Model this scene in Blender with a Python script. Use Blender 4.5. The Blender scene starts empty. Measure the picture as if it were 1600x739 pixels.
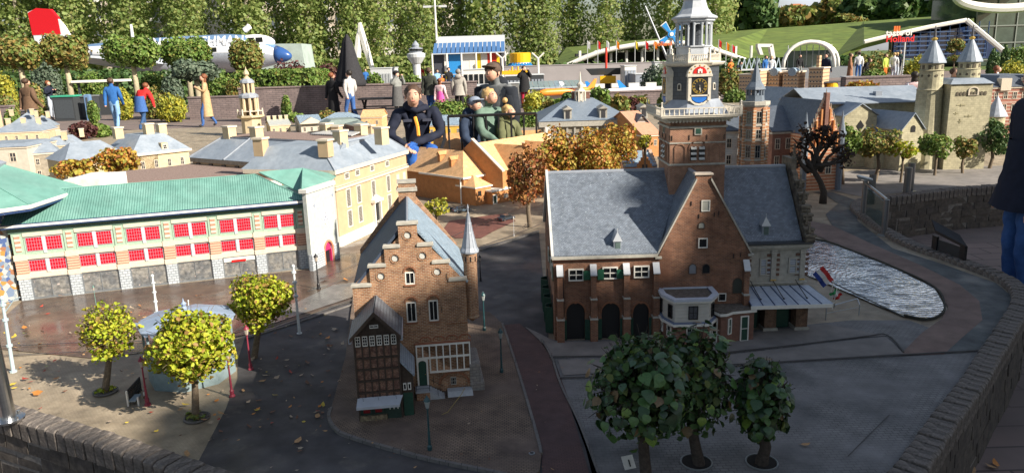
import bpy, bmesh, math, random
from mathutils import Vector, Matrix
from mathutils.geometry import tessellate_polygon
import numpy as np
random.seed(7)
scene=bpy.context.scene
COL=scene.collection
# ---------------------------------------------------------------- camera, sky, sun, exposure
FPX=1165.0; CH=1.85; HY=95.0; SL=-0.030
roll=math.atan(SL); pitch=math.atan((369.5-HY)*math.cos(roll)/FPX)
cam=bpy.data.cameras.new('camera'); camo=bpy.data.objects.new('camera',cam); COL.objects.link(camo)
cam.sensor_width=36; cam.lens=36*FPX/1600; cam.clip_end=2000; cam.clip_start=.05
camo.matrix_world=Matrix.Translation((0,0,CH))@Matrix.Rotation(math.pi/2-pitch,4,'X')@Matrix.Rotation(roll,4,'Z')
scene.camera=camo
SUN=Vector((.727,-.454,.515)).normalized()
sun_el=math.asin(SUN.z); sun_rot=math.atan2(SUN.x,SUN.y)
w=bpy.data.worlds.new("World"); scene.world=w; w.use_nodes=True
nt=w.node_tree; nt.nodes.clear()
sky=nt.nodes.new('ShaderNodeTexSky'); sky.sky_type='NISHITA'; sky.sun_disc=False
sky.sun_elevation=sun_el; sky.sun_rotation=sun_rot; sky.air_density=1.2; sky.dust_density=1.2; sky.ozone_density=1.5
tcw=nt.nodes.new('ShaderNodeTexCoord'); mpw=nt.nodes.new('ShaderNodeMapping'); mpw.inputs['Scale'].default_value=(1,1,3.2)
nzw=nt.nodes.new('ShaderNodeTexNoise'); nzw.inputs['Scale'].default_value=3.2; nzw.inputs['Detail'].default_value=7
rpw=nt.nodes.new('ShaderNodeValToRGB'); rpw.color_ramp.elements[0].position=.50; rpw.color_ramp.elements[1].position=.66
mxw=nt.nodes.new('ShaderNodeMixRGB'); mxw.inputs[2].default_value=(8.5,8.9,9.6,1)
bg=nt.nodes.new('ShaderNodeBackground'); bg.inputs[1].default_value=.052
ow=nt.nodes.new('ShaderNodeOutputWorld')
nt.links.new(tcw.outputs['Generated'],mpw.inputs[0]); nt.links.new(mpw.outputs[0],nzw.inputs['Vector']); nt.links.new(nzw.outputs['Fac'],rpw.inputs[0])
nt.links.new(rpw.outputs[0],mxw.inputs[0]); nt.links.new(sky.outputs[0],mxw.inputs[1])
nt.links.new(mxw.outputs[0],bg.inputs[0]); nt.links.new(bg.outputs[0],ow.inputs[0])
sl=bpy.data.lights.new('sun','SUN'); sl.energy=5.0; sl.angle=math.radians(.53); sl.color=(1,.91,.78)
so=bpy.data.objects.new('sun',sl); COL.objects.link(so); so.rotation_euler=SUN.to_track_quat('Z','Y').to_euler(); so.location=(10,-10,20)
vs=scene.view_settings; vs.view_transform='Standard'; vs.look='None'; vs.exposure=.90; vs.gamma=1; vs.use_curve_mapping=False
scene.render.engine='CYCLES'
# ---------------------------------------------------------------- surveying helpers: where on the ground a sight line lands
cp_,sp_=math.cos(pitch),math.sin(pitch); cr_,sr_=math.cos(roll),math.sin(roll)
def ray(u,v):
    x=u-800; y=369.5-v
    a=x*cr_-y*sr_; b=x*sr_+y*cr_
    return (a, FPX*cp_+b*sp_, -FPX*sp_+b*cp_)
G=.4   # level of the miniature town's ground
def P(u,v,z=G):
    r=ray(u,v); t=(z-CH)/r[2]; return Vector((r[0]*t,r[1]*t,z))
def D(u,v,y):
    r=ray(u,v); t=y/r[1]; return Vector((r[0]*t,y,CH+r[2]*t))
def ppm(y): return FPX*1.03/y      # photo pixels per metre at distance y
# ---------------------------------------------------------------- materials
MATS={}
def mat(name,c=(.5,.5,.5),r=.8,var=.18,vs=6,c2=None,amt=.5,brick=None,bump=0,bs=60,metal=0,spec=.4,wave=None,coord='UV',isl=None,trans=0,emit=0,wet=None,dirt=0,stripe=None,alpha=1,patch=None):
    if name in MATS: return MATS[name]
    m=bpy.data.materials.new(name); m.use_nodes=True; MATS[name]=m
    nt=m.node_tree; N=nt.nodes; L=nt.links; b=N['Principled BSDF']
    b.inputs['Roughness'].default_value=r; b.inputs['Metallic'].default_value=metal; b.inputs['Specular IOR Level'].default_value=spec
    tc=N.new('ShaderNodeTexCoord'); co=tc.outputs[coord]
    def noise(s,d=3,c=co):
        n=N.new('ShaderNodeTexNoise'); n.inputs['Scale'].default_value=s; n.inputs['Detail'].default_value=d; n.inputs['Roughness'].default_value=.6
        L.new(c,n.inputs['Vector']); return n.outputs['Fac']
    def ramp(f,a,bb):
        q=N.new('ShaderNodeMapRange'); q.inputs['From Min'].default_value=a; q.inputs['From Max'].default_value=bb; L.new(f,q.inputs[0]); return q.outputs[0]
    def mix(f,a,bb,mode='MIX'):
        q=N.new('ShaderNodeMixRGB'); q.blend_type=mode
        if isinstance(f,(int,float)): q.inputs[0].default_value=f
        else: L.new(f,q.inputs[0])
        for i,s in ((1,a),(2,bb)):
            if isinstance(s,tuple): q.inputs[i].default_value=(*s[:3],1)
            else: L.new(s,q.inputs[i])
        return q.outputs[0]
    col=tuple(c); hgt=None
    if isl:
        g=N.new('ShaderNodeNewGeometry'); cr=N.new('ShaderNodeValToRGB'); e=cr.color_ramp.elements
        while len(e)<len(isl): e.new(.5)
        for i,cc in enumerate(isl): e[i].position=i/(len(isl)-1); e[i].color=(*cc,1)
        L.new(g.outputs['Random Per Island'],cr.inputs[0]); col=cr.outputs[0]
    elif brick:
        bw,bh,mo,cb,cm=brick[:5]
        t=N.new('ShaderNodeTexBrick'); t.inputs['Scale'].default_value=1; t.inputs['Brick Width'].default_value=bw; t.inputs['Row Height'].default_value=bh
        t.inputs['Mortar Size'].default_value=mo; t.inputs['Mortar Smooth'].default_value=.3; t.inputs['Bias'].default_value=brick[5] if len(brick)>5 else 0
        t.inputs['Color1'].default_value=(*c,1); t.inputs['Color2'].default_value=(*cb,1); t.inputs['Mortar'].default_value=(*cm,1)
        L.new(co,t.inputs['Vector']); col=t.outputs['Color']; hgt=t.outputs['Fac']
    if c2: col=mix(ramp(noise(vs),.42,.62),col,tuple(c2)) if amt>=.5 else mix(mix(amt,(0,0,0),ramp(noise(vs),.42,.62)),col,tuple(c2))
    if patch: # (scale, lo, hi, colour)
        col=mix(ramp(noise(patch[0],5),patch[1],patch[2]),col,tuple(patch[3]))
    if stripe: # (period, colour, width) bands along V
        sx=N.new('ShaderNodeSeparateXYZ'); L.new(co,sx.inputs[0])
        mm=N.new('ShaderNodeMath'); mm.operation='MULTIPLY'; mm.inputs[1].default_value=1/stripe[0]; L.new(sx.outputs[stripe[3]],mm.inputs[0])
        fr=N.new('ShaderNodeMath'); fr.operation='FRACT'; L.new(mm.outputs[0],fr.inputs[0])
        lt=N.new('ShaderNodeMath'); lt.operation='LESS_THAN'; lt.inputs[1].default_value=stripe[2]; L.new(fr.outputs[0],lt.inputs[0])
        col=mix(lt.outputs[0],col,tuple(stripe[1])); hgt=lt.outputs[0]
    if var:
        f=noise(vs*3.1,5); lo=(1-var,)*3; hi=(1+var,)*3
        v=mix(ramp(f,.3,.7),lo,hi); col=mix(1.0,col,v,'MULTIPLY')
    if dirt:
        f=ramp(noise(2.2,6),.45,.75); v=mix(f,(1,1,1),(1-dirt,)*3); col=mix(1.0,col,v,'MULTIPLY')
    if isinstance(col,tuple): b.inputs['Base Color'].default_value=(*col,1)
    else: L.new(col,b.inputs['Base Color'])
    if bump:
        bn=N.new('ShaderNodeBump'); bn.inputs['Strength'].default_value=bump; bn.inputs['Distance'].default_value=.002 if not brick else .0015
        h=noise(bs,4)
        if hgt:
            q=N.new('ShaderNodeMath'); q.operation='SUBTRACT'; L.new(h,q.inputs[0]); L.new(hgt,q.inputs[1]); h=q.outputs[0]
        L.new(h,bn.inputs['Height']); L.new(bn.outputs[0],b.inputs['Normal'])
    if wet: # (scale, lo, hi, rough)
        f=ramp(noise(wet[0],3),wet[1],wet[2]); q=N.new('ShaderNodeMapRange'); q.inputs['To Min'].default_value=r; q.inputs['To Max'].default_value=wet[3]
        L.new(f,q.inputs[0]); L.new(q.outputs[0],b.inputs['Roughness'])
    if trans: b.inputs['Transmission Weight'].default_value=trans
    if alpha<1: b.inputs['Alpha'].default_value=alpha
    if emit: b.inputs['Emission Strength'].default_value=emit; b.inputs['Emission Color'].default_value=(*c,1)
    return m
def leafmat(name,cols,rough=.55,tl=.25):
    m=mat(name,isl=cols,r=rough,var=0,spec=.35)
    nt=m.node_tree; b=nt.nodes['Principled BSDF']; out=nt.nodes['Material Output']
    t=nt.nodes.new('ShaderNodeBsdfTranslucent'); mx=nt.nodes.new('ShaderNodeMixShader'); mx.inputs[0].default_value=tl
    src=b.inputs['Base Color'].links[0].from_socket; nt.links.new(src,t.inputs[0])
    nt.links.new(b.outputs[0],mx.inputs[1]); nt.links.new(t.outputs[0],mx.inputs[2]); nt.links.new(mx.outputs[0],out.inputs[0]); return m
# ---------------------------------------------------------------- mesh builder
class MB:
    def __init__(s): s.v=[]; s.f=[]; s.m=[]; s.k=0; s.T=None; s.smooth=False; s.sm=[]
    def add(s,vs,fs):
        o=len(s.v)
        if s.T is not None: vs=[tuple(s.T@Vector(p)) for p in vs]
        s.v+= [tuple(p) for p in vs]; s.f+=[tuple(i+o for i in f) for f in fs]; s.m+=[s.k]*len(fs); s.sm+=[s.smooth]*len(fs); return s
    def box(s,x0,x1,y0,y1,z0,z1):
        if x0>x1:x0,x1=x1,x0
        if y0>y1:y0,y1=y1,y0
        if z0>z1:z0,z1=z1,z0
        return s.add([(x0,y0,z0),(x1,y0,z0),(x1,y1,z0),(x0,y1,z0),(x0,y0,z1),(x1,y0,z1),(x1,y1,z1),(x0,y1,z1)],
          [(0,3,2,1),(4,5,6,7),(0,1,5,4),(1,2,6,5),(2,3,7,6),(3,0,4,7)])
    def bbox(s,x0,x1,y0,y1,z0,z1,b=.003):
        "box with chamfered top edges"
        return s.add([(x0,y0,z0),(x1,y0,z0),(x1,y1,z0),(x0,y1,z0),(x0,y0,z1-b),(x1,y0,z1-b),(x1,y1,z1-b),(x0,y1,z1-b),(x0+b,y0+b,z1),(x1-b,y0+b,z1),(x1-b,y1-b,z1),(x0+b,y1-b,z1)],
          [(0,3,2,1),(8,9,10,11),(0,1,5,4),(1,2,6,5),(2,3,7,6),(3,0,4,7),(4,5,9,8),(5,6,10,9),(6,7,11,10),(7,4,8,11)])
    def hexa(s,b,t):
        "8-point solid from bottom quad b and top quad t (both ccw from above)"
        return s.add(list(b)+list(t),[(0,3,2,1),(4,5,6,7),(0,1,5,4),(1,2,6,5),(2,3,7,6),(3,0,4,7)])
    def frus(s,x0,x1,y0,y1,z0,X0,X1,Y0,Y1,z1):
        return s.hexa([(x0,y0,z0),(x1,y0,z0),(x1,y1,z0),(x0,y1,z0)],[(X0,Y0,z1),(X1,Y0,z1),(X1,Y1,z1),(X0,Y1,z1)])
    def ext(s,poly,vec):
        "extrude planar 3d polygon by vec (closed)"
        n=len(poly); V=[Vector(p) for p in poly]; w=Vector(vec); vs=V+[p+w for p in V]
        nor=Vector((0,0,0))
        for i in range(n): nor+=V[i].cross(V[(i+1)%n])
        fl= nor.dot(w)>0
        tris=tessellate_polygon([V]); fs=[]
        for t in tris:
            a,b,c=t; tn=(V[b]-V[a]).cross(V[c]-V[a]); same=tn.dot(nor)>0
            if same==fl: t=(a,c,b)
            fs.append(tuple(t)); fs.append(tuple(i+n for i in reversed(t)))
        for i in range(n):
            j=(i+1)%n; fs.append((i,j,j+n,i+n) if fl else (j,i,i+n,j+n))
        return s.add(vs,fs)
    def xz(s,poly,y0,y1): return s.ext([(x,y0,z) for x,z in poly],(0,y1-y0,0))
    def yz(s,poly,x0,x1): return s.ext([(x0,y,z) for y,z in poly],(x1-x0,0,0))
    def xy(s,poly,z0,z1): return s.ext([(x,y,z0) for x,y in poly],(0,0,z1-z0))
    def holed(s,outer,holes,y,t):
        "wall slab front at y, openings cut through to y+t, outline and reveals"
        loops=[[Vector((x,z,0)) for x,z in l] for l in [outer]+holes]
        flat=[p for l in loops for p in l]; n=len(flat)
        tris=tessellate_polygon(loops); vs=[(p.x,y,p.y) for p in flat]+[(p.x,y+t,p.y) for p in flat]; fs=[]
        for a,b,c in tris:
            cr=(flat[b]-flat[a]).cross(flat[c]-flat[a]).z
            fs.append((a,b,c) if cr>0 else (a,c,b))
        o=0
        for k,l in enumerate(loops):
            m=len(l); ar=sum(l[i].x*l[(i+1)%m].y-l[(i+1)%m].x*l[i].y for i in range(m))
            for i in range(m):
                j=(i+1)%m; q=(o+i,o+i+n,o+j+n,o+j); 
                if (ar<0)!=(k>0): q=q[::-1]
                # outer ccw: outward normals ; holes: inward
                fs.append(q)
            o+=m
        return s.add(vs,fs)
    def cyl(s,p0,p1,r0,r1=None,n=10,caps=True):
        r1=r0 if r1 is None else r1; p0=Vector(p0); p1=Vector(p1); d=(p1-p0).normalized()
        a=d.orthogonal().normalized() if abs(d.z)<.999 else Vector((1,0,0)); b=d.cross(a)
        vs=[]
        for p,r in ((p0,r0),(p1,r1)):
            for i in range(n): t=2*math.pi*i/n; vs.append(p+a*(r*math.cos(t))+b*(r*math.sin(t)))
        fs=[(i,(i+1)%n,n+(i+1)%n,n+i) for i in range(n)]
        if caps: fs+=[tuple(range(n-1,-1,-1)),tuple(range(n,2*n))]
        return s.add(vs,fs)
    def lathe(s,prof,c=(0,0,0),n=12,rot=0):
        vs=[];fs=[]
        for r,z in prof:
            for i in range(n): t=2*math.pi*(i+rot)/n; vs.append((c[0]+r*math.cos(t),c[1]+r*math.sin(t),c[2]+z))
        for k in range(len(prof)-1):
            for i in range(n): j=(i+1)%n; fs.append((k*n+i,k*n+j,(k+1)*n+j,(k+1)*n+i))
        fs.append(tuple(range(n-1,-1,-1))); fs.append(tuple(range((len(prof)-1)*n,len(prof)*n)))
        return s.add(vs,fs)
    def tube(s,pts,r,n=6):
        for i in range(len(pts)-1):
            ra=r[i] if isinstance(r,(list,tuple)) else r; rb=r[i+1] if isinstance(r,(list,tuple)) else r
            s.cyl(pts[i],pts[i+1],ra,rb,n)
        return s
    def pathtube(s,pts,rs,n=8):
        "one continuous tapered tube"
        pts=[Vector(p) for p in pts]; vs=[];fs=[]; a=None
        for i,p in enumerate(pts):
            d=(pts[min(i+1,len(pts)-1)]-pts[max(i-1,0)]).normalized()
            if a is None: a=d.orthogonal().normalized()
            a=(a-d*a.dot(d)).normalized(); b=d.cross(a)
            for k in range(n): t=2*math.pi*k/n; vs.append(p+(a*math.cos(t)+b*math.sin(t))*rs[i])
        for i in range(len(pts)-1):
            for k in range(n): j=(k+1)%n; fs.append((i*n+k,i*n+j,(i+1)*n+j,(i+1)*n+k))
        fs.append(tuple(range(n-1,-1,-1))); fs.append(tuple(range((len(pts)-1)*n,len(pts)*n)))
        return s.add(vs,fs)
    def ell(s,c,r,n=12,m=8,rot=None):
        vs=[(0,0,1)]
        for i in range(1,m):
            a=math.pi*i/m
            for k in range(n): t=2*math.pi*k/n; vs.append((math.sin(a)*math.cos(t),math.sin(a)*math.sin(t),math.cos(a)))
        vs.append((0,0,-1)); fs=[]
        for k in range(n): fs.append((0,1+k,1+(k+1)%n))
        for i in range(m-2):
            for k in range(n): j=(k+1)%n; fs.append((1+i*n+k,1+(i+1)*n+k,1+(i+1)*n+j,1+i*n+j))
        e=len(vs)-1; o=1+(m-2)*n
        for k in range(n): fs.append((e,o+(k+1)%n,o+k))
        c=Vector(c); R=rot or Matrix.Identity(3)
        vs=[c+R@Vector((x*r[0],y*r[1],z*r[2])) for x,y,z in vs]
        return s.add(vs,fs)
    def mesh(s,name,ms,shade=False):
        me=bpy.data.meshes.new(name); me.from_pydata(s.v,[],s.f); me.validate()
        for m in (ms if isinstance(ms,(list,tuple)) else [ms]): me.materials.append(m)
        if len(me.polygons)==len(s.m):
            if any(s.m): me.polygons.foreach_set('material_index',s.m)
            if shade: me.polygons.foreach_set('use_smooth',[True]*len(s.m))
            elif any(s.sm): me.polygons.foreach_set('use_smooth',s.sm)
        uvl=me.uv_layers.new(name='uv').data
        for p in me.polygons:
            n=p.normal
            if abs(n.z)>.97: t=Vector((1,0,0)); b=Vector((0,1,0))
            else: t=Vector((-n.y,n.x,0)).normalized(); b=n.cross(t)
            for li in p.loop_indices:
                q=me.vertices[me.loops[li].vertex_index].co; uvl[li].uv=(q.dot(t),q.dot(b))
        return me
    def build(s,name,ms,parent=None,loc=None,shade=False,**k):
        return link(name,s.mesh(name,ms,shade),parent,loc,**k)
def link(name,data,parent=None,loc=None,rot=None,label=None,cat=None,group=None,kind=None):
    o=bpy.data.objects.new(name,data); COL.objects.link(o)
    if parent is not None: o.parent=parent
    if loc is not None: o.location=loc
    if rot is not None: o.rotation_euler=rot if isinstance(rot,(tuple,list)) else (0,0,rot)
    tag(o,label,cat,group,kind); return o
def tag(o,label=None,cat=None,group=None,kind=None):
    if label: o['label']=label
    if cat: o['category']=cat
    if group: o['group']=group
    if kind: o['kind']=kind
    return o
def thing(name,label,cat,loc=(0,0,0),rz=0,group=None): return link(name,None,None,loc,rz,label,cat,group)
KIDS={}
def copy_tree(o,parent=None,loc=None,rz=None,label=None,kids=None):
    c=o.copy(); COL.objects.link(c)
    if parent is not None: c.parent=parent
    if loc is not None: c.location=loc
    if rz is not None: c.rotation_euler=(0,0,rz)
    if label: c['label']=label
    for ch in o.children: copy_tree(ch,c)
    return c
class Fac:
    def __init__(s,p0,p1,z0=G):
        s.p0=Vector((p0[0],p0[1])); d=Vector((p1[0],p1[1]))-s.p0; s.L=d.length; s.ax=d/s.L; s.ay=Vector((-s.ax.y,s.ax.x)); s.z0=z0; s.rz=math.atan2(s.ax.y,s.ax.x)
        s.loc=(p0[0],p0[1],z0)
    def l(s,u,v,y=0):
        r=ray(u,v); q=s.p0+s.ay*y; n=s.ay; t=q.dot(n)/(r[0]*n.x+r[1]*n.y)
        w=Vector((r[0]*t,r[1]*t))-q; return (w.dot(s.ax),CH+r[2]*t-s.z0)
    def W(s,x,y,z): q=s.p0+s.ax*x+s.ay*y; return Vector((q.x,q.y,z+s.z0))
# ---------------------------------------------------------------- window factory (frames, glazing bars and panes; mesh data shared by size)
WC={}
def window(par,x,z,w,h,y=0,nx=2,nz=2,fw=.006,dep=.006,fm=None,gm=None,each=False,arch=False,sill=None,rot=None,bar=None,name='window',pname='pane',label=None):
    "x,z = lower left corner in the parent's facade plane, y = face of the frame"
    fm=fm or WHITE; gm=gm or GLASS; bar=bar or fw*.5
    key=(round(w,4),round(h,4),nx,nz,fw,dep,fm.name,arch,bar)
    if key not in WC:
        m=MB()
        if arch:
            n=8; out=[(0,0),(w,0)]+[(w/2+w/2*math.cos(math.pi*i/n),h-w/2+w/2*math.sin(math.pi*i/n)) for i in range(n+1)]
            inn=[(fw,fw),(w-fw,fw)]+[(w/2+(w/2-fw)*math.cos(math.pi*i/n),h-w/2+(w/2-fw)*math.sin(math.pi*i/n)) for i in range(n+1)]
            m.holed(out,[inn],0,dep)
        else:
            m.box(0,w,0,dep,0,fw); m.box(0,w,0,dep,h-fw,h); m.box(0,fw,0,dep,fw,h-fw); m.box(w-fw,w,0,dep,fw,h-fw)
        for i in range(1,nx): c=w*i/nx; m.box(c-bar/2,c+bar/2,.001,dep,fw,h-fw)
        for i in range(1,nz): c=h*i/nz; m.box(fw,w-fw,.0015,dep-.0005,c-bar/2,c+bar/2)
        fme=m.mesh('window_frame',fm)
        if each: pw=(w-2*fw)/nx; ph=(h-2*fw)/nz
        else: pw=w-2*fw; ph=h-2*fw
        g=MB()
        if arch and not each: 
            n=8; g.xz([(fw,fw),(w-fw,fw)]+[(w/2+(w/2-fw)*math.cos(math.pi*i/n),h-w/2+(w/2-fw)*math.sin(math.pi*i/n)) for i in range(n+1)],dep*.6,dep-.0007)
        else: g.box(fw,fw+pw,dep*.6,dep-.0007,fw,fw+ph)
        WC[key]=(fme,{},g,pw,ph)
    fme,pm,g,pw,ph=WC[key]
    if gm.name not in pm: pm[gm.name]=g.mesh('pane',gm)
    o=link(name,fme,par,(x,y,z),rot,label=label)
    if each:
        for i in range(nx):
            for j in range(nz): link(pname,pm[gm.name],o,(i*pw,0,j*ph))
    else: link(pname,pm[gm.name],o)
    return o
def arch_pts(x0,x1,z0,zs,zt,n=8):
    "opening outline: springing at zs, crown at zt"
    c=(x0+x1)/2; r=(x1-x0)/2; return [(x0,z0),(x1,z0)]+[(c+r*math.cos(math.pi*i/n),zs+(zt-zs)*math.sin(math.pi*i/n)) for i in range(n+1)]
def rect(x0,x1,z0,z1): return [(x0,z0),(x1,z0),(x1,z1),(x0,z1)]
# ---------------------------------------------------------------- leaves by the thousand
def leafcloud(n,fn,size,mt,name,parent,shape='leaf',kind='stuff',flat=0,sizevar=.4,out=None,seed=1,cup=.25):
    "n small folded leaves; fn(rng,n)->(n,3) positions and (n,3) outward directions"
    rg=np.random.default_rng(seed); pos,dr=fn(rg,n); n=len(pos)
    nrm=dr+rg.normal(0,.55,(n,3)); nrm/=np.linalg.norm(nrm,axis=1)[:,None]+1e-9
    t=np.cross(nrm,rg.normal(0,1,(n,3))); t/=np.linalg.norm(t,axis=1)[:,None]+1e-9
    b=np.cross(nrm,t); sz=size*(1+sizevar*rg.uniform(-1,1,n))[:,None]
    if shape=='leaf': loc=[(-.5,0,0),(-.15,.42,cup),(.3,.34,cup),(.62,0,0),(.3,-.34,cup),(-.15,-.42,cup)]; fc=[(0,3,2,1),(0,5,4,3)]
    elif shape=='blade': loc=[(-.6,0,0),(0,.16,0),(.7,0,0),(0,-.16,0)]; fc=[(0,3,2,1)]
    else: loc=[(-.5,-.35,0),(.35,-.5,.1),(.5,.4,0),(-.3,.5,.1)]; fc=[(0,1,2,3)]
    k=len(loc); V=np.empty((n,k,3))
    for i,(a,c,d) in enumerate(loc): V[:,i]=pos+sz*(a*t+c*b+d*nrm)
    V=V.reshape(-1,3); nf=len(fc); fa=np.array(fc); idx=(np.arange(n)[:,None,None]*k+fa[None]).reshape(-1)
    me=bpy.data.meshes.new(name); me.vertices.add(len(V)); me.vertices.foreach_set('co',V.astype('f4').ravel())
    me.loops.add(len(idx)); me.loops.foreach_set('vertex_index',idx.astype('i4'))
    me.polygons.add(n*nf); me.polygons.foreach_set('loop_start',(np.arange(n*nf)*4).astype('i4')); me.polygons.foreach_set('loop_total',np.full(n*nf,4,'i4'))
    me.update(); me.materials.append(mt)
    return link(name,me,parent,kind=kind)
def blobs(bl,thick=.35):
    "positions in the outer shells of a set of ellipsoids [(c,r)...]"
    def fn(rg,n):
        w=np.array([r[0]*r[1]+r[0]*r[2]+r[1]*r[2] for c,r in bl]); w/=w.sum(); k=rg.choice(len(bl),n,p=w)
        C=np.array([c for c,r in bl])[k]; R=np.array([r for c,r in bl])[k]
        d=rg.normal(0,1,(n,3)); d/=np.linalg.norm(d,axis=1)[:,None]
        q=1-thick*rg.uniform(0,1,n)**1.5; q*=1+.10*rg.normal(0,1,n)
        return C+d*R*q[:,None], d/R*R.mean(axis=1)[:,None]
    return fn
def boxfn(x0,x1,y0,y1,z0,z1,th=.05):
    def fn(rg,n):
        p=np.stack([rg.uniform(x0,x1,n),rg.uniform(y0,y1,n),rg.uniform(z0,z1,n)],1); d=np.zeros((n,3))
        a=[(y1-y0)*(z1-z0)]*2+[(x1-x0)*(z1-z0)]*2+[(x1-x0)*(y1-y0)]*2; a=np.array(a); k=rg.choice(6,n,p=a/a.sum())
        for i in range(6):
            m=k==i; ax=i//2; s=i%2; p[m,ax]=[(x0,x1),(y0,y1),(z0,z1)][ax][s]+rg.normal(0,th,m.sum()); d[m,ax]=1 if s else -1
        return p,d+.001
    return fn
def pb(par,name,m,*bx,bev=None):
    "one object for each box"
    o=None
    for q in bx:
        b=MB(); (b.bbox(*q,bev) if bev else b.box(*q)); o=b.build(name,m,par)
    return o
# ---------------------------------------------------------------- shared materials
WHITE=mat('white_paint',(.74,.72,.66),r=.5,var=.08,vs=20)
CREAM=mat('cream_trim',(.62,.54,.43),r=.6,var=.1,vs=18)
GLASS=mat('dark_glass',(.012,.014,.016),r=.12,var=0,spec=.6)
BLINDS=mat('pale_blinds',(.42,.45,.5),r=.5,var=.1,stripe=(.012,(.25,.27,.3),.35,1))
REDBR=mat('warm_brick',(.36,.175,.085),r=.85,brick=(.019,.007,.0013,(.22,.09,.045),(.40,.31,.22)),var=.3,vs=9,bump=.5,dirt=.25,patch=(30,.55,.75,(.45,.27,.15)))
WAAGBR=mat('brown_brick',(.27,.115,.06),r=.85,brick=(.018,.0068,.0012,(.15,.06,.036),(.26,.18,.13)),var=.3,vs=5,bump=.5,dirt=.35,patch=(4,.5,.72,(.17,.075,.045)))
STONE=mat('grey_sandstone',(.40,.38,.33),r=.8,var=.2,vs=12,bump=.3,dirt=.25)
SLATE=mat('slate_scales',(.14,.168,.212),r=.42,brick=(.014,.008,.0011,(.21,.245,.295),(.09,.105,.125)),var=.25,vs=8,bump=.8,spec=.6,patch=(120,.64,.66,(.50,.53,.57)))
SLATEB=mat('blue_slate',(.27,.37,.46),r=.5,brick=(.012,.007,.0012,(.37,.47,.56),(.12,.17,.23)),var=.2,vs=8,bump=.8,spec=.5)
LEAD=mat('lead_sheet',(.30,.33,.38),r=.38,var=.14,vs=9,spec=.6,dirt=.2)
GREYROOF=mat('smooth_grey_roof',(.25,.295,.35),r=.45,var=.12,vs=7,c2=(.30,.345,.40),spec=.5,dirt=.2)
WOODDK=mat('dark_timber',(.055,.038,.028),r=.7,var=.3,vs=30,bump=.4)
GREEN=mat('dark_green_paint',(.02,.065,.045),r=.45,var=.15,vs=20)
BLACK=mat('black_paint',(.015,.015,.017),r=.45,var=.1)
STEEL=mat('brushed_steel',(.55,.56,.57),r=.28,metal=1,var=.08,vs=30)
DKSTEEL=mat('dull_steel',(.22,.23,.25),r=.35,metal=.9,var=.08,vs=30)
BARK=mat('grey_bark',(.15,.115,.08),r=.9,var=.4,vs=30,bump=.9,bs=120,coord='Object')
BARKDK=mat('dark_bark',(.055,.043,.035),r=.9,var=.4,vs=30,bump=.9,bs=120,coord='Object')
GRAVEL=mat('gravel_roof',(.22,.155,.13),r=.95,c2=(.30,.22,.19),vs=60,var=.3,bump=.8,bs=300)
GOLD=mat('gilding',(.75,.5,.12),r=.35,metal=.7,var=.1)
# ---------------------------------------------------------------- ground sheets
def sheet(name,pts,z,m,th=None,px=True,label=None):
    b=MB(); q=[P(u,v,z) for u,v in pts] if px else [Vector((x,y,z)) for x,y in pts]
    tr=tessellate_polygon([q]); fs=[]
    for a,c,d in tr:
        if (q[c]-q[a]).cross(q[d]-q[a]).z<0: c,d=d,c
        fs.append((a,c,d))
    b.add(q,fs)
    return b.build(name,m,kind='structure',label=label)
def catmull(p,n=8):
    out=[];p=[Vector(a) for a in p]
    for i in range(len(p)-1):
        a=p[max(i-1,0)];b=p[i];c=p[i+1];d=p[min(i+2,len(p)-1)]
        for k in range(n):
            t=k/n; out.append(.5*((2*b)+(c-a)*t+(2*a-5*b+4*c-d)*t*t+(3*b-a-3*c+d)*t**3))
    out.append(p[-1]); return out
ASPH=mat('visitor_paving',(.20,.155,.14),r=.9,c2=(.16,.13,.12),vs=.6,var=.15,brick=(.4,.2,.008,(.24,.18,.16),(.10,.08,.075)))
LAWN=mat('lawn_grass',(.07,.12,.025),r=.95,c2=(.10,.14,.03),vs=.3,var=.3,bump=.6,bs=30)
sheet('ground',[(-900,-200),(900,-200),(900,1500),(-900,1500)],-.05,LAWN,px=False)
sheet('visitor_pavement',[(-70,-12),(70,-12),(70,62),(-70,62)],0,ASPH,px=False)
WALLP=[(-6.2,4.9),(-4.6,4.15),(-3.4,3.62),(-1.8,2.85),(-.99,2.41),(-.3,2.02),(.3,1.80),(.75,1.86),(1.245,2.29),(1.44,2.49),(1.67,2.74),(1.945,3.03),(2.22,3.34),(2.56,3.72),(2.90,4.13),(3.05,4.5),(3.02,4.95),(2.95,5.45),(3.03,6.2),(3.2,6.9),(3.5,7.25),(3.85,7.34),(4.55,7.62),(5.1,7.74),(5.6,7.9),(8.5,8.9)]
WC_=catmull([(a,b,0) for a,b in WALLP],6)
PLAZA=mat('plaza_cobbles',(.36,.30,.22),r=.72,c2=(.30,.245,.175),vs=2.5,var=.35,brick=(.016,.010,.0008,(.32,.265,.19),(.22,.18,.13)),bump=.3,dirt=.35,wet=(1.2,.4,.6,.5))
rim=[(p.x,p.y) for p in WC_]
outl=rim+[(12,12),(14,23),(1.2,23),(1.2,10.6),(1.3,8.95),(-2.3,8.95),(-2.3,10.8),(.9,10.8),(.9,21),(-3,20),(-13,19),(-9,6)]
m=MB(); m.ext([(x,y,0.002) for x,y in outl],(0,0,G-.002)); m.build('plaza_platform',PLAZA,kind='structure')
WET=mat('wet_brick_paving',(.115,.085,.062),r=.16,c2=(.075,.052,.042),vs=5,var=.25,brick=(.03,.014,.0012,(.135,.09,.065),(.06,.045,.035)),bump=.12,spec=.6,wet=(3,.45,.6,.45))
sheet('wet_pavement',[(0,500),(35,470),(490,420),(532,386),(600,365),(585,450),(560,466),(384,522),(300,540),(150,560),(0,545)],G+.004,WET)
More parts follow.
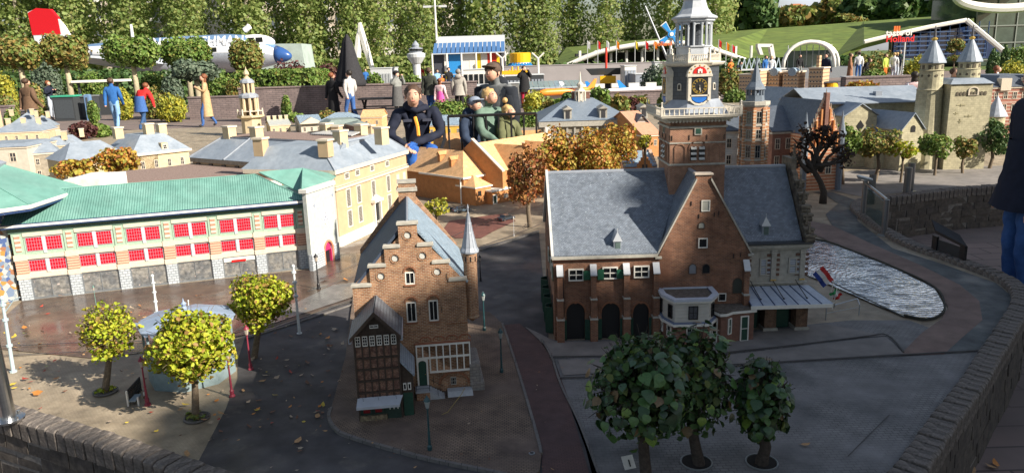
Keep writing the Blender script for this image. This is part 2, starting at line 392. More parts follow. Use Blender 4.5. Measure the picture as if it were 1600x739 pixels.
WETG=mat('wet_grey_setts',(.17,.165,.16),r=.25,var=.25,vs=5,brick=(.022,.012,.0016,(.22,.21,.2),(.07,.065,.06)),bump=.2,spec=.6,wet=(4,.45,.6,.5))
sheet('grey_sett_pavement',[(468,470),(520,445),(560,440),(556,462),(384,519),(380,500)],G+.008,WETG)
REDP=mat('red_brick_street',(.17,.065,.05),r=.6,c2=(.13,.055,.045),vs=5,var=.25,brick=(.02,.01,.001,(.20,.085,.065),(.08,.04,.035)),bump=.2)
sheet('red_street_patch',[(702,345),(790,333),(806,345),(770,362),(752,372),(712,372),(690,362)],G+.004,REDP)
ASD=mat('street_asphalt',(.085,.08,.082),r=.8,c2=(.055,.052,.056),vs=2.5,var=.35,patch=(7,.58,.72,(.12,.11,.10)),bump=.4,bs=200,dirt=.2,wet=(1.5,.5,.65,.45))
sheet('street',[(384,524),(560,468),(700,400),(742,388),(842,362),(850,450),(858,540),(880,600),(935,739),(940,800),(240,800),(300,739),(352,640),(372,590),(372,560)],G+.004,ASD)
MAR=mat('maroon_lane',(.105,.058,.055),r=.75,c2=(.085,.05,.05),vs=5,var=.22,brick=(.02,.01,.001,(.12,.065,.06),(.06,.035,.035)),bump=.3,dirt=.2)
sheet('maroon_lane',[(783,508),(812,505),(858,545),(884,610),(938,800),(852,800),(846,712),(838,680),(812,590)],G+.008,MAR)
COB=mat('brown_cobbles',(.20,.145,.11),r=.8,c2=(.15,.11,.09),vs=3,var=.35,brick=(.018,.011,.0018,(.25,.18,.13),(.07,.055,.045)),bump=.9,dirt=.25)
m=MB(); q=[P(u,v,G+.004) for u,v in [(518,640),(514,655),(524,672),(545,684),(640,712),(700,726),(760,738),(820,752),(843,740),(846,712),(838,680),(812,590),(785,508),(765,490),(552,462),(540,560)]]
m.ext(q,(0,0,.011)); m.build('cobbled_block_pavement',COB,kind='structure')
KERB=mat('kerb_stone',(.14,.13,.125),r=.8,var=.2,vs=20,bump=.4,brick=(.06,.2,.0015,(.17,.16,.15),(.05,.05,.05)))
def strip(name,pts,wd,z,h,m_,px=True):
    b=MB(); q=[P(u,v,z) for u,v in pts] if px else [Vector((*p,z)) for p in pts]
    q=catmull(q,4); L=[];R=[]
    for i,p in enumerate(q):
        d=(q[min(i+1,len(q)-1)]-q[max(i-1,0)]).normalized(); n=Vector((-d.y,d.x,0))*wd/2; L.append(p+n);R.append(p-n)
    for i in range(len(q)-1):
        a,b2,c,d=R[i],R[i+1],L[i+1],L[i]; up=Vector((0,0,h)); b.hexa([a,b2,c,d],[a+up,b2+up,c+up,d+up])
    return b.build(name,m_,kind='structure')
strip('kerb',[(518,640),(514,655),(524,672),(545,684),(640,712),(700,726),(760,738),(820,752)],.014,G+.003,.015,KERB)
strip('kerb',[(846,712),(838,680),(812,590),(785,508)],.012,G+.003,.016,KERB)
strip('kerb',[(750,392),(800,376),(842,362)],.02,G+.005,.012,KERB)
strip('kerb',[(384,530),(470,503),(558,474)],.012,G+.005,.008,KERB)
strip('tram_rail',[(0,556),(150,548),(300,543),(384,526),(470,497),(560,466)],.006,G+.009,.002,DKSTEEL)
strip('tram_rail',[(0,541),(150,534),(300,530),(380,514)],.006,G+.009,.002,DKSTEEL)
for k,(a,b_) in enumerate([((540,436),(500,450)),]): pass
strip('tram_rail',[(495,436),(530,424),(585,400)],.005,G+.009,.002,DKSTEEL)
strip('tram_rail',[(480,455),(520,443),(575,424)],.005,G+.009,.002,DKSTEEL)
strip('tram_rail',[(750,385),(800,368),(845,350)],.005,G+.009,.002,DKSTEEL)
strip('tram_rail',[(700,372),(760,347),(830,318)],.005,G+.009,.002,DKSTEEL)
# right-hand plaza
PLR=mat('slab_paving',(.185,.18,.178),r=.8,c2=(.20,.195,.195),vs=2.5,var=.2,brick=(.030,.018,.0016,(.225,.22,.215),(.10,.098,.096)),bump=.6,dirt=.3,patch=(2.2,.52,.72,(.115,.118,.12)))
sheet('slab_plaza',[(846,525),(870,532),(1060,528),(1280,505),(1330,500),(1420,500),(1475,520),(1475,553),(1530,548),(1440,739),(1420,790),(940,800),(915,700),(880,605)],G+.004,PLR)
SLB=mat('concrete_band',(.24,.22,.205),r=.85,c2=(.20,.185,.175),vs=3,var=.18,bump=.4,bs=150,dirt=.25)
sheet('concrete_band',[(872,562),(1120,556),(1340,530),(1385,526),(1412,552),(1180,566),(880,586)],G+.008,SLB)
sheet('house_apron',[(820,510),(846,522),(868,534),(1060,531),(1290,506),(1385,524),(1330,528),(1110,552),(860,556),(842,530)],G+.008,SLB)
JT=mat('joint_gap',(.085,.08,.077),r=.9)
strip('paving_joint',[(858,558),(1000,555),(1120,553),(1340,527),(1385,523),(1412,550)],.008,G+.0095,.003,JT)
strip('paving_joint',[(872,590),(1000,585),(1180,568),(1412,554),(1535,547)],.010,G+.0095,.003,JT)
strip('paving_joint',[(846,530),(862,558),(876,600),(905,660),(935,739)],.010,G+.0095,.004,KERB)
strip('paving_joint',[(1389,648),(1325,712)],.003,G+.0085,.001,JT)
PINK=mat('pink_gravel_path',(.23,.165,.14),r=.95,c2=(.20,.14,.12),vs=3,var=.2,bump=.7,bs=260,dirt=.25)
sheet('gravel_path',[(1262,345),(1300,352),(1360,380),(1440,415),(1500,445),(1530,470),(1535,500),(1500,530),(1475,553),(1405,555),(1440,520),(1471,498),(1482,480),(1462,450),(1402,420),(1332,393),(1262,362)],G+.006,PINK)
BLKP=mat('black_asphalt_path',(.075,.082,.085),r=.75,c2=(.10,.11,.11),vs=4,var=.3,bump=.4,bs=250,wet=(3,.45,.6,.4))
sheet('asphalt_path',[(1270,300),(1300,300),(1335,312),(1340,345),(1395,388),(1478,414),(1556,442),(1588,468),(1575,500),(1530,547),(1475,553),(1500,530),(1535,500),(1530,470),(1500,445),(1440,415),(1360,380),(1300,352),(1290,335),(1310,318),(1290,305)],G+.005,BLKP)
# pond
def waterm():
    m=mat('pond_water',(.10,.12,.14),r=.07,var=0,spec=1); nt=m.node_tree; N=nt.nodes; b=N['Principled BSDF']
    g=N.new('ShaderNodeTexCoord'); c=P(1385,440); mp=N.new('ShaderNodeMapping'); mp.inputs['Location'].default_value=(-c.x,-c.y,0)
    wv=N.new('ShaderNodeTexWave'); wv.wave_type='RINGS'; wv.rings_direction='Z'; wv.inputs['Scale'].default_value=9; wv.inputs['Distortion'].default_value=5; wv.inputs['Detail'].default_value=3; wv.inputs['Detail Scale'].default_value=3
    n=N.new('ShaderNodeTexNoise'); n.inputs['Scale'].default_value=14; n.inputs['Detail'].default_value=2
    ad=N.new('ShaderNodeMath'); ad.operation='ADD'; bp=N.new('ShaderNodeBump'); bp.inputs['Strength'].default_value=.22; bp.inputs['Distance'].default_value=.012
    nt.links.new(g.outputs['Object'],mp.inputs[0]); nt.links.new(mp.outputs[0],wv.inputs['Vector']); nt.links.new(g.outputs['Object'],n.inputs['Vector'])
    nt.links.new(wv.outputs['Fac'],ad.inputs[0]); nt.links.new(n.outputs['Fac'],ad.inputs[1]); nt.links.new(ad.outputs[0],bp.inputs['Height']); nt.links.new(bp.outputs[0],b.inputs['Normal'])
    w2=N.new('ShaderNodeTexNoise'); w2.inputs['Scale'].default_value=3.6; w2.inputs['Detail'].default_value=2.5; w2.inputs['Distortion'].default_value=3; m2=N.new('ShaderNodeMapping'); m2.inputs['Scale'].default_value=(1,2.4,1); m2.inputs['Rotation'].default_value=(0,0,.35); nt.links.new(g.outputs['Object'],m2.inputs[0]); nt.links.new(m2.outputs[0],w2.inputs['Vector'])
    cr=N.new('ShaderNodeValToRGB'); e=cr.color_ramp.elements; e[0].position=.36; e[0].color=(.13,.15,.18,1); e[1].position=.60; e[1].color=(.95,.95,.97,1); nt.links.new(w2.outputs['Fac'],cr.inputs[0]); nt.links.new(cr.outputs[0],b.inputs['Base Color'])  # pale sky glints and dark ripples painted into the base colour
    b.inputs['IOR'].default_value=1.9; b.inputs['Metallic'].default_value=.8
    return m
pond=[(1250,372),(1290,378),(1330,392),(1400,420),(1460,450),(1476,478),(1468,494),(1446,500),(1412,494),(1360,472),(1290,442),(1250,425)]
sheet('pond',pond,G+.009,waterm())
strip('pond_kerb',pond[0:9],.009,G+.006,.012,mat('mossy_stone',(.05,.05,.04),r=.9,var=.4,vs=40,bump=1))
strip('pond_rail',[(1296,440),(1340,461),(1412,495)],.006,G+.02,.006,mat('rail_grey',(.10,.11,.11),r=.5))
# castle square
sheet('castle_square',[(1240,300),(1290,296),(1345,307),(1560,288),(1600,282),(1600,258),(1440,262),(1320,268),(1240,275)],G+.004,SLB)
# ---------------------------------------------------------------- rim wall: upright coping bricks over rough stone courses
BRK=mat('coping_brick',(.12,.105,.095),r=.85,c2=(.19,.165,.145),vs=26,amt=.8,var=.4,bump=1,bs=160,coord='Object',spec=.3)
STN=mat('wall_stone',(.10,.085,.072),r=.9,c2=(.075,.065,.06),vs=10,var=.4,bump=1,bs=90,coord='Object',dirt=.3)
rw=thing('brick_wall','low grey rim wall of upright coping bricks around the miniature plaza','wall')
bm_=[]
for k in range(4):
    b=MB(); L,W_,H=.100,.052,.088; rr=random.Random(k); j=lambda:rr.uniform(-.0025,.0025)
    c=.008
    # along x = across the wall (outward), y = along the wall, rounded edges
    prof=[(-L/2,-H),(L/2,-H),(L/2,-c*1.3),(L/2-c,-c*.3),(L/2-2*c,0),(-L/2+c,0),(-L/2,-c)]
    o1=[Vector((x+j(),-W_/2+.003+j()*.4,z+j()*.6)) for x,z in prof]; o2=[Vector((x+j(),W_/2-.003+j()*.4,z+j()*.6)) for x,z in prof]
    n=len(prof); i1=[p+Vector((0,.004,0)) for p in o1]
    vs=o1+o2; fs=[tuple(range(n-1,-1,-1)),tuple(range(n,2*n))]+[(i,(i+1)%n,(i+1)%n+n,i+n) for i in range(n)]
    # bulge rings to round the long edges
    ctr1=sum(o1,Vector())/n; ctr2=sum(o2,Vector())/n
    e1=[p.lerp(ctr1,.09)+Vector((0,-.003,0)) for p in o1]; e2=[p.lerp(ctr2,.09)+Vector((0,.003,0)) for p in o2]
    vs=e1+o1+o2+e2; fs=[tuple(range(n-1,-1,-1)),tuple(range(3*n,4*n))]
    for r_ in range(3): fs+=[(r_*n+i,r_*n+(i+1)%n,(r_+1)*n+(i+1)%n,(r_+1)*n+i) for i in range(n)]
    fs=[f[::-1] for f in fs]; b.add(vs,fs); bm_.append(b.mesh('brick',BRK))
# resample
ds=[0]; 
for i in range(1,len(WC_)): ds.append(ds[-1]+(WC_[i]-WC_[i-1]).length)
def atd(s):
    for i in range(1,len(ds)):
        if ds[i]>=s:
            t=(s-ds[i-1])/(ds[i]-ds[i-1]); p=WC_[i-1].lerp(WC_[i],t); d=(WC_[i]-WC_[i-1]).normalized(); return p,d
    return WC_[-1],(WC_[-1]-WC_[-2]).normalized()
TOPZ=G+.04
nb=int((ds[-1]-1.2)/.060); mort=MB(); cb=0
for i in range(nb):
    p,d=atd(1.0+i*.060); o=Vector((d.y,-d.x,0)); q=p+o*.050
    if cb<300:
        link('brick',bm_[random.randrange(4)],rw,(q.x,q.y,TOPZ+random.uniform(-.003,.003)),(random.uniform(-.04,.04),random.uniform(-.03,.03),math.atan2(o.y,o.x)+random.uniform(-.03,.03))); cb+=1
for i in range(len(WC_)-1):
    a,b_=WC_[i],WC_[i+1]; d=(b_-a).normalized(); d0=(WC_[i]-WC_[max(i-1,0)]+d*1e-6).normalized(); d1=(WC_[min(i+2,len(WC_)-1)]-WC_[i+1]+d*1e-6).normalized()
    oa=((d+d0)/2); ob=((d+d1)/2); oa=Vector((oa.y,-oa.x,0)).normalized(); ob=Vector((ob.y,-ob.x,0)).normalized()
    def V3(p,o,k,z): q=p+o*k; return (q.x,q.y,z)
    mort.hexa([V3(a,oa,.086,0.0),V3(b_,ob,.086,0.0),V3(b_,ob,.002,0.0),V3(a,oa,.002,0.0)],[V3(a,oa,.086,TOPZ-.012),V3(b_,ob,.086,TOPZ-.012),V3(b_,ob,.002,TOPZ-.012),V3(a,oa,.002,TOPZ-.012)])
mort.build('mortar_core',mat('mortar',(.20,.185,.17),r=.95,var=.3,vs=20,bump=.8,coord='Object'),rw)
cm=MB(); s=.6; z0=TOPZ-.092
for row in range(5):
    h=.066; z1=z0-row*.07; s=.5+(row%2)*.07
    while s<ds[-1]-.3:
        Ls=random.uniform(.12,.2); p,d=atd(s+Ls/2); o=Vector((d.y,-d.x,0)); a=p-d*(Ls/2-.004); b_=p+d*(Ls/2-.004); k=.092+random.uniform(-.004,.004)
        g=lambda p_,kk,z:(p_.x+o.x*kk,p_.y+o.y*kk,z)
        cm.hexa([g(a,k,z1-h),g(b_,k,z1-h),g(b_,.06,z1-h),g(a,.06,z1-h)],[g(a,k-.004,z1),g(b_,k-.004,z1),g(b_,.06,z1),g(a,.06,z1)]); s+=Ls
cm.build('stone_courses',STN,rw,kind='stuff')
def wpx(par,F,u0,v0,u1,v1,y=0,**k):
    a=F.l(u0,v0,y); b=F.l(u1,v1,y); x0,x1=min(a[0],b[0]),max(a[0],b[0]); z0,z1=min(a[1],b[1]),max(a[1],b[1])
    return window(par,x0,z0,x1-x0,z1-z0,y=y-k.get('dep',.006)+.0008,**k)
# ================================================================ stepped gable house
p1=P(754,612); F=Fac((-.685,3.048),p1)
F.rz=math.atan2(.13,.9915)
sg=thing('stepped_gable_house','tall brick town house with stepped gable, round corner turret and steep blue roof','house',F.loc,F.rz)
W0=.48; CX=.246
steps=[(-.002,0),(.535,0),(.535,.06),(.482,.30),(.480,.53),(.413,.53),(.413,.613),(.345,.613),(.345,.693),(.286,.693),(.286,.79),(.206,.79),(.206,.693),(.142,.693),(.142,.613),(.075,.613),(.075,.53),(-.002,.53)]
steps=[(-.002,0),(.482,0),(.482,.53),(.413,.53),(.413,.613),(.345,.613),(.345,.693),(.286,.693),(.286,.79),(.206,.79),(.206,.693),(.142,.693),(.142,.613),(.075,.613),(.075,.53),(-.002,.53)]
def circ(x,z,r,n=14): return [(x+r*math.cos(2*math.pi*i/n),z+r*math.sin(2*math.pi*i/n)) for i in range(n)]
rounds=[F.l(636.5,368),F.l(617,404),F.l(660,400),F.l(595,432),F.l(683,425)]
R0=.0165
wins=[(632,426,649,444),(634,473,652,503),(669,470,686,501)]
holes=[circ(x,z,R0) for x,z in rounds]
wr=[]
for u0,v0,u1,v1 in wins:
    a=F.l(u0,v0); b=F.l(u1,v1); wr.append((a[0],b[1],b[0]-a[0],a[1]-b[1])); holes.append([(a[0],b[1]),(b[0],b[1])]+[( (a[0]+b[0])/2+(b[0]-a[0])/2*math.cos(math.pi*i/8), a[1]+.022*math.sin(math.pi*i/8)) for i in range(9)])
bl=F.l(649,539); br=F.l(736,577); BX0,BX1,BZ0,BZ1=bl[0],br[0],br[1],bl[1]
holes.append(rect(BX0,BX1,BZ0,BZ1))
cel=[( .425+.075*math.cos(math.pi*i/10), .03+.075*math.sin(math.pi*i/10)) for i in range(11)]
holes.append([(.35,.012),(.47,.012)]+[(.41+.06*math.cos(math.pi*i/10),.05+.052*math.sin(math.pi*i/10)) for i in range(11)])
b=MB(); b.holed(steps,holes,0,.012)
b.xz([(-.002,0),(.482,0),(.482,.53),(.246,.775),(-.002,.53)],.0125,.03)           # backing behind the slab
b.box(-.002,.482,.03,.60,0,.525)
b.xz([(.0,.53),(.48,.53),(.246,.79)],.598,.62)
sg_wall=b.build('wall',REDBR,sg)
# rear stepped rake seen over the roof
b=MB()
b.xz([(-.004,.50),(.484,.50),(.484,.545),(.27,.825),(.222,.825),(-.004,.545)],.606,.632)
b.build('rear_gable',REDBR,sg)
b=MB()
capm=[(-.008,.080,.53),(.068,.147,.613),(.137,.211,.693),(.2,.292,.79),(.281,.351,.693),(.340,.419,.613),(.408,.488,.53)]
for x0,x1,z in capm: c=MB(); c.bbox(x0,x1,-.007,.022,z,z+.014,.003); c.build('coping_stone',STONE,sg)
# roof slopes
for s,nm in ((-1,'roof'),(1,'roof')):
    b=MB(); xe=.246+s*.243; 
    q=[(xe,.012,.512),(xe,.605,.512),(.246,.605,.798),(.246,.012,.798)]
    b.ext(q,(s*.006,0,.010)); b.build(nm,SLATEB if s>0 else mat('shaded_slate',(.045,.065,.11),r=.6,brick=(.012,.007,.001,(.055,.08,.13),(.03,.04,.06)),var=.15,bump=.5),sg)  # slope away from the sun: same slate coloured darker, shade painted in
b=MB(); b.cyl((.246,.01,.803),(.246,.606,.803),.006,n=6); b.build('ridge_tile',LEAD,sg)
# rear chimney with stone bands
b=MB(); b.box(.205,.29,.585,.64,.70,.875); ch=b.build('chimney',REDBR,sg)
b=MB(); b.box(.200,.295,.58,.645,.875,.887); b.box(.2,.295,.58,.645,.846,.853); b.box(.196,.299,.576,.649,.835,.845); b.build('chimney_cap',STONE,ch)
# round blind panels
me=None
for x,z in rounds:
    if me is None:
        b=MB(); b.cyl((0,.010,0),(0,.0035,0),.0135,.0135,14); b2=mat('pale_plaster_disc',(.50,.50,.46),r=.8,var=.1,vs=60); me=b.mesh('round_panel',b2)
        b=MB(); n=16
        for i in range(n):
            a=2*math.pi*i/n; c=2*math.pi*(i+.8)/n; f=lambda t,r:(r*math.cos(t),r*math.sin(t))
            pts=[f(a,R0),f(c,R0),f(c,R0+.006),f(a,R0+.006)]; b.xz(pts,-.0025,.001)
        ring=b.mesh('brick_ring',REDBR)
    o=link('round_panel',me,sg,(x,0,z)); link('brick_ring',ring,o)
for i,(x,z,w_,h) in enumerate(wr):
    window(sg,x+.001,z,w_-.002,h,y=.002,nx=2,nz=1,fw=.0045,dep=.008)
    b=MB(); n=9
    for k in range(n):
        a=math.pi*k/n; c=math.pi*(k+.85)/n; cx=x+w_/2; f=lambda t,r:(cx+(w_/2+r)*math.cos(t),z+h+(.022+r)*math.sin(t)); b.xz([f(a,.0),f(c,.0),f(c,.007),f(a,.007)],-.003,.001)
    b.box(x-.004,x+w_+.004,-.006,.001,z-.006,z); b.build('window_arch',mat('dark_brick_arch',(.25,.11,.06),r=.85,var=.25,vs=60),sg)
# bay: big white lattice window, two rows of seven lights with door at the left
cw=(BX1-BX0)/8
b=MB(); fw=.0055; hz=(BZ0+BZ1)/2+.004
door_x1=BX0+cw*2
b.box(BX0,BX1,-.006,.006,BZ1-fw*1.6,BZ1); b.box(door_x1,BX1,-.006,.006,BZ0,BZ0+fw*1.6); b.box(BX0,BX1,-.005,.005,hz-fw*.8,hz+fw*.8)
for i in range(9):
    x=BX0+cw*i; x=min(max(x,BX0+fw/2),BX1-fw/2); zb=BZ0 if i>=2 else hz; b.box(x-fw/2,x+fw/2,-.0065,.0055,zb,BZ1-.001)
b.box(BX0,BX0+fw,-.0065,.0055,BZ0-.03,hz); 
bw_=b.build('lattice_window',WHITE,sg)
pm_=None
for j,(z0,z1) in enumerate(((BZ0+fw,hz),(hz,BZ1-fw))):
    for i in range(8):
        if j==0 and i<2: continue
        b=MB(); b.box(0,cw-fw,0,.003,0,z1-z0-fw*1.0); pm_=b.mesh('pane',GLASS); link('pane',pm_,bw_,(BX0+cw*i+fw/2,.002,z0+fw*.8))
b=MB(); b.xz(arch_pts(BX0+.008,BX0+.008+.034,.055,hz-.024,hz-.010),-.004,.006); dr=b.build('door',GREEN,sg)
b=MB(); b.holed(rect(BX0+.001,BX0+.050,.055,hz-.002),[arch_pts(BX0+.0075,BX0+.0425,.0551,hz-.024,hz-.0095)],-.0055,.009); b.build('door_frame',WHITE,sg)
b=MB(); b.cyl((BX0+.036,-.006,.11),(BX0+.036,-.004,.11),.0015,n=6); b.build('door_knob',GOLD,dr)
b=MB()  # relieving arches above bay
for k in range(4):
    cx=BX0+.045+k*.058; n=8
    for i in range(n):
        a=math.pi*i/n; c=math.pi*(i+.9)/n; f=lambda t,r:(cx+r*math.cos(t),BZ1+.017+r*.75*math.sin(t)); b.xz([f(a,.021),f(c,.021),f(c,.027),f(a,.027)],-.004,.001)
b.box(BX0-.004,BX1+.004,-.006,.001,BZ1+.001,BZ1+.009)
b.build('relieving_arches',mat('red_moulding',(.30,.12,.07),r=.8,var=.15),sg)
for u,v in ((698,432),(656,487),(690,484)):
    x,z=F.l(u,v); b=MB(); b.tube([(x+.003,-.003,z+.016),(x,-.003,z+.01),(x,-.003,z),(x+.002,-.003,z-.008),(x-.003,-.003,z-.012)],.0012,4); b.build('wall_anchor',BLACK,sg)
for x0,x1 in ((.405,.418),(.44,.455)): 
    b=MB(); b.holed(rect(x0-.004,x1+.004,.345,.45),[rect(x0,x1,.349,.446)],-.003,.004); b.build('brick_niche',REDBR,sg)
b=MB(); b.box(.386,.482,-.006,.001,.337,.344); b.build('string_course',REDBR,sg)
b=MB(); b.cyl((.265,0,.10+.0),(.265,.0,.10),.001) if 0 else None
# cellar arch window and slab
window(sg,.395,.045,.026,.036,y=.005,nx=3,nz=2,fw=.003,dep=.005,fm=STONE)
b=MB(); n=12
for k in range(n):
    a=math.pi*k/n; c=math.pi*(k+.9)/n; f=lambda t,r:(.41+(.062+r)*math.cos(t),.05+(.054+r)*math.sin(t)); b.xz([f(a,.0),f(c,.0),f(c,.009),f(a,.009)],-.003,.001)
b.build('cellar_arch',mat('dark_brick_arch'),sg)
LST=mat('pale_step_stone',(.36,.38,.40),r=.7,var=.15,vs=20,bump=.3)
b=MB(); b.bbox(.375,.502,-.075,-.001,0,.012,.002); b.build('cellar_slab',LST,sg)
b=MB(); b.frus(.378,.490,-.062,-.002,.012,.378,.488,-.04,-.002,.034); b.build('cellar_hatch',LST,sg)
b=MB(); b.bbox(.482,.545,-.012,.2,0,.055,.004); b.bbox(.482,.53,-.008,.18,.055,.15,.01); b.build('buttress',mat('weathered_stone_blocks',(.22,.21,.20),r=.85,brick=(.03,.014,.001,(.25,.22,.2),(.12,.11,.1)),var=.25,vs=20,bump=.6),sg)
# entrance stair with landing, brick flank and iron rails
b=MB(); b.box(.242,.300,-.066,-.0005,0,.050); b.build('stair_flank',REDBR,sg)
b=MB(); b.box(.238,.372,-.072,-.066,0,.012); b.build('plinth',LST,sg)
b=MB(); b.bbox(.238,.300,-.07,-.0005,.050,.056,.001); b.build('landing',LST,sg)
for i in range(7):
    b=MB(); x=.300+i*.0105; h=.050-i*.0068; b.bbox(x,x+.0115,-.066,-.001,0,h,.001); b.build('stair_tread',LST,sg)
for yy in (-.064,):
    b=MB(); b.tube([(.242,yy,.084),(.300,yy,.084),(.372,yy,.040)],.0012,5); b.tube([(.242,yy,.070),(.300,yy,.070)],.0009,4)
    for x,z in ((.243,.055),(.299,.055),(.335,.028),(.371,.006)): b.cyl((x,yy,z),(x,yy,z+.030),.0011,n=5)
    b.build('stair_railing',BLACK,sg)
b=MB(); b.tube([(.300,-.004,.088),(.335,-.004,.062),(.360,-.004,.048)],.0012,5); b.tube([(.318,-.004,.10),(.318,-.004,.06)],.001,4); b.build('wall_railing',BLACK,sg)
# turret
TX,TY=.508,.045
b=MB(); b.lathe([(.004,.325),(.014,.335),(.032,.345),(.032,.352),(.030,.356),(.030,.60),(.032,.606),(.032,.640),(.034,.643)],(TX,TY,0),18); tu=b.build('turret',REDBR,sg,shade=False)
b=MB()
for k in range(8):
    a=-math.pi*.95+k*math.pi/4.4; c=Vector((TX+.0315*math.cos(a),TY+.0315*math.sin(a),0)); b.T=Matrix.Translation(c)@Matrix.Rotation(a,4,'Z'); b.box(-.002,.0012,-.003,.003,.606,.628); b.T=None
b.build('arrow_slit',BLACK,tu)
b=MB(); b.lathe([(.041,.643),(.041,.650),(.033,.665),(.018,.735),(.004,.815),(.0025,.822),(.0025,.835),(.004,.838),(.001,.855)],(TX,TY,0),12); sp=b.build('turret_spire',LEAD,sg)
b=MB()
for k in range(12):
    a=2*math.pi*k/12; b.tube([(TX+r*math.cos(a),TY+r*math.sin(a),z) for r,z in [(.0415,.650),(.0335,.665),(.0185,.735),(.0045,.815)]],.0009,3)
for z,r in ((.69,.0265),(.73,.0195),(.77,.0125)): b.lathe([(r,z),(r+.001,z+.001),(r,z+.003)],(TX,TY,0),12)
b.build('spire_seam',LEAD,sp)
# ================================================================ half-timbered house in front
th=thing('half_timbered_house','narrow half-timbered brick house with shop front leaning against the stepped gable house','house',F.W(.0,-.154,0),F.rz)
th.location=F.W(.004,-.205,0); th.scale=(.96,1.36,1.12)
T=Fac(F.W(0,-.154,0)[:2],F.W(1,-.154,0)[:2])
TW=.186
ze=T.l(590,511)[1]; zap=T.l(590,459)[1]-.02
ze=.345; zap=.425
INF=mat('mottled_infill_brick',(.30,.15,.09),r=.9,c2=(.14,.075,.06),vs=45,var=.45,brick=(.012,.005,.0009,(.22,.11,.08),(.30,.22,.17)),bump=.5)
b=MB(); b.box(0,TW,.004,.150,.09,ze); b.box(.0,TW,.012,.150,0,.09); b.build('wall',INF,th)
b=MB(); 
zr=[.117,.163,.208,.252,.300,ze-.006]
for z in zr: b.box(-.001,TW+.001,-.001,.006,z,z+.007)
for i in range(7): x=i*(TW-.006)/6; b.box(x,x+.006,-.002,.005,.09,ze)
b.box(-.002,.006,-.003,.15,0,ze); b.box(TW-.006,TW+.002,-.003,.15,0,ze)
for z in (.163,.252): b.box(-.0035,0,.006,.15,z,z+.006)
b.build('timber_frame',WOODDK,th)
for i in range(6):
    x=.0065+i*(TW-.006)/6; window(th,x,.304,.0215,.038,y=-.004,nx=2,nz=3,fw=.0028,dep=.006,bar=.0016)
b=MB(); b.xz([(0,ze),(TW,ze),(TW/2,zap)],.002,.012); gb=b.build('gable_boarding',WOODDK,th)
for k in range(12):
    x=.012+k*.0148; h=(zap-ze)*(1-abs(x-TW/2)/(TW/2))-.004
    if h>.006: b=MB(); b.box(x-.006,x+.006,-.0005,.003,ze+.002,ze+h); b.build('board',WOODDK,gb)
window(th,TW/2-.022,ze+.026,.036,.012,y=-.005,nx=2,nz=1,fw=.003,dep=.006)
for s in (-1,1):
    xe=TW/2+s*(TW/2+.014); b=MB(); q=[(xe,-.02,ze-.012),(xe,.155,ze-.012),(TW/2,.155,zap+.004),(TW/2,-.02,zap+.004)]
    b.ext(q,(s*.003,0,.008)); b.build('roof',mat('grey_tile_roof',(.15,.17,.20),r=.5,brick=(.008,.016,.0015,(.20,.225,.26),(.06,.07,.09)),var=.2,bump=1),th)
    b=MB(); x=xe; b.box(x-.004,x+.007,-.022,.155,ze-.020,ze-.004); b.build('gutter',LEAD,th)
    b=MB(); b.ext([(xe,-.024,ze-.016),(xe,-.024,ze-.002),(TW/2,-.024,zap+.014),(TW/2,-.024,zap-.002)],(0,.004,0)); b.build('bargeboard',WOODDK,th)
SHP=mat('shop_green',(.025,.05,.04),r=.5,var=.2,vs=30)
b=MB(); b.box(0,TW+.002,-.0005,.012,.0,.088); b.build('shop_front',SHP,th)
b=MB(); b.ext([(-.006,-.038,.083),(TW-.01,-.038,.083),(TW+.004,-.001,.100),(-.002,-.001,.100)],(0,0,.004)); b.box(-.006,TW-.01,-.039,-.036,.077,.0868); b.build('canopy',mat('canopy_zinc',(.42,.45,.5),r=.45,var=.1),th)
for x in (.02,.085,.16): b=MB(); b.tube([(x,-.002,.135),(x+.002,-.012,.13),(x,-.012,.112),(x+.004,-.022,.10)],.0009,4); b.build('canopy_hook',BLACK,th)
RG=mat('red_curtain',(.25,.015,.02),r=.4,var=.3,vs=50)
for x in (.014,.064): 
    o=window(th,x,.038,.038,.034,y=-.006,nx=1,nz=1,fw=.004,dep=.006,fm=SHP,gm=RG)
b=MB(); b.box(.002,.118,-.008,0,0,.033); b.build('stone_plinth',mat('rubble_plinth',(.26,.21,.13),r=.9,c2=(.12,.1,.07),vs=50,var=.4,bump=1,bs=100),th)
b=MB(); b.box(.122,.178,-.003,0,0,.072); dd=b.build('door',SHP,th)
for k in range(3): b=MB(); b.box(.130+k*.017,.134+k*.017,-.004,-.002,.05,.066); b.build('door_slot',WHITE,dd)
# lean-to beside it
b=MB(); b.box(TW+.003,TW+.050,.01,.150,0,.175); b.xz([(TW+.003,.175),(TW+.050,.175),(TW+.003,.225)],.01,.15); an=b.build('side_annex',WOODDK,th)
b=MB(); b.ext([(TW-.001,.0,.232),(TW-.001,.15,.232),(TW+.058,.15,.170),(TW+.058,.0,.170)],(.003,0,.006)); b.build('annex_roof',mat('pale_slate',(.30,.36,.43),r=.5,brick=(.008,.012,.0012,(.36,.42,.49),(.15,.18,.22)),var=.15,bump=.8),an)
window(th,TW+.008,.118,.014,.026,y=.003,nx=1,nz=1,fw=.003,dep=.006); window(th,TW+.028,.118,.014,.026,y=.003,nx=1,nz=1,fw=.003,dep=.006)
b=MB(); b.box(TW+.006,TW+.047,.006,.0095,0,.104); b.build('annex_door',GREEN,th)
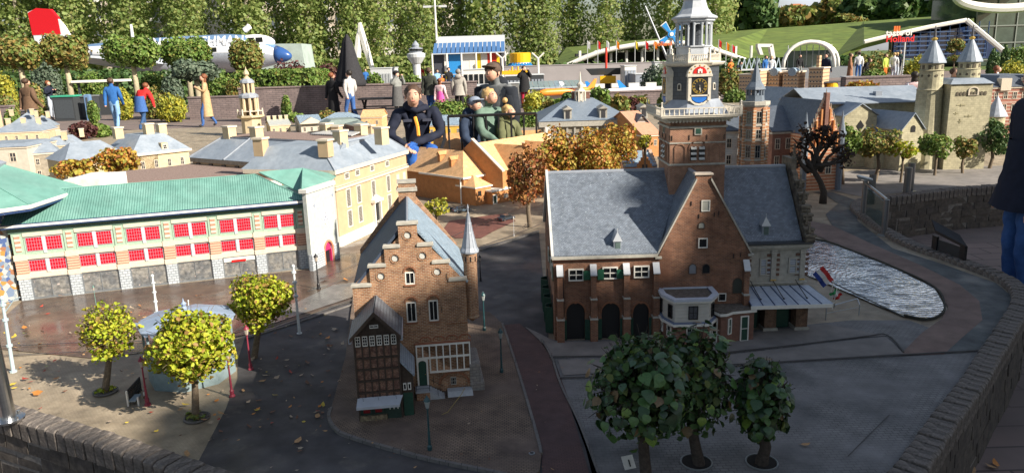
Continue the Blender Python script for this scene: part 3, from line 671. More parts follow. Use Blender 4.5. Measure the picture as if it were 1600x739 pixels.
# ================================================================ market hall with red windows
F=Fac(P(35,470)[:2],P(484,418.7)[:2]); L0=F.L
PEACH=mat('peach_plaster',(.62,.40,.28),r=.7,var=.15,vs=30,stripe=(.018,(.38,.17,.12),.4,1))
REDGL=mat('red_lacquer_glass',(.50,.006,.02),r=.25,var=.15,vs=25,spec=.6)
LILAC=mat('pale_glazing_bar',(.50,.36,.46),r=.5,var=.05)
MINT=mat('mint_paint',(.33,.44,.34),r=.6,var=.12,vs=20)
TURQ=mat('turquoise_sheet',(.155,.335,.285),r=.5,var=.16,vs=3,dirt=.3,c2=(.19,.37,.32))
TURR=mat('ribbed_turquoise_roof',(.155,.335,.285),r=.5,var=.16,vs=3,dirt=.3,c2=(.19,.37,.32),stripe=(.016,(.07,.19,.16),.22,0),bump=1)
SHOPGL=mat('shop_window_display',(.13,.135,.14),r=.08,var=.4,vs=14,c2=(.24,.23,.21),spec=.7,patch=(38,.62,.70,(.50,.40,.36)))
GBLK=mat('grey_block_pier',(.40,.44,.47),r=.7,brick=(.030,.018,.0016,(.46,.49,.52),(.15,.17,.19)),var=.12,vs=20,bump=.6)
NAVY=mat('navy_paint',(.02,.045,.13),r=.4,var=.1)
rb=thing('market_hall','long pale hall with two rows of red windows under a turquoise ribbed roof','building',F.loc,F.rz)
pw=.068; bay=(L0-pw)/6
b=MB(); b.box(0,L0,.02,.70,0,.50); b.build('wall',MINT,rb)
for i in range(7):
    x=i*bay; 
    b=MB(); b.bbox(x,x+pw,-.006,.02,0,.145,.001); b.build('pier',GBLK,rb)
    pb(rb,'pier_cap',CREAM,(x-.004,x+pw+.004,-.010,.02,.145,.178),(x-.004,x+pw+.004,-.010,.02,.270,.308))
    b=MB(); b.box(x,x+pw,-.004,.02,.178,.270); b.build('banded_pier',PEACH,rb)
    b=MB(); b.box(x+.002,x+pw-.002,-.002,.02,.308,.455); b.build('pilaster',MINT,rb)
    b=MB(); b.box(x+.018,x+pw-.018,-.006,.0,.33,.44); b.build('pilaster_panel',mat('brick_cream_panel',(.66,.58,.46),r=.7,stripe=(.032,(.45,.22,.15),.5,1),var=.1),rb)
for i in range(6):
    x0=i*bay+pw; x1=(i+1)*bay
    pb(rb,'band',CREAM,(x0,x1,-.002,.02,.148,.176),(x0,x1,-.005,.02,.276,.300),(x0,x1,-.007,.02,.427,.452))
    b=MB(); b.box(x0,x1,.004,.02,.300,.427); b.build('window_surround',MINT,rb)
    b=MB(); b.box(x0,x1,.012,.02,.176,.276); b.build('window_surround',CREAM,rb)
    m_=(x0+x1)/2; pb(rb,'mullion',mat('grey_mullion',(.5,.52,.55),r=.6),(m_-.010,m_+.010,-.001,.012,.308,.424),(m_-.010,m_+.010,.002,.014,.180,.274))
    ww=(x1-x0)/2-.010-.012
    for xx in (x0+.012,m_+.010):
        window(rb,xx,.328,ww,.090,y=-.001,nx=6,nz=4,fw=.0018,dep=.005,fm=LILAC,gm=REDGL,bar=.0010)
    for xx in (x0+.006,m_+.010):
        window(rb,xx,.190,ww+.003,.074,y=.006,nx=6,nz=3,fw=.0018,dep=.005,fm=LILAC,gm=REDGL,bar=.0010)
    b=MB(); b.box(x0+.006,x1-.006,.008,.019,.004,.145); sw=b.build('shop_window',SHOPGL,rb)
    b=MB(); b.holed(rect(x0,x1,0,.148),[rect(x0+.008,x1-.008,.012,.140)],.002,.016); b.box((x0+x1)/2-.002,(x0+x1)/2+.002,.005,.008,.012,.140); b.build('shop_frame',mat('grey_metal',(.25,.27,.29),r=.4,metal=.5),sw)
    if i==4:
        b=MB(); b.box(x0+.01,x1-.01,-.001,.003,.112,.140); b.build('sign_board',WHITE,rb); b=MB(); b.box(x0+.06,x1-.07,-.002,.0,.108,.124); b.build('sign_plate',mat('signal_red',(.65,.02,.02),r=.4),rb)
b=MB(); b.box(-.01,L0+.01,-.006,.03,.452,.490); b.build('frieze',mat('dark_green_frieze',(.10,.17,.13),r=.6,var=.15),rb)
b=MB(); b.box(-.03,L0+.02,-.040,.02,.490,.500); b.build('soffit',mat('dark_green_frieze'),rb)
b=MB(); b.box(-.035,L0+.025,-.048,-.030,.500,.514); b.build('gutter',WHITE,rb); b=MB(); b.box(-.034,L0+.024,-.0495,-.029,.492,.4995); b.box(-.034,L0+.024,-.044,-.028,.5145,.519); b.build('gutter_trim',NAVY,rb)
zr=.672
b=MB(); q=[(-.03,-.03,.515),(L0+.02,-.03,.515),(L0-.31,.32,zr),(-.03,.32,zr)]; b.ext(q,(0,.0,.008)); b.ext([(-.03,.32,zr),(L0-.31,.32,zr),(L0-.31,.7,.52),(-.03,.7,.52)],(0,0,.008)); b.build('roof',TURR,rb)
b=MB(); b.ext([(L0+.02,-.03,.515),(L0+.02,.7,.515),(L0-.31,.7,.525),(L0-.31,.32,zr)],(0,0,.008)); b.build('roof_hip',TURQ,rb)
b=MB(); b.cyl((L0+.02,-.03,.526),(L0-.31,.32,zr+.010),.004,n=5); b.cyl((-.03,.32,zr+.01),(L0-.31,.32,zr+.01),.004,n=5); b.build('ridge_tile',TURQ,rb)
# entrance tower at the end
q0,q1=P(489,424),P(530,403); E=Fac(q0[:2],q1[:2])
pt=thing('grey_entrance_tower','pale grey stone entrance tower with a star ornament above a pink arched doorway','tower',E.loc,E.rz)
EW=E.L; H=.575
GREYR=mat('pale_grey_render',(.42,.46,.44),r=.8,var=.12,vs=12,c2=(.48,.49,.46))
door=arch_pts(.185,.295,0,.10,.165,10)
b=MB(); b.holed(rect(0,EW,0,H),[door],0,.03); 
def EL(p): w_=Vector((p[0],p[1]))-E.p0; return (w_.dot(E.ax),w_.dot(E.ay))
hb=F.W(L0+.012,.30,0); hc=F.W(L0+.012,.6,0); tb_=[(0,.03),(EW,.03),(EW,.035),(EL(F.W(L0+.30,.62,0))),EL(hc),EL(hb)]
b.xy(tb_,0,H); b.build('wall',GREYR,pt)
b=MB(); b.box(.188,.292,.022,.0295,.004,.098); b.build('door_opening',BLACK,pt)
b=MB(); b.xz(arch_pts(.188,.292,.098,.10,.163,10),.012,.0295); b.build('door_tympanum',mat('magenta_panel',(.55,.03,.13),r=.4),pt)
pb(pt,'door_jamb',mat('magenta_panel'),(.186,.194,.004,.03,0,.10),(.286,.294,.004,.03,0,.10))
b=MB(); n=12
for k in range(n):
    a=math.pi*k/n; c=math.pi*(k+.93)/n; f=lambda t,r:(.24+(.055+r)*math.cos(t),.10+(.065+r)*math.sin(t)); b.xz([f(a,0),f(c,0),f(c,.014),f(a,.014)],-.006,.004)
for s in (.171,.2955): b.box(s,s+.0135,-.006,.004,0,.10)
b.build('arch_surround',mat('terracotta',(.5,.22,.12),r=.8,var=.2,vs=40),pt)
pb(pt,'base_blocks',GBLK,(-.004,.170,-.008,.02,0,.125),(.310,EW+.004,-.008,.02,0,.125),bev=.001)
b=MB(); b.bbox(-.012,EW+.012,-.014,.05,H,H+.028,.002); b.build('parapet',WHITE,pt)

ap_=EL(P(473,264,G+.70)); jr=EL(F.W(1.566,.32,0)); bk_=EL(F.W(L0+.33,.66,0)); 
A=(0,.03,H+.02);B_=(EW,.03,H+.02);C_=(*ap_,.70);J=(*jr,.69);K=(*bk_,H+.0)
Lw=EL(F.W(L0-.02,.10,0)); Lw=(*Lw,H-.02)
b=MB()
for q in ([A,B_,C_],[B_,K,C_],[Lw,A,C_,J]): b.ext(q,(0,0,.008))
b.build('roof',TURQ,pt)
def star(cx,cz,r,n=8,ri=.55): return [(cx+(r if i%2==0 else r*ri)*math.sin(math.pi*i/n),cz+(r if i%2==0 else r*ri)*math.cos(math.pi*i/n)) for i in range(2*n)]
b=MB(); b.xz(star(.235,.36,.062,8,.72),-.004,.002); st=b.build('star_ornament',WHITE,pt)
b=MB()
for k in range(8):
    a=math.pi*k/4; b.xz(star(.235+.03*math.sin(a),.36+.03*math.cos(a),.013,4,.35),-.006,-.0035)
b.xz(star(.235,.36,.018,4,.4),-.006,-.0035); b.build('star_figure',mat('slate_blue_figure',(.22,.25,.36),r=.6),st)
for u,z in ((.095,.47),(.36,.50),(.36,.42),(.09,.28),(.385,.31)):
    b=MB(); b.xz(star(u,z,.016,4,.35),-.003,.001); b.build('small_star',mat('slate_blue_figure') if z>.41 and u!=.36 or z==.5 else WHITE,pt)
# tiled round pavilion at the far left
rp=thing('round_pavilion','turquoise roofed round pavilion with mosaic wall at the left edge of the photo','pavilion')
C=P(-80,400)+Vector((-.02,.15,0)); C=Vector((-3.87,4.94,G+.055))
rp.location=C
def mosaic():
    m=mat('mosaic_tiles',(.3,.35,.4),r=.4,var=0); nt=m.node_tree; N=nt.nodes; b=N['Principled BSDF']
    tc=N.new('ShaderNodeTexCoord'); v=N.new('ShaderNodeTexVoronoi'); v.inputs['Scale'].default_value=38; nt.links.new(tc.outputs['UV'],v.inputs['Vector'])
    sx=N.new('ShaderNodeSeparateColor'); nt.links.new(v.outputs['Color'],sx.inputs[0]); r=N.new('ShaderNodeValToRGB'); r.color_ramp.interpolation='CONSTANT'; e=r.color_ramp.elements
    cs=[(.40,.40,.38),(.06,.10,.24),(.38,.20,.05),(.24,.28,.31),(.38,.38,.36),(.14,.19,.28),(.28,.13,.07)]
    while len(e)<len(cs): e.new(.5)
    for i,c in enumerate(cs): e[i].position=i/len(cs); e[i].color=(*c,1)
    nt.links.new(sx.outputs[0],r.inputs[0]); nt.links.new(r.outputs[0],b.inputs['Base Color']); return m
MOS=mosaic()
b=MB(); b.lathe([(.62,-.055),(.62,.48),(.60,.56)],n=10,rot=.5); b.build('wall',MOS,rp)
b=MB(); b.lathe([(.89,.585),(.895,.60),(.43,.80),(.40,.80)],n=8,rot=.556); b.build('roof',TURQ,rp)
b=MB(); b.lathe([(.905,.578),(.91,.594),(.895,.600),(.88,.585)],n=8,rot=.556); b.build('eaves_trim',WHITE,rp)
b=MB(); b.lathe([(.62,.553),(.895,.560),(.90,.577),(.6,.577)],n=8,rot=.556); b.build('soffit',NAVY,rp)
b=MB(); b.lathe([(.44,.79),(.45,.815),(.42,.83),(.1,.84)],n=12); b.build('roof_cap',LEAD,rp)
b=MB()
for k in range(8):
    a=2*math.pi*(k+.556)/8; b.cyl((.89*math.cos(a),.89*math.sin(a),.602),(.43*math.cos(a),.43*math.sin(a),.803),.005,n=4)
b.build('roof_seam',TURQ,rp,kind='stuff')
BLU=mat('bright_blue_paint',(.02,.12,.5),r=.4,var=.1)
sa=P(6,462)
ks=thing('blue_kiosk','small bright blue open frame kiosk beside the mosaic wall','kiosk',(sa.x-.12,sa.y+.02,G),.3)
for z in (.0,.05,.10): b=MB(); b.box(0,.19,-.01,.10,z,z+.012); b.build('shelf',BLU,ks)
for x in (0,.06,.12,.178): b=MB(); b.box(x,x+.012,-.014,.0,0,.16); b.build('post',BLU,ks)
b=MB(); b.bbox(-.01,.2,-.02,.11,.16,.175); b.build('roof',BLU,ks); b=MB(); b.box(.01,.18,.05,.09,.012,.158); b.build('back_panel',NAVY,ks)
# ================================================================ weigh house with clock tower
F=Fac((.214,3.721),(1.214,3.721))
wg=thing('weigh_house','large brown brick weigh house with blue slate roofs and a tall clock tower','building',F.loc,0)
DP=.87; EZ=.452; RZ=.822; GX0,GX1=.543,1.012; GC=.757
# left wing wall with arched openings
ar=[(.075,.165),(.245,.335),(.42,.51)]
px_ar=[((885),(914)),(940,969),(989,1014)]
holes=[]; arcs=[]
for u0,u1 in px_ar:
    x0=F.l(u0,500)[0]; x1=F.l(u1,500)[0]; zt=F.l((u0+u1)/2,473)[1]; arcs.append((x0,x1,zt)); holes.append(arch_pts(x0,x1,.0,zt-.055,zt))
b=MB(); 
o_=[(-.003,0)]
for h in holes: o_+= [h[0]]+h[2:][::-1]+[h[1]]
o_+=[(GX0,0),(GX0,EZ-.02),(-.003,EZ-.02)]
b.holed(o_,[],0,.02); b.box(-.003,GX0,.02,DP,0,EZ); 
b.yz([(.02,EZ),(DP,EZ),(.435,RZ)],.0,.02)
b.holed([(GX0,0),(GX1,0),(GX1,EZ),(GC+.045,.838),(GC+.045,.862),(GC-.035,.862),(GC-.035,.838),(GX0,EZ)],[],0,.02)
b.box(GX0,GX1,.02,.45,0,EZ); b.box(1.012,1.345,.135,DP,0,.462); 
wall=b.build('wall',WAAGBR,wg)
pb(wg,'cornice',mat('red_moulding'),(-.008,GX0-.03,-.008,.02,EZ-.018,EZ-.006)); pb(wg,'gutter',STONE,(-.012,GX0-.012,-.022,.0,EZ-.005,EZ+.008))
for (x0,x1,zt) in arcs:
    b=MB(); b.xz(arch_pts(x0+.001,x1-.001,0,zt-.055,zt-.001),.0155,.0195); b.build('arch_recess',BLACK,wg)
    b=MB(); n=9
    for k in range(n):
        a=math.pi*k/n; c=math.pi*(k+.94)/n; w2=(x1-x0)/2; f=lambda t,r:((x0+x1)/2+(w2+r)*math.cos(t),zt-.055+(.055+r)*math.sin(t)); b.xz([f(a,.0005),f(c,.0005),f(c,.009),f(a,.009)],-.003,.002)
    b.xz([((x0+x1)/2-.008,zt+.006),((x0+x1)/2+.008,zt+.006),((x0+x1)/2+.006,zt-.004),((x0+x1)/2-.006,zt-.004)],-.005,.001)
    b.build('arch_ring',mat('dark_brick_arch'),wg)
    for xx,s in ((x0-.012,-1),(x1-.012,1)):
        b=MB(); b.T=Matrix.Translation((xx+.012,-.002,0))@Matrix.Rotation(s*1.15,4,'Z'); b.box(-.003,.003,-.052,0,.004,.115) ; b.T=None; b.build('arch_door',GREEN,wg)
# upper windows and shutters
for i,(u0,u1,v0,v1) in enumerate(((888,912,420,438),(941,965,417,435),(990,1014,415,433))):
    wpx(wg,F,u0,v0,u1,v1,y=0,nx=2,nz=2,fw=.006,dep=.012,bar=.004)
for u0,u1,v0,v1,rz in ((911,923,422,436,.3),(933,942,420,436,-.3),(963,974,420,434,.3)):
    a=F.l(u0,v0); c=F.l(u1,v1); b=MB(); b.box(0,c[0]-a[0]+.004,-.003,0,0,a[1]-c[1]); b.box(.002,c[0]-a[0]+.002,-.0045,-.003,.003,(a[1]-c[1])/2-.002); b.box(.002,c[0]-a[0]+.002,-.0045,-.003,(a[1]-c[1])/2+.002,a[1]-c[1]-.003)
    b.build('shutter',mat('bottle_green',(.02,.10,.055),r=.45,var=.2),wg,(a[0],-.012,c[1]))
# buttresses
def buttress(x,w,top=.40,par=wg,y=0):
    b=MB(); b.box(x,x+w,y-.05,y+.001,0,.13); b.box(x+.003,x+w-.003,y-.042,y+.001,.13,.235); b.box(x+.005,x+w-.005,y-.032,y+.001,.235,top-.035); o=b.build('buttress',WAAGBR,par)
    pb(o,'stone_offset',STONE,(x-.002,x+w+.002,y-.053,y,.126,.134),(x+.001,x+w-.001,y-.045,y,.231,.239),bev=.002)
    b=MB(); b.ext([(x+.002,y-.038,top-.04),(x+w-.002,y-.038,top-.04),(x+w-.002,y-.002,top+.01),(x+.002,y-.002,top+.01)],(0,-.003,.006)); b.build('buttress_cap',mat('pale_lead_cap',(.55,.57,.60),r=.4,var=.1),o)
for u in (876,928,979,1025): x=F.l(u,500,-.03)[0]; buttress(x-.019,.038)
buttress(.975,.036,.40)
b=MB(); b.cyl((.045,-.008,.02),(.045,-.008,.40),.0035,n=6); b.build('drain_pipe',mat('pipe_brown',(.06,.04,.035),r=.5),wg)
# star shaped wall anchors etc
for u,v in ((1080,318),(1092,338),(1123,333),(1116,335),(1125,465),(1172,420),(1146,400),(1157,398)):
    pb(wg,'wall_anchor',BLACK,(*[F.l(u,v)[0]+d for d in (-.0018,.0018)],-.004,0,F.l(u,v)[1]-.011,F.l(u,v)[1]+.011))
# gable openings
blind=mat('pale_shutter_board',(.36,.36,.32),r=.7,var=.15)
wpx(wg,F,1096,313,1109,330,nx=1,nz=1,fw=.004,dep=.006,gm=blind)
wpx(wg,F,1091,372,1105,387,nx=1,nz=1,fw=.005,dep=.008)
wpx(wg,F,1091,347,1101,357,nx=1,nz=1,fw=.003,dep=.005,fm=mat('sooty_brick',(.09,.06,.045)),gm=blind,arch=True)
wpx(wg,F,1076,412,1088,428,nx=1,nz=1,fw=.003,dep=.005,fm=mat('sooty_brick'),gm=mat('grey_board',(.22,.23,.26),r=.6),arch=True)
wpx(wg,F,1097,412,1109,427,nx=1,nz=1,fw=.003,dep=.005,fm=mat('sooty_brick'),arch=True)
wpx(wg,F,1145,434,1159,458,nx=1,nz=1,fw=.003,dep=.005,fm=mat('sooty_brick'),gm=mat('mossy_panel',(.05,.055,.045)),arch=True)
wpx(wg,F,1122,458,1134,470,nx=1,nz=1,fw=.004,dep=.006)
wpx(wg,F,1095,448,1107,460,nx=1,nz=1,fw=.004,dep=.006)
b=MB(); 
for s in (-1,1):
    x0=GC-.030 if s<0 else GC+.040; x1=GX0-.012 if s<0 else GX1+.004
    b.ext([(x0,-.010,.836),(x0,.024,.836),(x1,.024,EZ-.006),(x1,-.010,EZ-.006)],(s*.002,0,.012))
b.build('gable_coping',STONE,wg,kind=None)
pb(wg,'gable_kneeler',STONE,(GX0-.022,GX0+.012,-.012,.022,EZ-.018,EZ-.006),(GX1-.01,GX1+.018,-.012,.022,EZ-.018,EZ-.006),bev=.002)
pb(wg,'gable_cap',mat('pale_cap_stone',(.42,.36,.30),r=.8),(GC-.042,GC+.052,-.008,.045,.862,.872),bev=.003)
# roofs : individual lead-flecked scales are a few millimetres, so they stay relief
th_=.008
b=MB(); b.ext([(-.004,-.008,EZ+.006),(GX0,-.008,EZ+.006),(GX0+.001,.015,EZ+.024),(GC,.435,RZ),(-.004,.435,RZ)],(0,-.003,th_)); b.build('roof',SLATE,wg)
b=MB(); b.ext([(-.004,DP+.01,EZ),(1.345,DP+.01,EZ),(1.345,.435,RZ-.001),(-.004,.435,RZ-.001)],(0,.003,th_)); b.build('roof_rear',SLATE,wg)
b=MB(); b.ext([(GX1-.012,.130,.468),(1.33,.130,.468),(1.33,.435,RZ),(GC,.435,RZ)],(0,-.003,th_)); b.build('roof',SLATE,wg)
NSL=SLATE
for s in (-1,1):
    xe=GX0+.004 if s<0 else GX1-.004
    b=MB(); b.ext([(xe,.018,EZ+.0),(xe,.43,EZ+.0),(GC,.43,.842),(GC,.018,.842)],(s*.004,0,th_)); b.build('roof',NSL,wg)
pb(wg,'ridge',LEAD,(-.012,.655,.425,.447,RZ+.004,RZ+.018),(.95,1.33,.425,.447,RZ+.004,RZ+.018),(GC-.008,GC+.008,.022,.30,.846,.858),bev=.004)
b=MB(); b.ext([(-.016,-.02,EZ+.0),(-.003,-.02,EZ+.0),(-.003,.435,RZ+.01),(-.016,.435,RZ+.01)],(0,-.003,.018)); b.ext([(-.016,DP+.02,EZ),(-.003,DP+.02,EZ),(-.003,.435,RZ+.009),(-.016,.435,RZ+.009)],(0,.003,.018)); b.build('verge',mat('white_verge',(.55,.55,.53),r=.6),wg)
b=MB(); b.cyl((GX0+.016,.0,EZ+.012),(GC,.43*1,.842),.003,n=4) if 0 else None
# dormers
def dormer(x,y,z,w=.026,par=wg):
    b=MB(); b.box(x-w,x+w,y,y+.09,z,z+.06); b.box(x-w-.003,x+w+.003,y-.004,y+.002,z-.003,z+.003); o=b.build('dormer',LEAD,par)
    b=MB(); b.add([(x-w-.006,y-.006,z+.058),(x+w+.006,y-.006,z+.058),(x+w+.006,y+.10,z+.058),(x-w-.006,y+.10,z+.058),(x,y+.004,z+.108),(x,y+.10,z+.108)],[(0,1,4),(1,2,5,4),(2,3,5),(3,0,4,5),(0,3,2,1)]); b.cyl((x,y+.006,z+.105),(x,y+.006,z+.125),.002,n=4); b.build('dormer_roof',mat('bright_zinc',(.5,.52,.55),r=.35,metal=.3,var=.1),o)
    pb(o,'dormer_shutter',mat('grey_green_board',(.09,.13,.12),r=.6),(x-w+.008,x+w-.004,y-.003,y,z+.004,z+.052))
a=F.l(965,401,.015); dormer(a[0],.02,EZ+.016,.019)
a=F.l(1196,382,.15); dormer(a[0],.155,.495,.019)
# left side wall : dark arched doors with leaves ajar and shuttered windows
for y in (.10,.27,.44,.62):
    b=MB(); b.yz([(y,0),(y+.09,0)]+[(y+.045+.045*math.cos(math.pi*i/8),.16+.05*math.sin(math.pi*i/8)) for i in range(9)],-.006,-.0025); b.build('side_arch',BLACK,wg)
    for yy,s in ((y,-1),(y+.09,1)):
        b=MB(); b.T=Matrix.Translation((-.004,yy,0))@Matrix.Rotation(s*.5,4,'Z'); b.box(-.045,0,-.003,.003,.004,.15); b.T=None; b.build('side_door',GREEN,wg)
for y in (.06,.2,.42):
    o=window(wg,0,0,.055,.075,y=0,nx=2,nz=2,fw=.005,dep=.008); o.location=(-.009,y+.055,.32); o.rotation_euler=(0,0,-math.pi/2)
    pb(wg,'shutter',mat('bottle_green'),(-.008,-.004,y-.03,y-.002,.32,.395),(-.008,-.004,y+.057,y+.085,.32,.395))
for y,z in ((.43,.52),(.30,.54)): pb(wg,'slit_window',BLACK,(-.006,-.0025,y,y+.02,z,z+.07))
# right wing: sandstone front with two cross windows, canopy on brick piers
RW=F.l(1167,400,.12)[0]; rx0,rx1=1.012,1.345; fy=.132
b=MB(); b.box(rx0,rx1,fy-.008,fy,.195,.462); b.box(rx1-.02,rx1+.004,fy-.006,DP,.195,.462); b.build('stone_front',STONE,wg)
pb(wg,'cornice',STONE,(rx0-.004,rx1+.02,fy-.022,fy,.430,.444),(rx0-.004,rx1+.03,fy-.036,fy+.01,.4445,.462),(rx0-.004,rx1+.018,fy-.020,fy,.243,.254),(rx0-.004,rx1+.012,fy-.014,fy,.196,.208),bev=.003)
pb(wg,'gutter',mat('dark_gutter',(.05,.055,.06),r=.4),(rx0-.005,rx1+.034,fy-.042,fy+.01,.4625,.472))
wpx_=[]
for u0,u1,v0,v1 in ((1187,1207,403,430),(1232,1255,402,427)):
    wpx(wg,F,u0,v0,u1,v1,y=fy-.008,nx=2,nz=2,fw=.007,dep=.010,bar=.006,each=True,fm=STONE,gm=BLINDS)
for x in (rx0+.003,(rx0+rx1)/2-.012,rx1-.024):
    b=MB(); b.bbox(x,x+.026,fy-.022,fy-.008,.256,.428,.001); c=b.build('pilaster',STONE,wg)
    pb(c,'capital',STONE,(x-.003,x+.029,fy-.026,fy-.008,.410,.418),(x-.003,x+.029,fy-.026,fy-.008,.422,.4295),bev=.002)
    pb(c,'pilaster_base',GOLD,(x-.002,x+.028,fy-.025,fy-.022,.262,.268))
    for k in range(5):
        z=.285+k*.027
        for xx in (x-.022,x+.027): pb(wg,'quoin',mat('brown_quoin',(.15,.085,.06),r=.85,var=.25,vs=30),(xx,xx+.020,fy-.013,fy-.008,z,z+.014))
for x in (rx0+.08,rx0+.245): pb(wg,'corbel',STONE,(x,x+.016,fy-.018,fy-.008,.215,.236))
pb(wg,'brick_band',WAAGBR,(rx0,rx1+.002,fy-.006,fy,.15,.194))
# flat black panel stands in for the shade inside the arcade
pb(wg,'arcade_shade_panel',BLACK,(rx0+.004,rx1-.004,fy-.004,fy+.001,.002,.149))
for x in (1.118,1.285): 
    pb(wg,'pier',mat('patchy_brick',(.23,.10,.055),r=.85,c2=(.12,.075,.05),vs=30,var=.3,brick=(.014,.006,.001,(.16,.08,.05),(.2,.17,.13))),(x,x+.062,.035,.11,.022,.165)); pb(wg,'pier_base',STONE,(x-.008,x+.070,.026,.118,0,.0225),bev=.003)
pb(wg,'arcade_door',GREEN,(1.035,1.10,.10,.104,0,.15),(1.19,1.27,.10,.104,0,.15))
ZN=mat('zinc_canopy_panel',(.40,.45,.53),r=.4,var=.15,vs=12)
cx0,cx1=1.003,1.425; cb=1.385
n=7; fr=(cx0,-.10,.178)
for k in range(n):
    t0,t1=k/n,(k+1)/n; g=.002
    B=lambda t:(rx0-.002+(rx1+.03-rx0)*t,.112,.226); Ff=lambda t:(cx0+(cx1-cx0)*t,-.088,.186)
    a0,a1=Ff(t0),Ff(t1); b1,b0=B(t1),B(t0)
    b=MB(); b.ext([(a0[0]+g,a0[1],a0[2]),(a1[0]-g,a1[1],a1[2]),(b1[0]-g,b1[1],b1[2]),(b0[0]+g,b0[1],b0[2])],(0,0,.005)); b.build('canopy_panel',ZN,wg)
    b=MB(); b.cyl((a0[0],a0[1],a0[2]+.006),(b0[0],b0[1],b0[2]+.006),.0028,n=4); b.build('canopy_seam',NAVY,wg)
b=MB(); b.ext([(cx1,-.088,.186),(cx1,.11,.186),(rx1+.03,.112,.226)],(0,0,.005)); b.build('canopy_panel',ZN,wg)
b=MB(); b.box(cx0-.003,cx1+.003,-.094,-.087,.172,.190); b.box(cx1-.003,cx1+.003,-.094,.12,.172,.190); b.build('canopy_fascia',WHITE,wg)
b=MB(); b.box(cx0,cx1-.004,-.087,.12,.174,.183); b.build('canopy_soffit',WOODDK,wg)
for k in (1,3,5):
    x=cx0+(cx1-cx0)*(k+.1)/n; b=MB(); b.tube([(x,-.03,.205),(x-.008,.04,.235),(x-.01,.115,.262)],.0022,5); b.ell((x,-.03,.206),(.006,.006,.004),6,4); b.build('canopy_stay',BLACK,wg)
# ornate stepped end gable with scrolls and obelisks
ex=1.338
b=MB(); 
prof=[(.10,.462),(.10,.50),(.13,.50),(.13,.54),(.165,.56),(.165,.60),(.20,.60),(.21,.66),(.25,.68),(.25,.73),(.30,.74),(.33,.80),(.36,.82),(.36,.88),(.51,.88),(.51,.82),(.54,.80),(.57,.74),(.62,.73),(.62,.68),(.66,.66),(.67,.60),(.71,.60),(.71,.56),(.74,.54),(.74,.50),(.87,.50),(.87,.462)]
b.yz(prof,ex,ex+.028); eg=b.build('end_gable',mat('sooty_sandstone',(.20,.17,.13),r=.85,c2=(.09,.075,.06),vs=18,var=.35,bump=.8,bs=80),wg)
for y,z in ((.10,.505),(.145,.56),(.20,.665),(.26,.735),(.37,.885),(.62,.735),(.72,.60)):
    b=MB(); b.lathe([(.012,0),(.013,.006),(.008,.010),(.010,.02),(.004,.062),(.006,.066),(.006,.072),(.001,.078)],(ex+.016,y,z),4,.5); b.build('obelisk',mat('sooty_sandstone'),eg)
for k,(y,z) in enumerate(((.115,.50),(.14,.53),(.17,.60),(.20,.64),(.25,.70),(.30,.76))):
    b=MB(); b.bbox(ex-.006,ex+.05,y-.03,y+.008,z,z+.014,.003); b.build('gable_moulding',mat('sooty_sandstone'),eg)
    b=MB(); b.cyl((ex-.002,y-.012,z-.016),(ex+.046,y-.012,z-.016),.015,n=8); b.build('scroll',mat('sooty_sandstone'),eg)
# ---- bay house and annex in front of the gable
BR2=mat('plain_red_brick',(.21,.10,.07),r=.85,var=.2,vs=12,brick=(.013,.005,.0006,(.17,.08,.055),(.18,.12,.10)),bump=.3)
WB=mat('white_boarding',(.55,.53,.48),r=.6,var=.1)
def oct_(x0,x1,y0,y1,c): return [(x0,y1),(x0,y0+c),(x0+c*.35,y0+c*.25),(x0+c,y0),(x1-c,y0),(x1-c*.2,y0+c*.5),(x1,y0+c*1.0),(x1,y1)]
bx0,bx1,by0,by1=.556,.800,-.185,-.001
def octp(g): return [(bx0-g,by1),(bx0-g,by0+.09-g*.3),(bx0+.035-g*.6,by0-g),(bx1-.045+g*.5,by0-g),(bx1+g,by0+.07-g*.4),(bx1+g,by1)]
b=MB(); b.xy(octp(0),0,.136); bh=b.build('bay_base',BR2,wg)
b=MB(); b.xy(octp(.002),.136,.262); bu=b.build('bay_upper',WB,wg)
b=MB(); b.xy(octp(.020),.131,.142); b.build('bay_cornice',WHITE,wg); b=MB(); b.xy(octp(.014),.1425,.150); b.build('bay_flashing',mat('blue_grey_flashing',(.16,.20,.30),r=.5),wg)
b=MB(); b.xy(octp(.018),.253,.263); b.build('bay_cornice',WHITE,wg)
rim_=octp(.022); inn=octp(-.006)
b=MB(); b.xy(octp(-.004),.263,.270); b.build('bay_roof',mat('mossy_felt',(.10,.085,.07),r=.95,c2=(.16,.14,.12),vs=50,var=.4,bump=1,bs=150),wg)
b=MB()
for i in range(5):
    a,c=rim_[i],rim_[i+1]; d,e=inn[i],inn[i+1]; b.hexa([(*a,.2632),(*c,.2632),(*e,.2632),(*d,.2632)],[(*a,.276),(*c,.276),(*e,.276),(*d,.276)])
b.box(bx0,bx1,by1-.014,by1,.2632,.276); b.build('bay_parapet',mat('pale_blue_parapet',(.50,.54,.62),r=.5,var=.08),wg)
b=MB()
for i in range(5):
    d,e=inn[i],inn[i+1]; b.cyl((*d,.271),(*e,.271),.003,n=4)
b.build('bay_roof_edge',NAVY,wg)
for k in range(5):
    b=MB(); z=.158+k*.018; b.xy(octp(.0045),z,z+.0150); b.build('weatherboard',WB,wg)
fy2=by0-.0045
window(wg,.655,.165,.048,.070,y=fy2-.006,nx=2,nz=2,fw=.004,dep=.008,fm=BLACK,gm=mat('curtained_glass',(.10,.10,.11),r=.2,var=.5,vs=60))
def win_on(par,p,q,t,z,w,h,**k):
    "window on the wall running from p to q (2-d), t along it"
    d=Vector((q[0]-p[0],q[1]-p[1])); L=d.length; d/=L; o=window(par,0,0,w,h,y=0,**k); n=Vector((d.y,-d.x)); c=Vector(p)+d*(t*L-w/2)+n*.007; o.location=(c.x,c.y,z); o.rotation_euler=(0,0,math.atan2(d.y,d.x)); return o
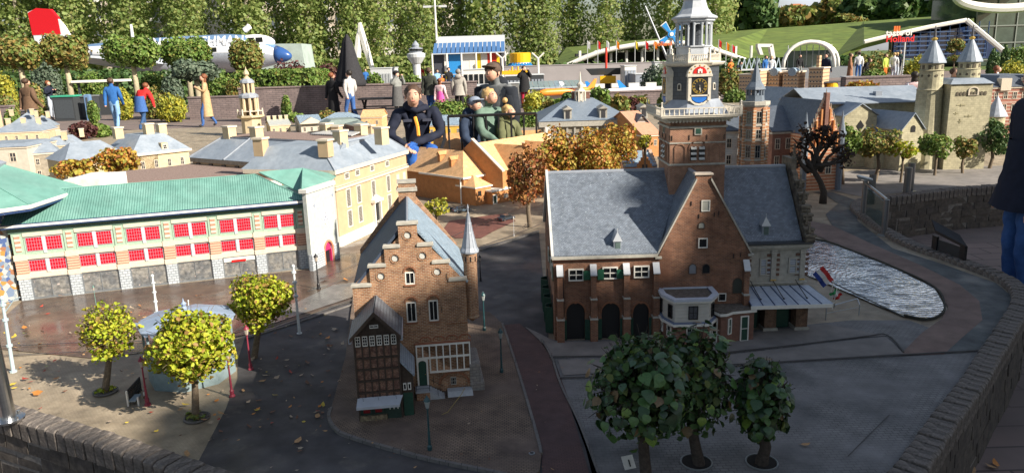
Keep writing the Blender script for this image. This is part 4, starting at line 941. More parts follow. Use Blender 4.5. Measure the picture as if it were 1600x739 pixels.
o4=octp(.004)
win_on(wg,o4[1],o4[2],.62,.165,.034,.070,nx=1,nz=2,fw=.004,dep=.008,fm=BLACK)
win_on(wg,o4[0],o4[1],.5,.165,.030,.070,nx=1,nz=2,fw=.004,dep=.008,fm=BLACK)
win_on(wg,o4[3],o4[4],.6,.165,.034,.070,nx=1,nz=2,fw=.004,dep=.008,fm=BLACK)
o5=octp(0)
window(wg,.648,.060,.052,.062,y=by0-.006,nx=2,nz=2,fw=.004,dep=.008); 
win_on(wg,o5[1],o5[2],.5,.06,.035,.060,nx=1,nz=2,fw=.004,dep=.008); win_on(wg,o5[0],o5[1],.5,.06,.04,.060,nx=2,nz=2,fw=.004,dep=.008); win_on(wg,o5[3],o5[4],.6,.05,.03,.075,nx=1,nz=2,fw=.004,dep=.008)
# annex
ap=[(.80,-.06),(.835,-.135),(.865,-.135),(.905,-.105),(1.02,-.085),(1.02,-.001),(.80,-.001)]
b=MB(); b.xy(ap,0,.158); b.build('annex_wall',BR2,wg)
c_=Vector((.9,-.05)); apb=[tuple(Vector(p)+ (Vector((p[0]-.91,p[1]+.02))*.10)) for p in ap]
b=MB(); b.xy(apb,.158,.170); b.build('annex_cornice',WHITE,wg); b=MB(); b.xy([tuple(Vector(p)+Vector((p[0]-.91,p[1]+.02))*.04) for p in ap],.1705,.178); b.build('annex_roof',mat('mossy_felt'),wg)
win_on(wg,ap[0],ap[1],.5,.01,.04,.13,nx=1,nz=2,fw=.004,dep=.006); win_on(wg,ap[2],ap[3],.45,.055,.026,.085,nx=1,nz=2,fw=.004,dep=.008,gm=GREEN)
win_on(wg,ap[3],ap[4],.55,.004,.045,.138,nx=1,nz=2,fw=.005,dep=.008,gm=GREEN)
# ---------------------------------------------------------------- the tower
TX,TY=.800,.440; TH=.150
zz=lambda v,y=.29: F.l(1090,v,y)[1]
b=MB(); b.box(TX-TH,TX+TH,TY-TH,TY+TH,.60,zz(190)); tw=b.build('tower_shaft',WAAGBR,wg)
litbr=mat('sunlit_tower_brick',(.33,.15,.08),r=.85,brick=(.014,.0055,.0009,(.24,.10,.06),(.36,.27,.2)),var=.3,vs=7,bump=.5,dirt=.2)  # weigh house brick in a lighter colour, sunlight painted in
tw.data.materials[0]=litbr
def face(par,rot,fn):
    e=link('tower_side_trim',None,par); return e
for side in range(4):
    R=Matrix.Translation((TX,TY,0))@Matrix.Rotation(side*math.pi/2,4,'Z')
    y=-TH
    def bb(name,m,*bx,bev=None):
        for q in bx:
            b=MB(); b.T=R; (b.bbox(*q,bev) if bev else b.box(*q)); r=b.build(name,m,wg)
        return r
    bb('string_course',STONE,(-TH-.004,TH+.004,y-.006,y,zz(258),zz(255)),(-TH-.003,TH+.003,y-.005,y,zz(224),zz(222)))
    bb('tower_cornice',STONE,(-TH-.004,TH+.004,y-.008,y,zz(200),zz(197)))
    if side in (1,2): continue
    # three blind arches; belfry louvres in the middle pair
    z0,zs,zt=zz(254),zz(233),zz(224)
    for cx,wd in ((-.095,.05),(.0,.085),(.095,.05)):
        n=9; b=MB(); b.T=R
        for k in range(n):
            a=math.pi*k/n; c=math.pi*(k+.93)/n; f=lambda t,r:(cx+(wd/2+r)*math.cos(t),zs+(wd/2+r)*math.sin(t)); b.xz([f(a,0),f(c,0),f(c,.008),f(a,.008)],y-.005,y)
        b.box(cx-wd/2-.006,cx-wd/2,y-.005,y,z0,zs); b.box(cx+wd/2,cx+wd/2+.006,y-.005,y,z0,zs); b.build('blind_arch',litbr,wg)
    for cx in (-.022,.022):
        b=MB(); b.T=R; b.xz(arch_pts(cx-.016,cx+.016,z0+.012,zs-.002,zs+.014),y-.003,y-.0005); o=b.build('belfry_opening',BLACK,wg)
        for q in range(3):
            b=MB(); b.T=R; z=z0+.022+q*.028; b.ext([(cx-.015,y-.012,z-.007),(cx+.015,y-.012,z-.007),(cx+.015,y-.001,z+.006),(cx-.015,y-.001,z+.006)],(0,0,.002)); b.build('louvre',mat('pale_louvre',(.5,.5,.48),r=.6),o)
    bb('small_panel',STONE,(-.020,.020,y-.006,y,zz(211),zz(199.5))); bb('small_pane',GREEN,(-.013,.013,y-.008,y-.006,zz(209),zz(201)))
    for x in (-.14,-.047,.047,.14): bb('wall_anchor',BLACK,(x-.0015,x+.0015,y-.004,y,zz(219),zz(211)))
# balustrade platform
IV=mat('ivory_paint',(.62,.57,.48),r=.6,var=.12,vs=20)
zc=zz(190)
b=MB(); 
for i,(g,z0,z1) in enumerate(((.012,0,.010),(.026,.010,.018),(.046,.018,.026),(.060,.026,.034))): b.box(TX-TH-g,TX+TH+g,TY-TH-g,TY+TH+g,zc+z0,zc+z1)
b.build('tower_cornice',IV,wg)
def dentil():
    b=MB(); b.box(-.004,.004,-.02,0,-.012,0); return b.mesh('dentil',IV)
dm=dentil()
for k in range(18): link('dentil',dm,wg,(TX-TH-.01+k*.0188,TY-TH-.010,zc+.0095)); 
for k in range(18): link('dentil',dm,wg,(TX-TH-.010,TY-TH-.01+k*.0188,zc+.0095),-math.pi/2)
def balustrade(half,zb,h,n,ms,sides=4,rot0=0,oct_=False,par=wg,pr=.0035):
    bm=MB(); bm.lathe([(pr*.7,0),(pr,h*.15),(pr*1.3,h*.35),(pr*.7,h*.6),(pr,h*.85),(pr,h*.9)],n=6); me=bm.mesh('baluster',ms)
    for s in range(sides):
        R=Matrix.Translation((TX,TY,zb))@Matrix.Rotation(rot0+s*2*math.pi/sides,4,'Z'); hl=half*math.tan(math.pi/sides)
        b=MB(); b.T=R; b.box(-hl,hl,-half-.005,-half+.005,h*.88,h); b.build('rail',ms,par); b=MB(); b.T=R; b.box(-hl,hl,-half-.006,-half+.006,0,h*.12); b.build('rail',ms,par)
        b=MB(); b.T=R; b.lathe([(.009,0),(.009,h*1.05),(.011,h*1.08),(.011,h*1.14),(.005,h*1.2),(.004,h*1.55),(.007,h*1.65),(.003,h*1.8)],(-hl,-half,0),4,.5); b.build('post',ms,par)
        for i in range(n):
            p=R@Vector((-hl+2*hl*(i+.5)/n,-half,0)); link('baluster',me,par,p)
balustrade(.208,zc+.034,.042,16,IV)
# lead skirt and octagonal drum
DR=mat('blue_black_drum',(.045,.052,.065),r=.4,var=.2,brick=(.03,.02,.001,(.06,.07,.085),(.02,.025,.03)),spec=.6)
zd0,zd1=zz(160,.3),zz(104,.3); 
ro=.128/math.cos(math.pi/8)
b=MB(); b.lathe([(.205,zc+.034),(.19,zc+.045),(ro+.012,zd0),(ro+.004,zd0+.012)],(TX,TY,0),8,.5); b.build('lead_skirt',LEAD,wg)
b=MB(); b.lathe([(ro,zd0),(ro,zd1)],(TX,TY,0),8,.5); b.build('drum',DR,wg)
b=MB(); b.lathe([(ro+.006,zd1),(ro+.022,zd1+.006),(ro+.030,zd1+.016),(ro+.030,zd1+.022)],(TX,TY,0),8,.5); b.build('drum_cornice',IV,wg)
# clocks on the four cardinal faces
zk=(zz(122,.27)+zz(149,.27))/2; 
for side in (0,3):
    R=Matrix.Translation((TX,TY,0))@Matrix.Rotation(side*math.pi/2,4,'Z'); yk=-.150
    def bk(name,m,par,fn):
        b=MB(); b.T=R; fn(b); return b.build(name,m,par)
    kk=bk('clock_surround',IV,wg,lambda b:(b.box(-.060,-.044,yk-.006,-.12,zk-.075,zk+.062),b.box(.044,.060,yk-.006,-.12,zk-.075,zk+.062),b.box(-.066,.066,yk-.012,-.12,zk+.050,zk+.062),b.xz([( .064*math.cos(math.pi*i/12),zk+.062+.055*math.sin(math.pi*i/12)) for i in range(13)],yk-.003,-.12),b.box(-.050,.050,yk-.006,-.12,zk-.052,zk-.044)))
    bk('clock_dial',mat('dial_black',(.02,.02,.022),r=.4),kk,lambda b:b.box(-.044,.044,yk-.005,-.125,zk-.044,zk+.050))
    bk('dial_ring',GOLD,kk,lambda b:[b.xz([(r*math.cos(t),zk+r*math.sin(t)) for r,t in ((.040,2*math.pi*i/24),(.040,2*math.pi*(i+1)/24),(.038,2*math.pi*(i+1)/24),(.038,2*math.pi*i/24))],yk-.007,yk-.005) for i in range(24)])
    for h in range(12):
        a=math.pi/2-h*math.pi/6; n_=(2,1,2,3,2,1,2,3,3,2,1,2)[h]
        b=MB(); b.T=R@Matrix.Translation((.031*math.cos(a),0,zk+.031*math.sin(a)))@Matrix.Rotation(-(a-math.pi/2),4,'Y')
        for q in range(n_): x=(q-(n_-1)/2)*.0042; b.box(x-.0012,x+.0012,yk-.0068,yk-.005,-.006,.006)
        b.build('hour_mark',GOLD,kk)
    for a,l in ((-math.pi*.53,.018),(-math.pi*.44,.028)):
        b=MB(); b.T=R@Matrix.Translation((0,0,zk))@Matrix.Rotation(-(a),4,'Y'); b.xz([(-.006,-.0022),(l,-.0012),(l+.003,0),(l,.0012),(-.006,.0022)],yk-.009,yk-.007); b.build('clock_hand',IV,kk)
    bk('shield_red',mat('heraldic_red',(.55,.02,.015),r=.4),kk,lambda b:b.xz([( .036*math.cos(math.pi*i/10),zk+.066+.036*math.sin(math.pi*i/10)) for i in range(11)],yk-.006,yk-.003))
    bk('castle_emblem',WHITE,kk,lambda b:(b.box(-.012,-.004,yk-.009,yk-.006,zk+.068,zk+.088),b.box(.004,.012,yk-.009,yk-.006,zk+.068,zk+.088),b.box(-.004,.004,yk-.009,yk-.006,zk+.078,zk+.092)))
    bk('shield_blue',mat('heraldic_blue',(.02,.14,.5),r=.4),kk,lambda b:b.xz([(-.040,zk-.056),(.040,zk-.056),(.036,zk-.070),(.018,zk-.082),(0,zk-.086),(-.018,zk-.082),(-.036,zk-.070)][::-1],yk-.004,-.12))
    bk('swag',IV,kk,lambda b:b.xz([(-.050,zk-.05),(-.044,zk-.052),(-.04,zk-.072),(-.02,zk-.086),(0,zk-.090),(.02,zk-.086),(.04,zk-.072),(.044,zk-.052),(.050,zk-.05),(.046,zk-.078),(.024,zk-.096),(0,zk-.1),(-.024,zk-.096),(-.046,zk-.078)][::-1],yk-.003,-.12))
    for i in range(7):
        a=math.pi*(i+.5)/7; bk('rosette',GOLD,kk,lambda b:b.ell((.056*math.cos(a),yk-.004,zk+.062+.046*math.sin(a)),(.004,.003,.004),6,4))
for side in (7,1):
    R=Matrix.Translation((TX,TY,0))@Matrix.Rotation(side*math.pi/4,4,'Z'); b=MB(); b.T=R; b.xz(arch_pts(-.011,.011,zk-.022,zk+.005,zk+.016),-.134,-.12); o=b.build('drum_window',IV,wg); b=MB(); b.T=R; b.xz(arch_pts(-.006,.006,zk-.016,zk+.002,zk+.010),-.136,-.13); b.build('pane',GLASS,o)
# gallery and open lantern of columns
zg=zd1+.022; LW=mat('pale_lead',(.46,.49,.53),r=.4,var=.12,vs=14,spec=.5)
balustrade(.128,zg,.040,9,IV,8,pr=.003)
b=MB(); rl=.094; b.lathe([(rl,zg),(rl,zg+.075),(rl+.008,zg+.078),(rl+.008,zg+.085)],(TX,TY,0),8,.5); b.build('lantern_base',LW,wg)
zl0=zg+.085; zl1=zz(35,.33)
b=MB(); b.lathe([(.045,zl0-.02),(.045,zl1+.01)],(TX,TY,0),8,.5); b.build('lantern_core',DR,wg)
for k in range(8):
    for d in (-.16,.16):
        a=2*math.pi*(k+.5)/8+d; p=(TX+rl*.97*math.cos(a),TY+rl*.97*math.sin(a)); b=MB(); b.cyl((*p,zl0),(*p,zl1),.0065,.0055,6); b.cyl((*p,zl1-.012),(*p,zl1-.002),.0065,.009,6); b.build('lantern_column',LW,wg)
    a=2*math.pi*k/8; R=Matrix.Translation((TX,TY,0))@Matrix.Rotation(a+math.pi/2,4,'Z'); b=MB(); b.T=R; hw=.027
    b.holed(rect(-hw,hw,zl1-.035,zl1),[[(-hw+.002,zl1-.0349),(hw-.002,zl1-.0349)]+[((hw-.002)*math.cos(math.pi*i/8),zl1-.034+.026*math.sin(math.pi*i/8)) for i in range(9)]],-.090,.006); b.build('lantern_arch',LW,wg)
b=MB(); b.lathe([(rl+.004,zl1),(rl+.016,zl1+.008),(rl+.016,zl1+.014),(rl+.028,zl1+.022),(rl+.028,zl1+.030),(rl-.002,zl1+.044),(rl-.024,zl1+.075),(rl-.032,zl1+.10),(.058,zl1+.112),(.062,zl1+.118)],(TX,TY,0),8,.5); b.build('lantern_roof',LW,wg)
z3=zl1+.118
b=MB(); b.lathe([(.058,z3),(.058,z3+.02)],(TX,TY,0),8,.5)
for k in range(8): a=2*math.pi*(k+.5)/8; b.cyl((TX+.055*math.cos(a),TY+.055*math.sin(a),z3),(TX+.055*math.cos(a),TY+.055*math.sin(a),z3+.12),.005,n=6)
b.lathe([(.03,z3),(.03,z3+.12)],(TX,TY,0),8); b.lathe([(.07,z3+.12),(.07,z3+.13),(.05,z3+.16),(.055,z3+.19),(.03,z3+.22),(.012,z3+.26),(.006,z3+.42),(.001,z3+.45)],(TX,TY,0),8,.5)
b.build('upper_lantern',IV,wg)
# ================================================================ other miniature buildings
SAND=mat('pale_yellow_stone',(.54,.44,.28),r=.8,var=.12,vs=6,dirt=.15)
BEIGE=mat('beige_plaster',(.50,.36,.22),r=.8,var=.08,vs=4,dirt=.12)
ORG=mat('orange_brick',(.50,.185,.05),r=.85,brick=(.016,.006,.0008,(.42,.17,.055),(.50,.30,.15)),var=.15,vs=6,bump=.3)
ORT=mat('pale_orange_tiles',(.70,.42,.20),r=.8,brick=(.018,.010,.001,(.74,.47,.25),(.48,.25,.11)),var=.18,vs=6,bump=.6)
ORTD=mat('orange_plain_tiles',(.58,.29,.12),r=.8,brick=(.018,.010,.001,(.62,.34,.15),(.38,.18,.08)),var=.18,vs=6,bump=.6)
GST=mat('grey_brown_stone',(.30,.26,.20),r=.85,var=.25,vs=8,dirt=.2)
MARL=mat('marl_blocks',(.46,.42,.28),r=.85,brick=(.05,.025,.0012,(.40,.365,.245),(.28,.26,.18)),var=.2,vs=6,bump=.4,dirt=.3)
DKBR=mat('dark_red_brick',(.20,.085,.06),r=.85,brick=(.02,.008,.001,(.15,.065,.05),(.22,.15,.12)),var=.25,vs=6,dirt=.2)
DSL=mat('dark_blue_slate',(.085,.10,.13),r=.45,brick=(.02,.012,.001,(.11,.13,.16),(.05,.06,.07)),var=.2,vs=6,spec=.5)
DWIN=mat('far_window_dark',(.05,.05,.055),r=.25,spec=.6)
def winrow(par,x0,x1,z,w,h,n,y=0,fm=None,gm=None,nx=1,nz=2,**k):
    for i in range(n):
        x=x0+(x1-x0)*(i+.5)/n-w/2; window(par,x,z,w,h,y=y-.005,nx=nx,nz=nz,fw=max(.004,w*.12),dep=.006,fm=fm or WHITE,gm=gm or GLASS,**k)
def sidewin(par,x,y0,y1,z,w,h,n,s=1,fm=None,gm=None):
    for i in range(n):
        y=y0+(y1-y0)*(i+.5)/n; o=window(par,0,0,w,h,y=0,nx=1,nz=2,fw=max(.004,w*.12),dep=.006,fm=fm or WHITE,gm=gm or GLASS)
        o.location=(x+s*.005,y-s*w/2,z); o.rotation_euler=(0,0,s*math.pi/2)
def roof(par,x0,x1,y0,y1,h,rz,m,kind='gable',ov=.02,inset=None,th=.012,wallm=None,name='roof'):
    X0,X1,Y0,Y1=x0-ov,x1+ov,y0-ov,y1+ov; ym=(y0+y1)/2
    i=inset if inset is not None else (y1-y0)/2
    b=MB()
    if kind=='gable':
        b.ext([(X0,Y0,h),(X1,Y0,h),(X1,ym,rz),(X0,ym,rz)],(0,0,th)); b.ext([(X1,Y1,h),(X0,Y1,h),(X0,ym,rz-.0005),(X1,ym,rz-.0005)],(0,0,th))
    elif kind=='hip': 
        b.add([(X0,Y0,h),(X1,Y0,h),(X1,Y1,h),(X0,Y1,h),(X0+i,ym,rz),(X1-i,ym,rz)],[(0,1,5,4),(1,2,5),(2,3,4,5),(3,0,4),(0,3,2,1)])
    elif kind=='mansard': b.frus(X0,X1,Y0,Y1,h,X0+i,X1-i,Y0+i,Y1-i,rz)
    elif kind=='pyramid': xm=(x0+x1)/2; b.add([(X0,Y0,h),(X1,Y0,h),(X1,Y1,h),(X0,Y1,h),(xm,ym,rz)],[(0,1,4),(1,2,4),(2,3,4),(3,0,4),(0,3,2,1)])
    elif kind=='gabley':
        xm=(x0+x1)/2; b.ext([(X0,Y0,h),(X0,Y1,h),(xm,Y1,rz),(xm,Y0,rz)],(0,0,th)); b.ext([(X1,Y1,h),(X1,Y0,h),(xm,Y0,rz-.0005),(xm,Y1,rz-.0005)],(0,0,th))
    r=b.build(name,m,par)
    if kind in('gable','gabley') and wallm:
        b=MB()
        if kind=='gable': b.yz([(y0,h-.001),(y1,h-.001),(ym,rz)],x0,x0+.02); b.yz([(y0,h-.001),(y1,h-.001),(ym,rz)],x1-.02,x1)
        else: b.xz([(x0,h-.001),(x1,h-.001),((x0+x1)/2,rz)],y0,y0+.02)
        b.build('gable_wall',wallm,par)
    return r
def chim(par,x,y,z,h,w=.03,m=None):
    b=MB(); b.box(x-w,x+w,y-w,y+w,z,z+h); c=b.build('chimney',m or SAND,par); b=MB(); b.box(x-w*1.2,x+w*1.2,y-w*1.2,y+w*1.2,z+h,z+h+w*.35); b.build('chimney_cap',CREAM,c)
def body(par,x0,x1,y0,y1,h,m,z0=0): b=MB(); b.box(x0,x1,y0,y1,z0,h); return b.build('wall',m,par)
def pfac(u0,v0,u1,v1,z=G): return Fac(P(u0,v0,z)[:2],P(u1,v1,z)[:2],z)
# ---- beige palace
F=pfac(532,386,640,335); t=thing('beige_palace','large beige plaster palace with louvred shutters and smooth grey roofs','building',F.loc,F.rz)
Lw=F.L; h=F.l(523,262)[1]-.02; wd=.85
body(t,0,Lw,0,wd,h,BEIGE); 
for z0,z1,o in ((h-.035,h,.022),(h*.735,h*.765,.016),(h*.78,h*.79,.010)): b=MB(); b.box(-o,Lw+o,-o,wd,z0,z1); b.build('cornice',CREAM,t)
b=MB(); b.box(-.008,Lw+.008,-.008,wd,0,.085); b.build('plinth',WHITE,t)
SHU=mat('louvred_shutter',(.30,.28,.25),r=.6,stripe=(.012,(.08,.07,.06),.55,1),var=.05)
xs=[.19,.37,.635,.93]
for k,x in enumerate(xs):
    window(t,x-.04,h*.84,.075,.055,y=-.006,nx=1,nz=1,fw=.006,dep=.008,gm=SHU)
    window(t,x-.04,h*.47,.075,.155,y=-.006,nx=1,nz=1,fw=.006,dep=.008,gm=SHU)
    if k!=2: window(t,x-.04,.13,.075,.145,y=-.006,nx=1,nz=1,fw=.006,dep=.008,gm=SHU)
for x in (1.10,1.24): 
    pb(t,'blind_panel',CREAM,(x,x+.06,-.004,0,h*.45,h*.68)); pb(t,'blind_panel',CREAM,(x,x+.06,-.004,0,.13,h*.36))
b=MB(); b.box(.585,.60,-.03,0,0,.26); b.box(.70,.715,-.03,0,0,.26); b.box(.57,.73,-.045,0,.26,.285); b.xz([(.58,.285),(.72,.285),(.65,.32)],-.03,0); b.build('door_surround',WHITE,t); pb(t,'door',GLASS,(.60,.70,-.008,0,0,.24))
sidewin(t,-.002,.08,.5,h*.80,.08,.07,2,-1,GST,DWIN)
r=.16; zt=h+.175
b=MB(); b.frus(-.02,Lw+.02,-.02,wd+.02,h,.16,Lw-.12,.20,wd-.16,zt); b.build('roof',GREYROOF,t)
b=MB(); 
for p,q in (((-.02,-.02,h),(.16,.20,zt)),((Lw+.02,-.02,h),(Lw-.12,.20,zt)),((.16,.2,zt),(Lw-.12,.2,zt))): b.cyl(p,q,.008,n=4)
b.build('roof_roll',LEAD,t)
chim(t,.10,.12,zt-.08,.13,.045,BEIGE); chim(t,.12,.75,zt-.08,.14,.045,BEIGE); chim(t,1.2,.3,zt-.05,.12,.04,BEIGE); chim(t,1.15,.62,zt-.05,.12,.04,BEIGE)
# long wing
pA=P(523,262,G+h); pB=P(300,245,G+h); W_=Fac(pB[:2],pA[:2]); t2=thing('palace_long_wing','long grey roofed wing running left from the beige palace','building',W_.loc,W_.rz)
b=MB(); b.xy([(0,0),(W_.L-.02,0),(W_.L-.37,1.0),(0,1.0)],0,h-.01); b.build('wall',BEIGE,t2); n=10
for i in range(n): pb(t2,'dormer_opening',DWIN,(W_.L*(i+.35)/n,W_.L*(i+.62)/n,-.012,.0,h-.13,h-.055))
b=MB(); b.box(-.01,W_.L-.03,-.02,.02,h-.045,h-.008); b.build('cornice',GST,t2)
b=MB(); b.hexa([(-.02,-.02,h-.006),(W_.L-.03,-.02,h-.006),(W_.L-.38,1.02,h-.006),(-.02,1.02,h-.006)],[(.18,.24,zt-.01),(W_.L-.13,.24,zt-.01),(W_.L-.34,.80,zt-.01),(.18,.80,zt-.01)]); b.build('roof',GREYROOF,t2)
b=MB(); b.box(.2,W_.L-.36,.26,.78,zt-.01,zt+.004); b.build('gravel_top',GRAVEL,t2)
b=MB(); b.cyl((W_.L*.0-.02,-.02,h),(.18,.24,zt),.008,n=4); b.cyl((.18,.24,zt-.004),(W_.L-.13,.24,zt-.004),.008,n=4); b.cyl((.52,-.02,h),(.60,.24,zt),.008,n=4); b.build('roof_roll',LEAD,t2)
for x,y in ((.25,.27),(.62,.30),(1.05,.78),(1.5,.80),(1.78,.27),(1.95,.6)): chim(t2,x,y,zt-.05,.14,.045,SAND)
b=MB(); b.ext([(W_.L-.95,.60,zt+.01),(W_.L-.40,.60,zt+.01),(W_.L-.45,.78,zt+.03),(W_.L-.90,.78,zt+.03)],(0,0,.01)); b.build('roof_light',mat('slatted_rooflight',(.6,.6,.58),r=.5,stripe=(.03,(.3,.3,.3),.4,0)),t2)
# gravel roofed building between
z_=G+.56; q=[P(u,v,z_) for u,v in [(60,306),(110,303),(410,283),(520,268),(470,255),(330,252),(250,263),(190,268),(130,280)]]
c0=Vector((q[2].x,q[2].y,G)); t=thing('gravel_roof_building','low building with brown gravel flat roof behind the market hall','building',c0); b=MB(); b.ext([tuple(p-c0-Vector((0,0,.56))+Vector((0,0,.0))) for p in q],(0,0,.552)); b.build('wall',mat('off_white_wall',(.6,.58,.5),r=.8,var=.1),t); b=MB(); b.ext([tuple(p-c0-Vector((0,0,.008))) for p in q],(0,0,.012)); b.build('roof',GRAVEL,t)
q0,q1=P(108,300,z_),P(150,303,z_); b=MB(); a=q0-c0; c=q1-c0; b.box(a.x,c.x,a.y-.05,a.y+.35,.3,.66); b.build('white_roof_hut',mat('bright_white_wall',(.75,.73,.68),r=.7),t)
# ---- pale yellow palace
F=pfac(216,300,300,288); t=thing('pale_yellow_palace','pale yellow stone palace with hipped grey roof and three chimneys','building',F.loc,F.rz)
h=F.l(218,240)[1]; Lw=F.L*1.02; zr=F.l(250,207,.4)[1]
body(t,0,Lw,0,.85,h,SAND); body(t,-.0,.3,-.0,.85,h,SAND)
roof(t,0,Lw,0,.85,h,zr,GREYROOF,'mansard',inset=.22)
b=MB(); b.box(-.03,Lw+.03,-.03,.88,h-.03,h); b.build('cornice',CREAM,t)
winrow(t,.02,Lw-.02,h-.20,.05,.10,4,0,CREAM,DWIN,2,2); winrow(t,.02,Lw-.02,h-.40,.05,.11,4,0,CREAM,DWIN,2,2)
chim(t,.05,.5,zr-.04,.13,.05); chim(t,.35,.3,zr-.04,.16,.05); chim(t,.60,.5,zr-.04,.13,.05)
pb(t,'dormer',SAND,(.36,.44,-.0,.2,h,h+.10)); window(t,.375,h+.02,.05,.06,y=-.006,nx=2,nz=2,fw=.005,dep=.006)
w2=thing('pale_palace_wing','grey roofed wing with pediment left of the pale yellow palace','building',F.W(-.72,.10,0),F.rz); body(w2,0,.70,0,.65,h-.02,SAND); roof(w2,0,.7,0,.65,h-.02,zr-.03,GREYROOF,'hip',inset=.2); b=MB(); b.xz([(.35,h-.02),(.65,h-.02),(.5,h+.10)],-.04,.1); b.build('pediment',SAND,w2); winrow(w2,.02,.68,h-.22,.045,.09,4,0,CREAM,DWIN,2,2)
# ---- grey roofed courtyard buildings at far left
def cbld(label,u0,v0,u1,v1,ve,vr,d,wm,rm,kind='hip',cols=4,rows=1,inset=None,name='miniature_house',chs=(),ww=.05,wh=.09,fm=None,cat='building',group=None,gz0=G,gm=None):
    F=pfac(u0,v0,u1,v1,gz0); t=thing(name,label,cat,F.loc,F.rz,group); h=F.l(u0,ve)[1]; zr=F.l((u0+u1)/2,vr,d/2)[1]
    body(t,0,F.L,0,d,h,wm); roof(t,0,F.L,0,d,h,max(zr,h+.03),rm,kind,inset=inset,wallm=wm); b=MB(); b.box(-.012,F.L+.012,-.012,d+.01,h-.022,h-.002); b.build('cornice',fm or CREAM,t)
    for r in range(rows): winrow(t,0,F.L,h-.07-wh-r*(wh+.07),ww,wh,cols,0,fm or CREAM,gm or DWIN,2,2)
    for (x,y) in chs: chim(t,F.L*x,d*y,max(zr,h+.03)-.05,.13,.035)
    return t,F,h,zr
cg='grey roofed courtyard buildings at far left'
cbld('cream stone courtyard house with large window at the left edge',-40,296,52,292,232,222,.8,mat('cream_stone',(.52,.48,.40),r=.8,var=.1),GREYROOF,'mansard',2,1,.1,group=cg,ww=.09,wh=.13)
cbld('dark walled courtyard wing with arched openings beside the cream house',54,290,98,286,240,222,.5,GST,GREYROOF,'hip',2,2,.1,group=cg)
cbld('tan courtyard pavilion with flat topped grey roof and urns',74,262,108,260,228,213,.6,SAND,GREYROOF,'mansard',2,1,.12,group=cg,chs=((.1,.2),(.9,.2)))
cbld('low blue grey roof with two white dormers behind the orange tree',88,300,152,296,256,238,.5,GST,GREYROOF,'gable',4,1,group=cg)
cbld('long grey roof behind the tan pavilion, third row back',-10,240,70,236,208,192,.9,SAND,GREYROOF,'hip',5,1,.25,group=cg,chs=((.2,.5),(.5,.5),(.8,.5)))
cbld('steep grey roof with turret like finials at the back of the courtyard',20,222,60,220,196,176,.8,SAND,GREYROOF,'pyramid',2,1,group=cg,chs=((.1,.1),(.9,.1)))
cbld('pointed grey roof next to the yellow bush at the back of the courtyard',48,222,84,220,200,180,.8,SAND,GREYROOF,'pyramid',2,1,group=cg,chs=((.1,.9),(.9,.1)))
cbld('grey roof with tan chimneys between pavilion and pale palace wing',96,258,142,254,232,210,.7,SAND,GREYROOF,'hip',3,1,.2,group=cg,chs=((.1,.5),(.9,.5)))
cbld('small tan roofed gable at the extreme left edge behind the grey roofs',-30,235,10,232,200,168,1.2,SAND,mat('tan_tiles',(.5,.36,.22),r=.8,var=.2),'gable',2,1,group=cg)
# ---- ornate open stone tower
F=pfac(378,225,412,225); y_=12.5; c=P(395,212); t=thing('ornate_stone_tower','slender cream stone tower with open arcades and finial','tower',c)
s=1/ppm(c.y); Zv=lambda v:D(395,v,c.y).z-G
b=MB(); b.lathe([(15*s,0),(15*s,Zv(186)),(21*s,Zv(183)),(21*s,Zv(180))],n=8,rot=.5); b.build('tower_base',SAND,t)
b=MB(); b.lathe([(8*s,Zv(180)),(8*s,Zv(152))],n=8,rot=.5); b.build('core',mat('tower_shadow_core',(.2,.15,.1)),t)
def colring(R,z0,z1,n,m,rr): 
    for k in range(n): a=2*math.pi*(k+.5)/n; b=MB(); b.cyl((R*math.cos(a),R*math.sin(a),z0),(R*math.cos(a),R*math.sin(a),z1),rr,n=6); b.build('column',m,t)
colring(12*s,Zv(180),Zv(152),8,SAND,2.3*s); colring(8.5*s,Zv(147),Zv(130),8,SAND,1.7*s)
for (r,v0,v1) in ((15,153,149),(11,130,127)): b=MB(); b.lathe([(r*s,Zv(v0)),(r*s,Zv(v1)),(r*.6*s,Zv(v1-4))],n=8,rot=.5); b.build('tier_roof',LEAD,t)
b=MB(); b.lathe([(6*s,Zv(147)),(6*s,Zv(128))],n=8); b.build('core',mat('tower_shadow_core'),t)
b=MB(); b.lathe([(7*s,Zv(125)),(4*s,Zv(121)),(2*s,Zv(119)),(4.5*s,Zv(116)),(4*s,Zv(113)),(1*s,Zv(108)),(.3*s,Zv(104))],n=8); b.build('finial',SAND,t)
for k in range(10): a=2*math.pi*k/10; b=MB(); b.cyl((19.5*s*math.cos(a),19.5*s*math.sin(a),Zv(180)),(19.5*s*math.cos(a),19.5*s*math.sin(a),Zv(170)),1.4*s,1.0*s,6); b.build('balcony_post',CREAM,t)
b=MB(); b.lathe([(20*s,Zv(174)),(20*s,Zv(173))],n=10); b.build('balcony_rail',CREAM,t)
# ---- little palaces in the middle distance
mg='small palaces in front of the umbrella'
cbld('pale grey roofed house with row of stone ball finials',424,215,455,213,196,187,.8,SAND,mat('pale_roof',(.4,.42,.4),r=.6,var=.1),'gable',3,1,group=mg,chs=((.05,.5),(.35,.5),(.65,.5),(.95,.5)))
t,F,h,zr=cbld('white pediment house under a light blue slate roof',472,216,505,214,194,180,1.6,mat('cream_stone'),SLATEB,'gable',3,1,group=mg)
b=MB(); b.xz([(-.03,h),(F.L+.03,h),(F.L/2,h+.13)],-.08,.1); b.build('pediment',CREAM,t)
cbld('dark green grey palace with mansard roof and brick side, seated man behind it',512,222,572,218,196,185,.9,GST,mat('green_grey_roof',(.22,.27,.25),r=.6,var=.15),'mansard',8,1,.15,group=mg,ww=.04)
cbld('light blue slate roof between the pediment house and dark palace',500,206,560,204,190,176,1.0,SAND,SLATEB,'hip',5,1,.3,group=mg)
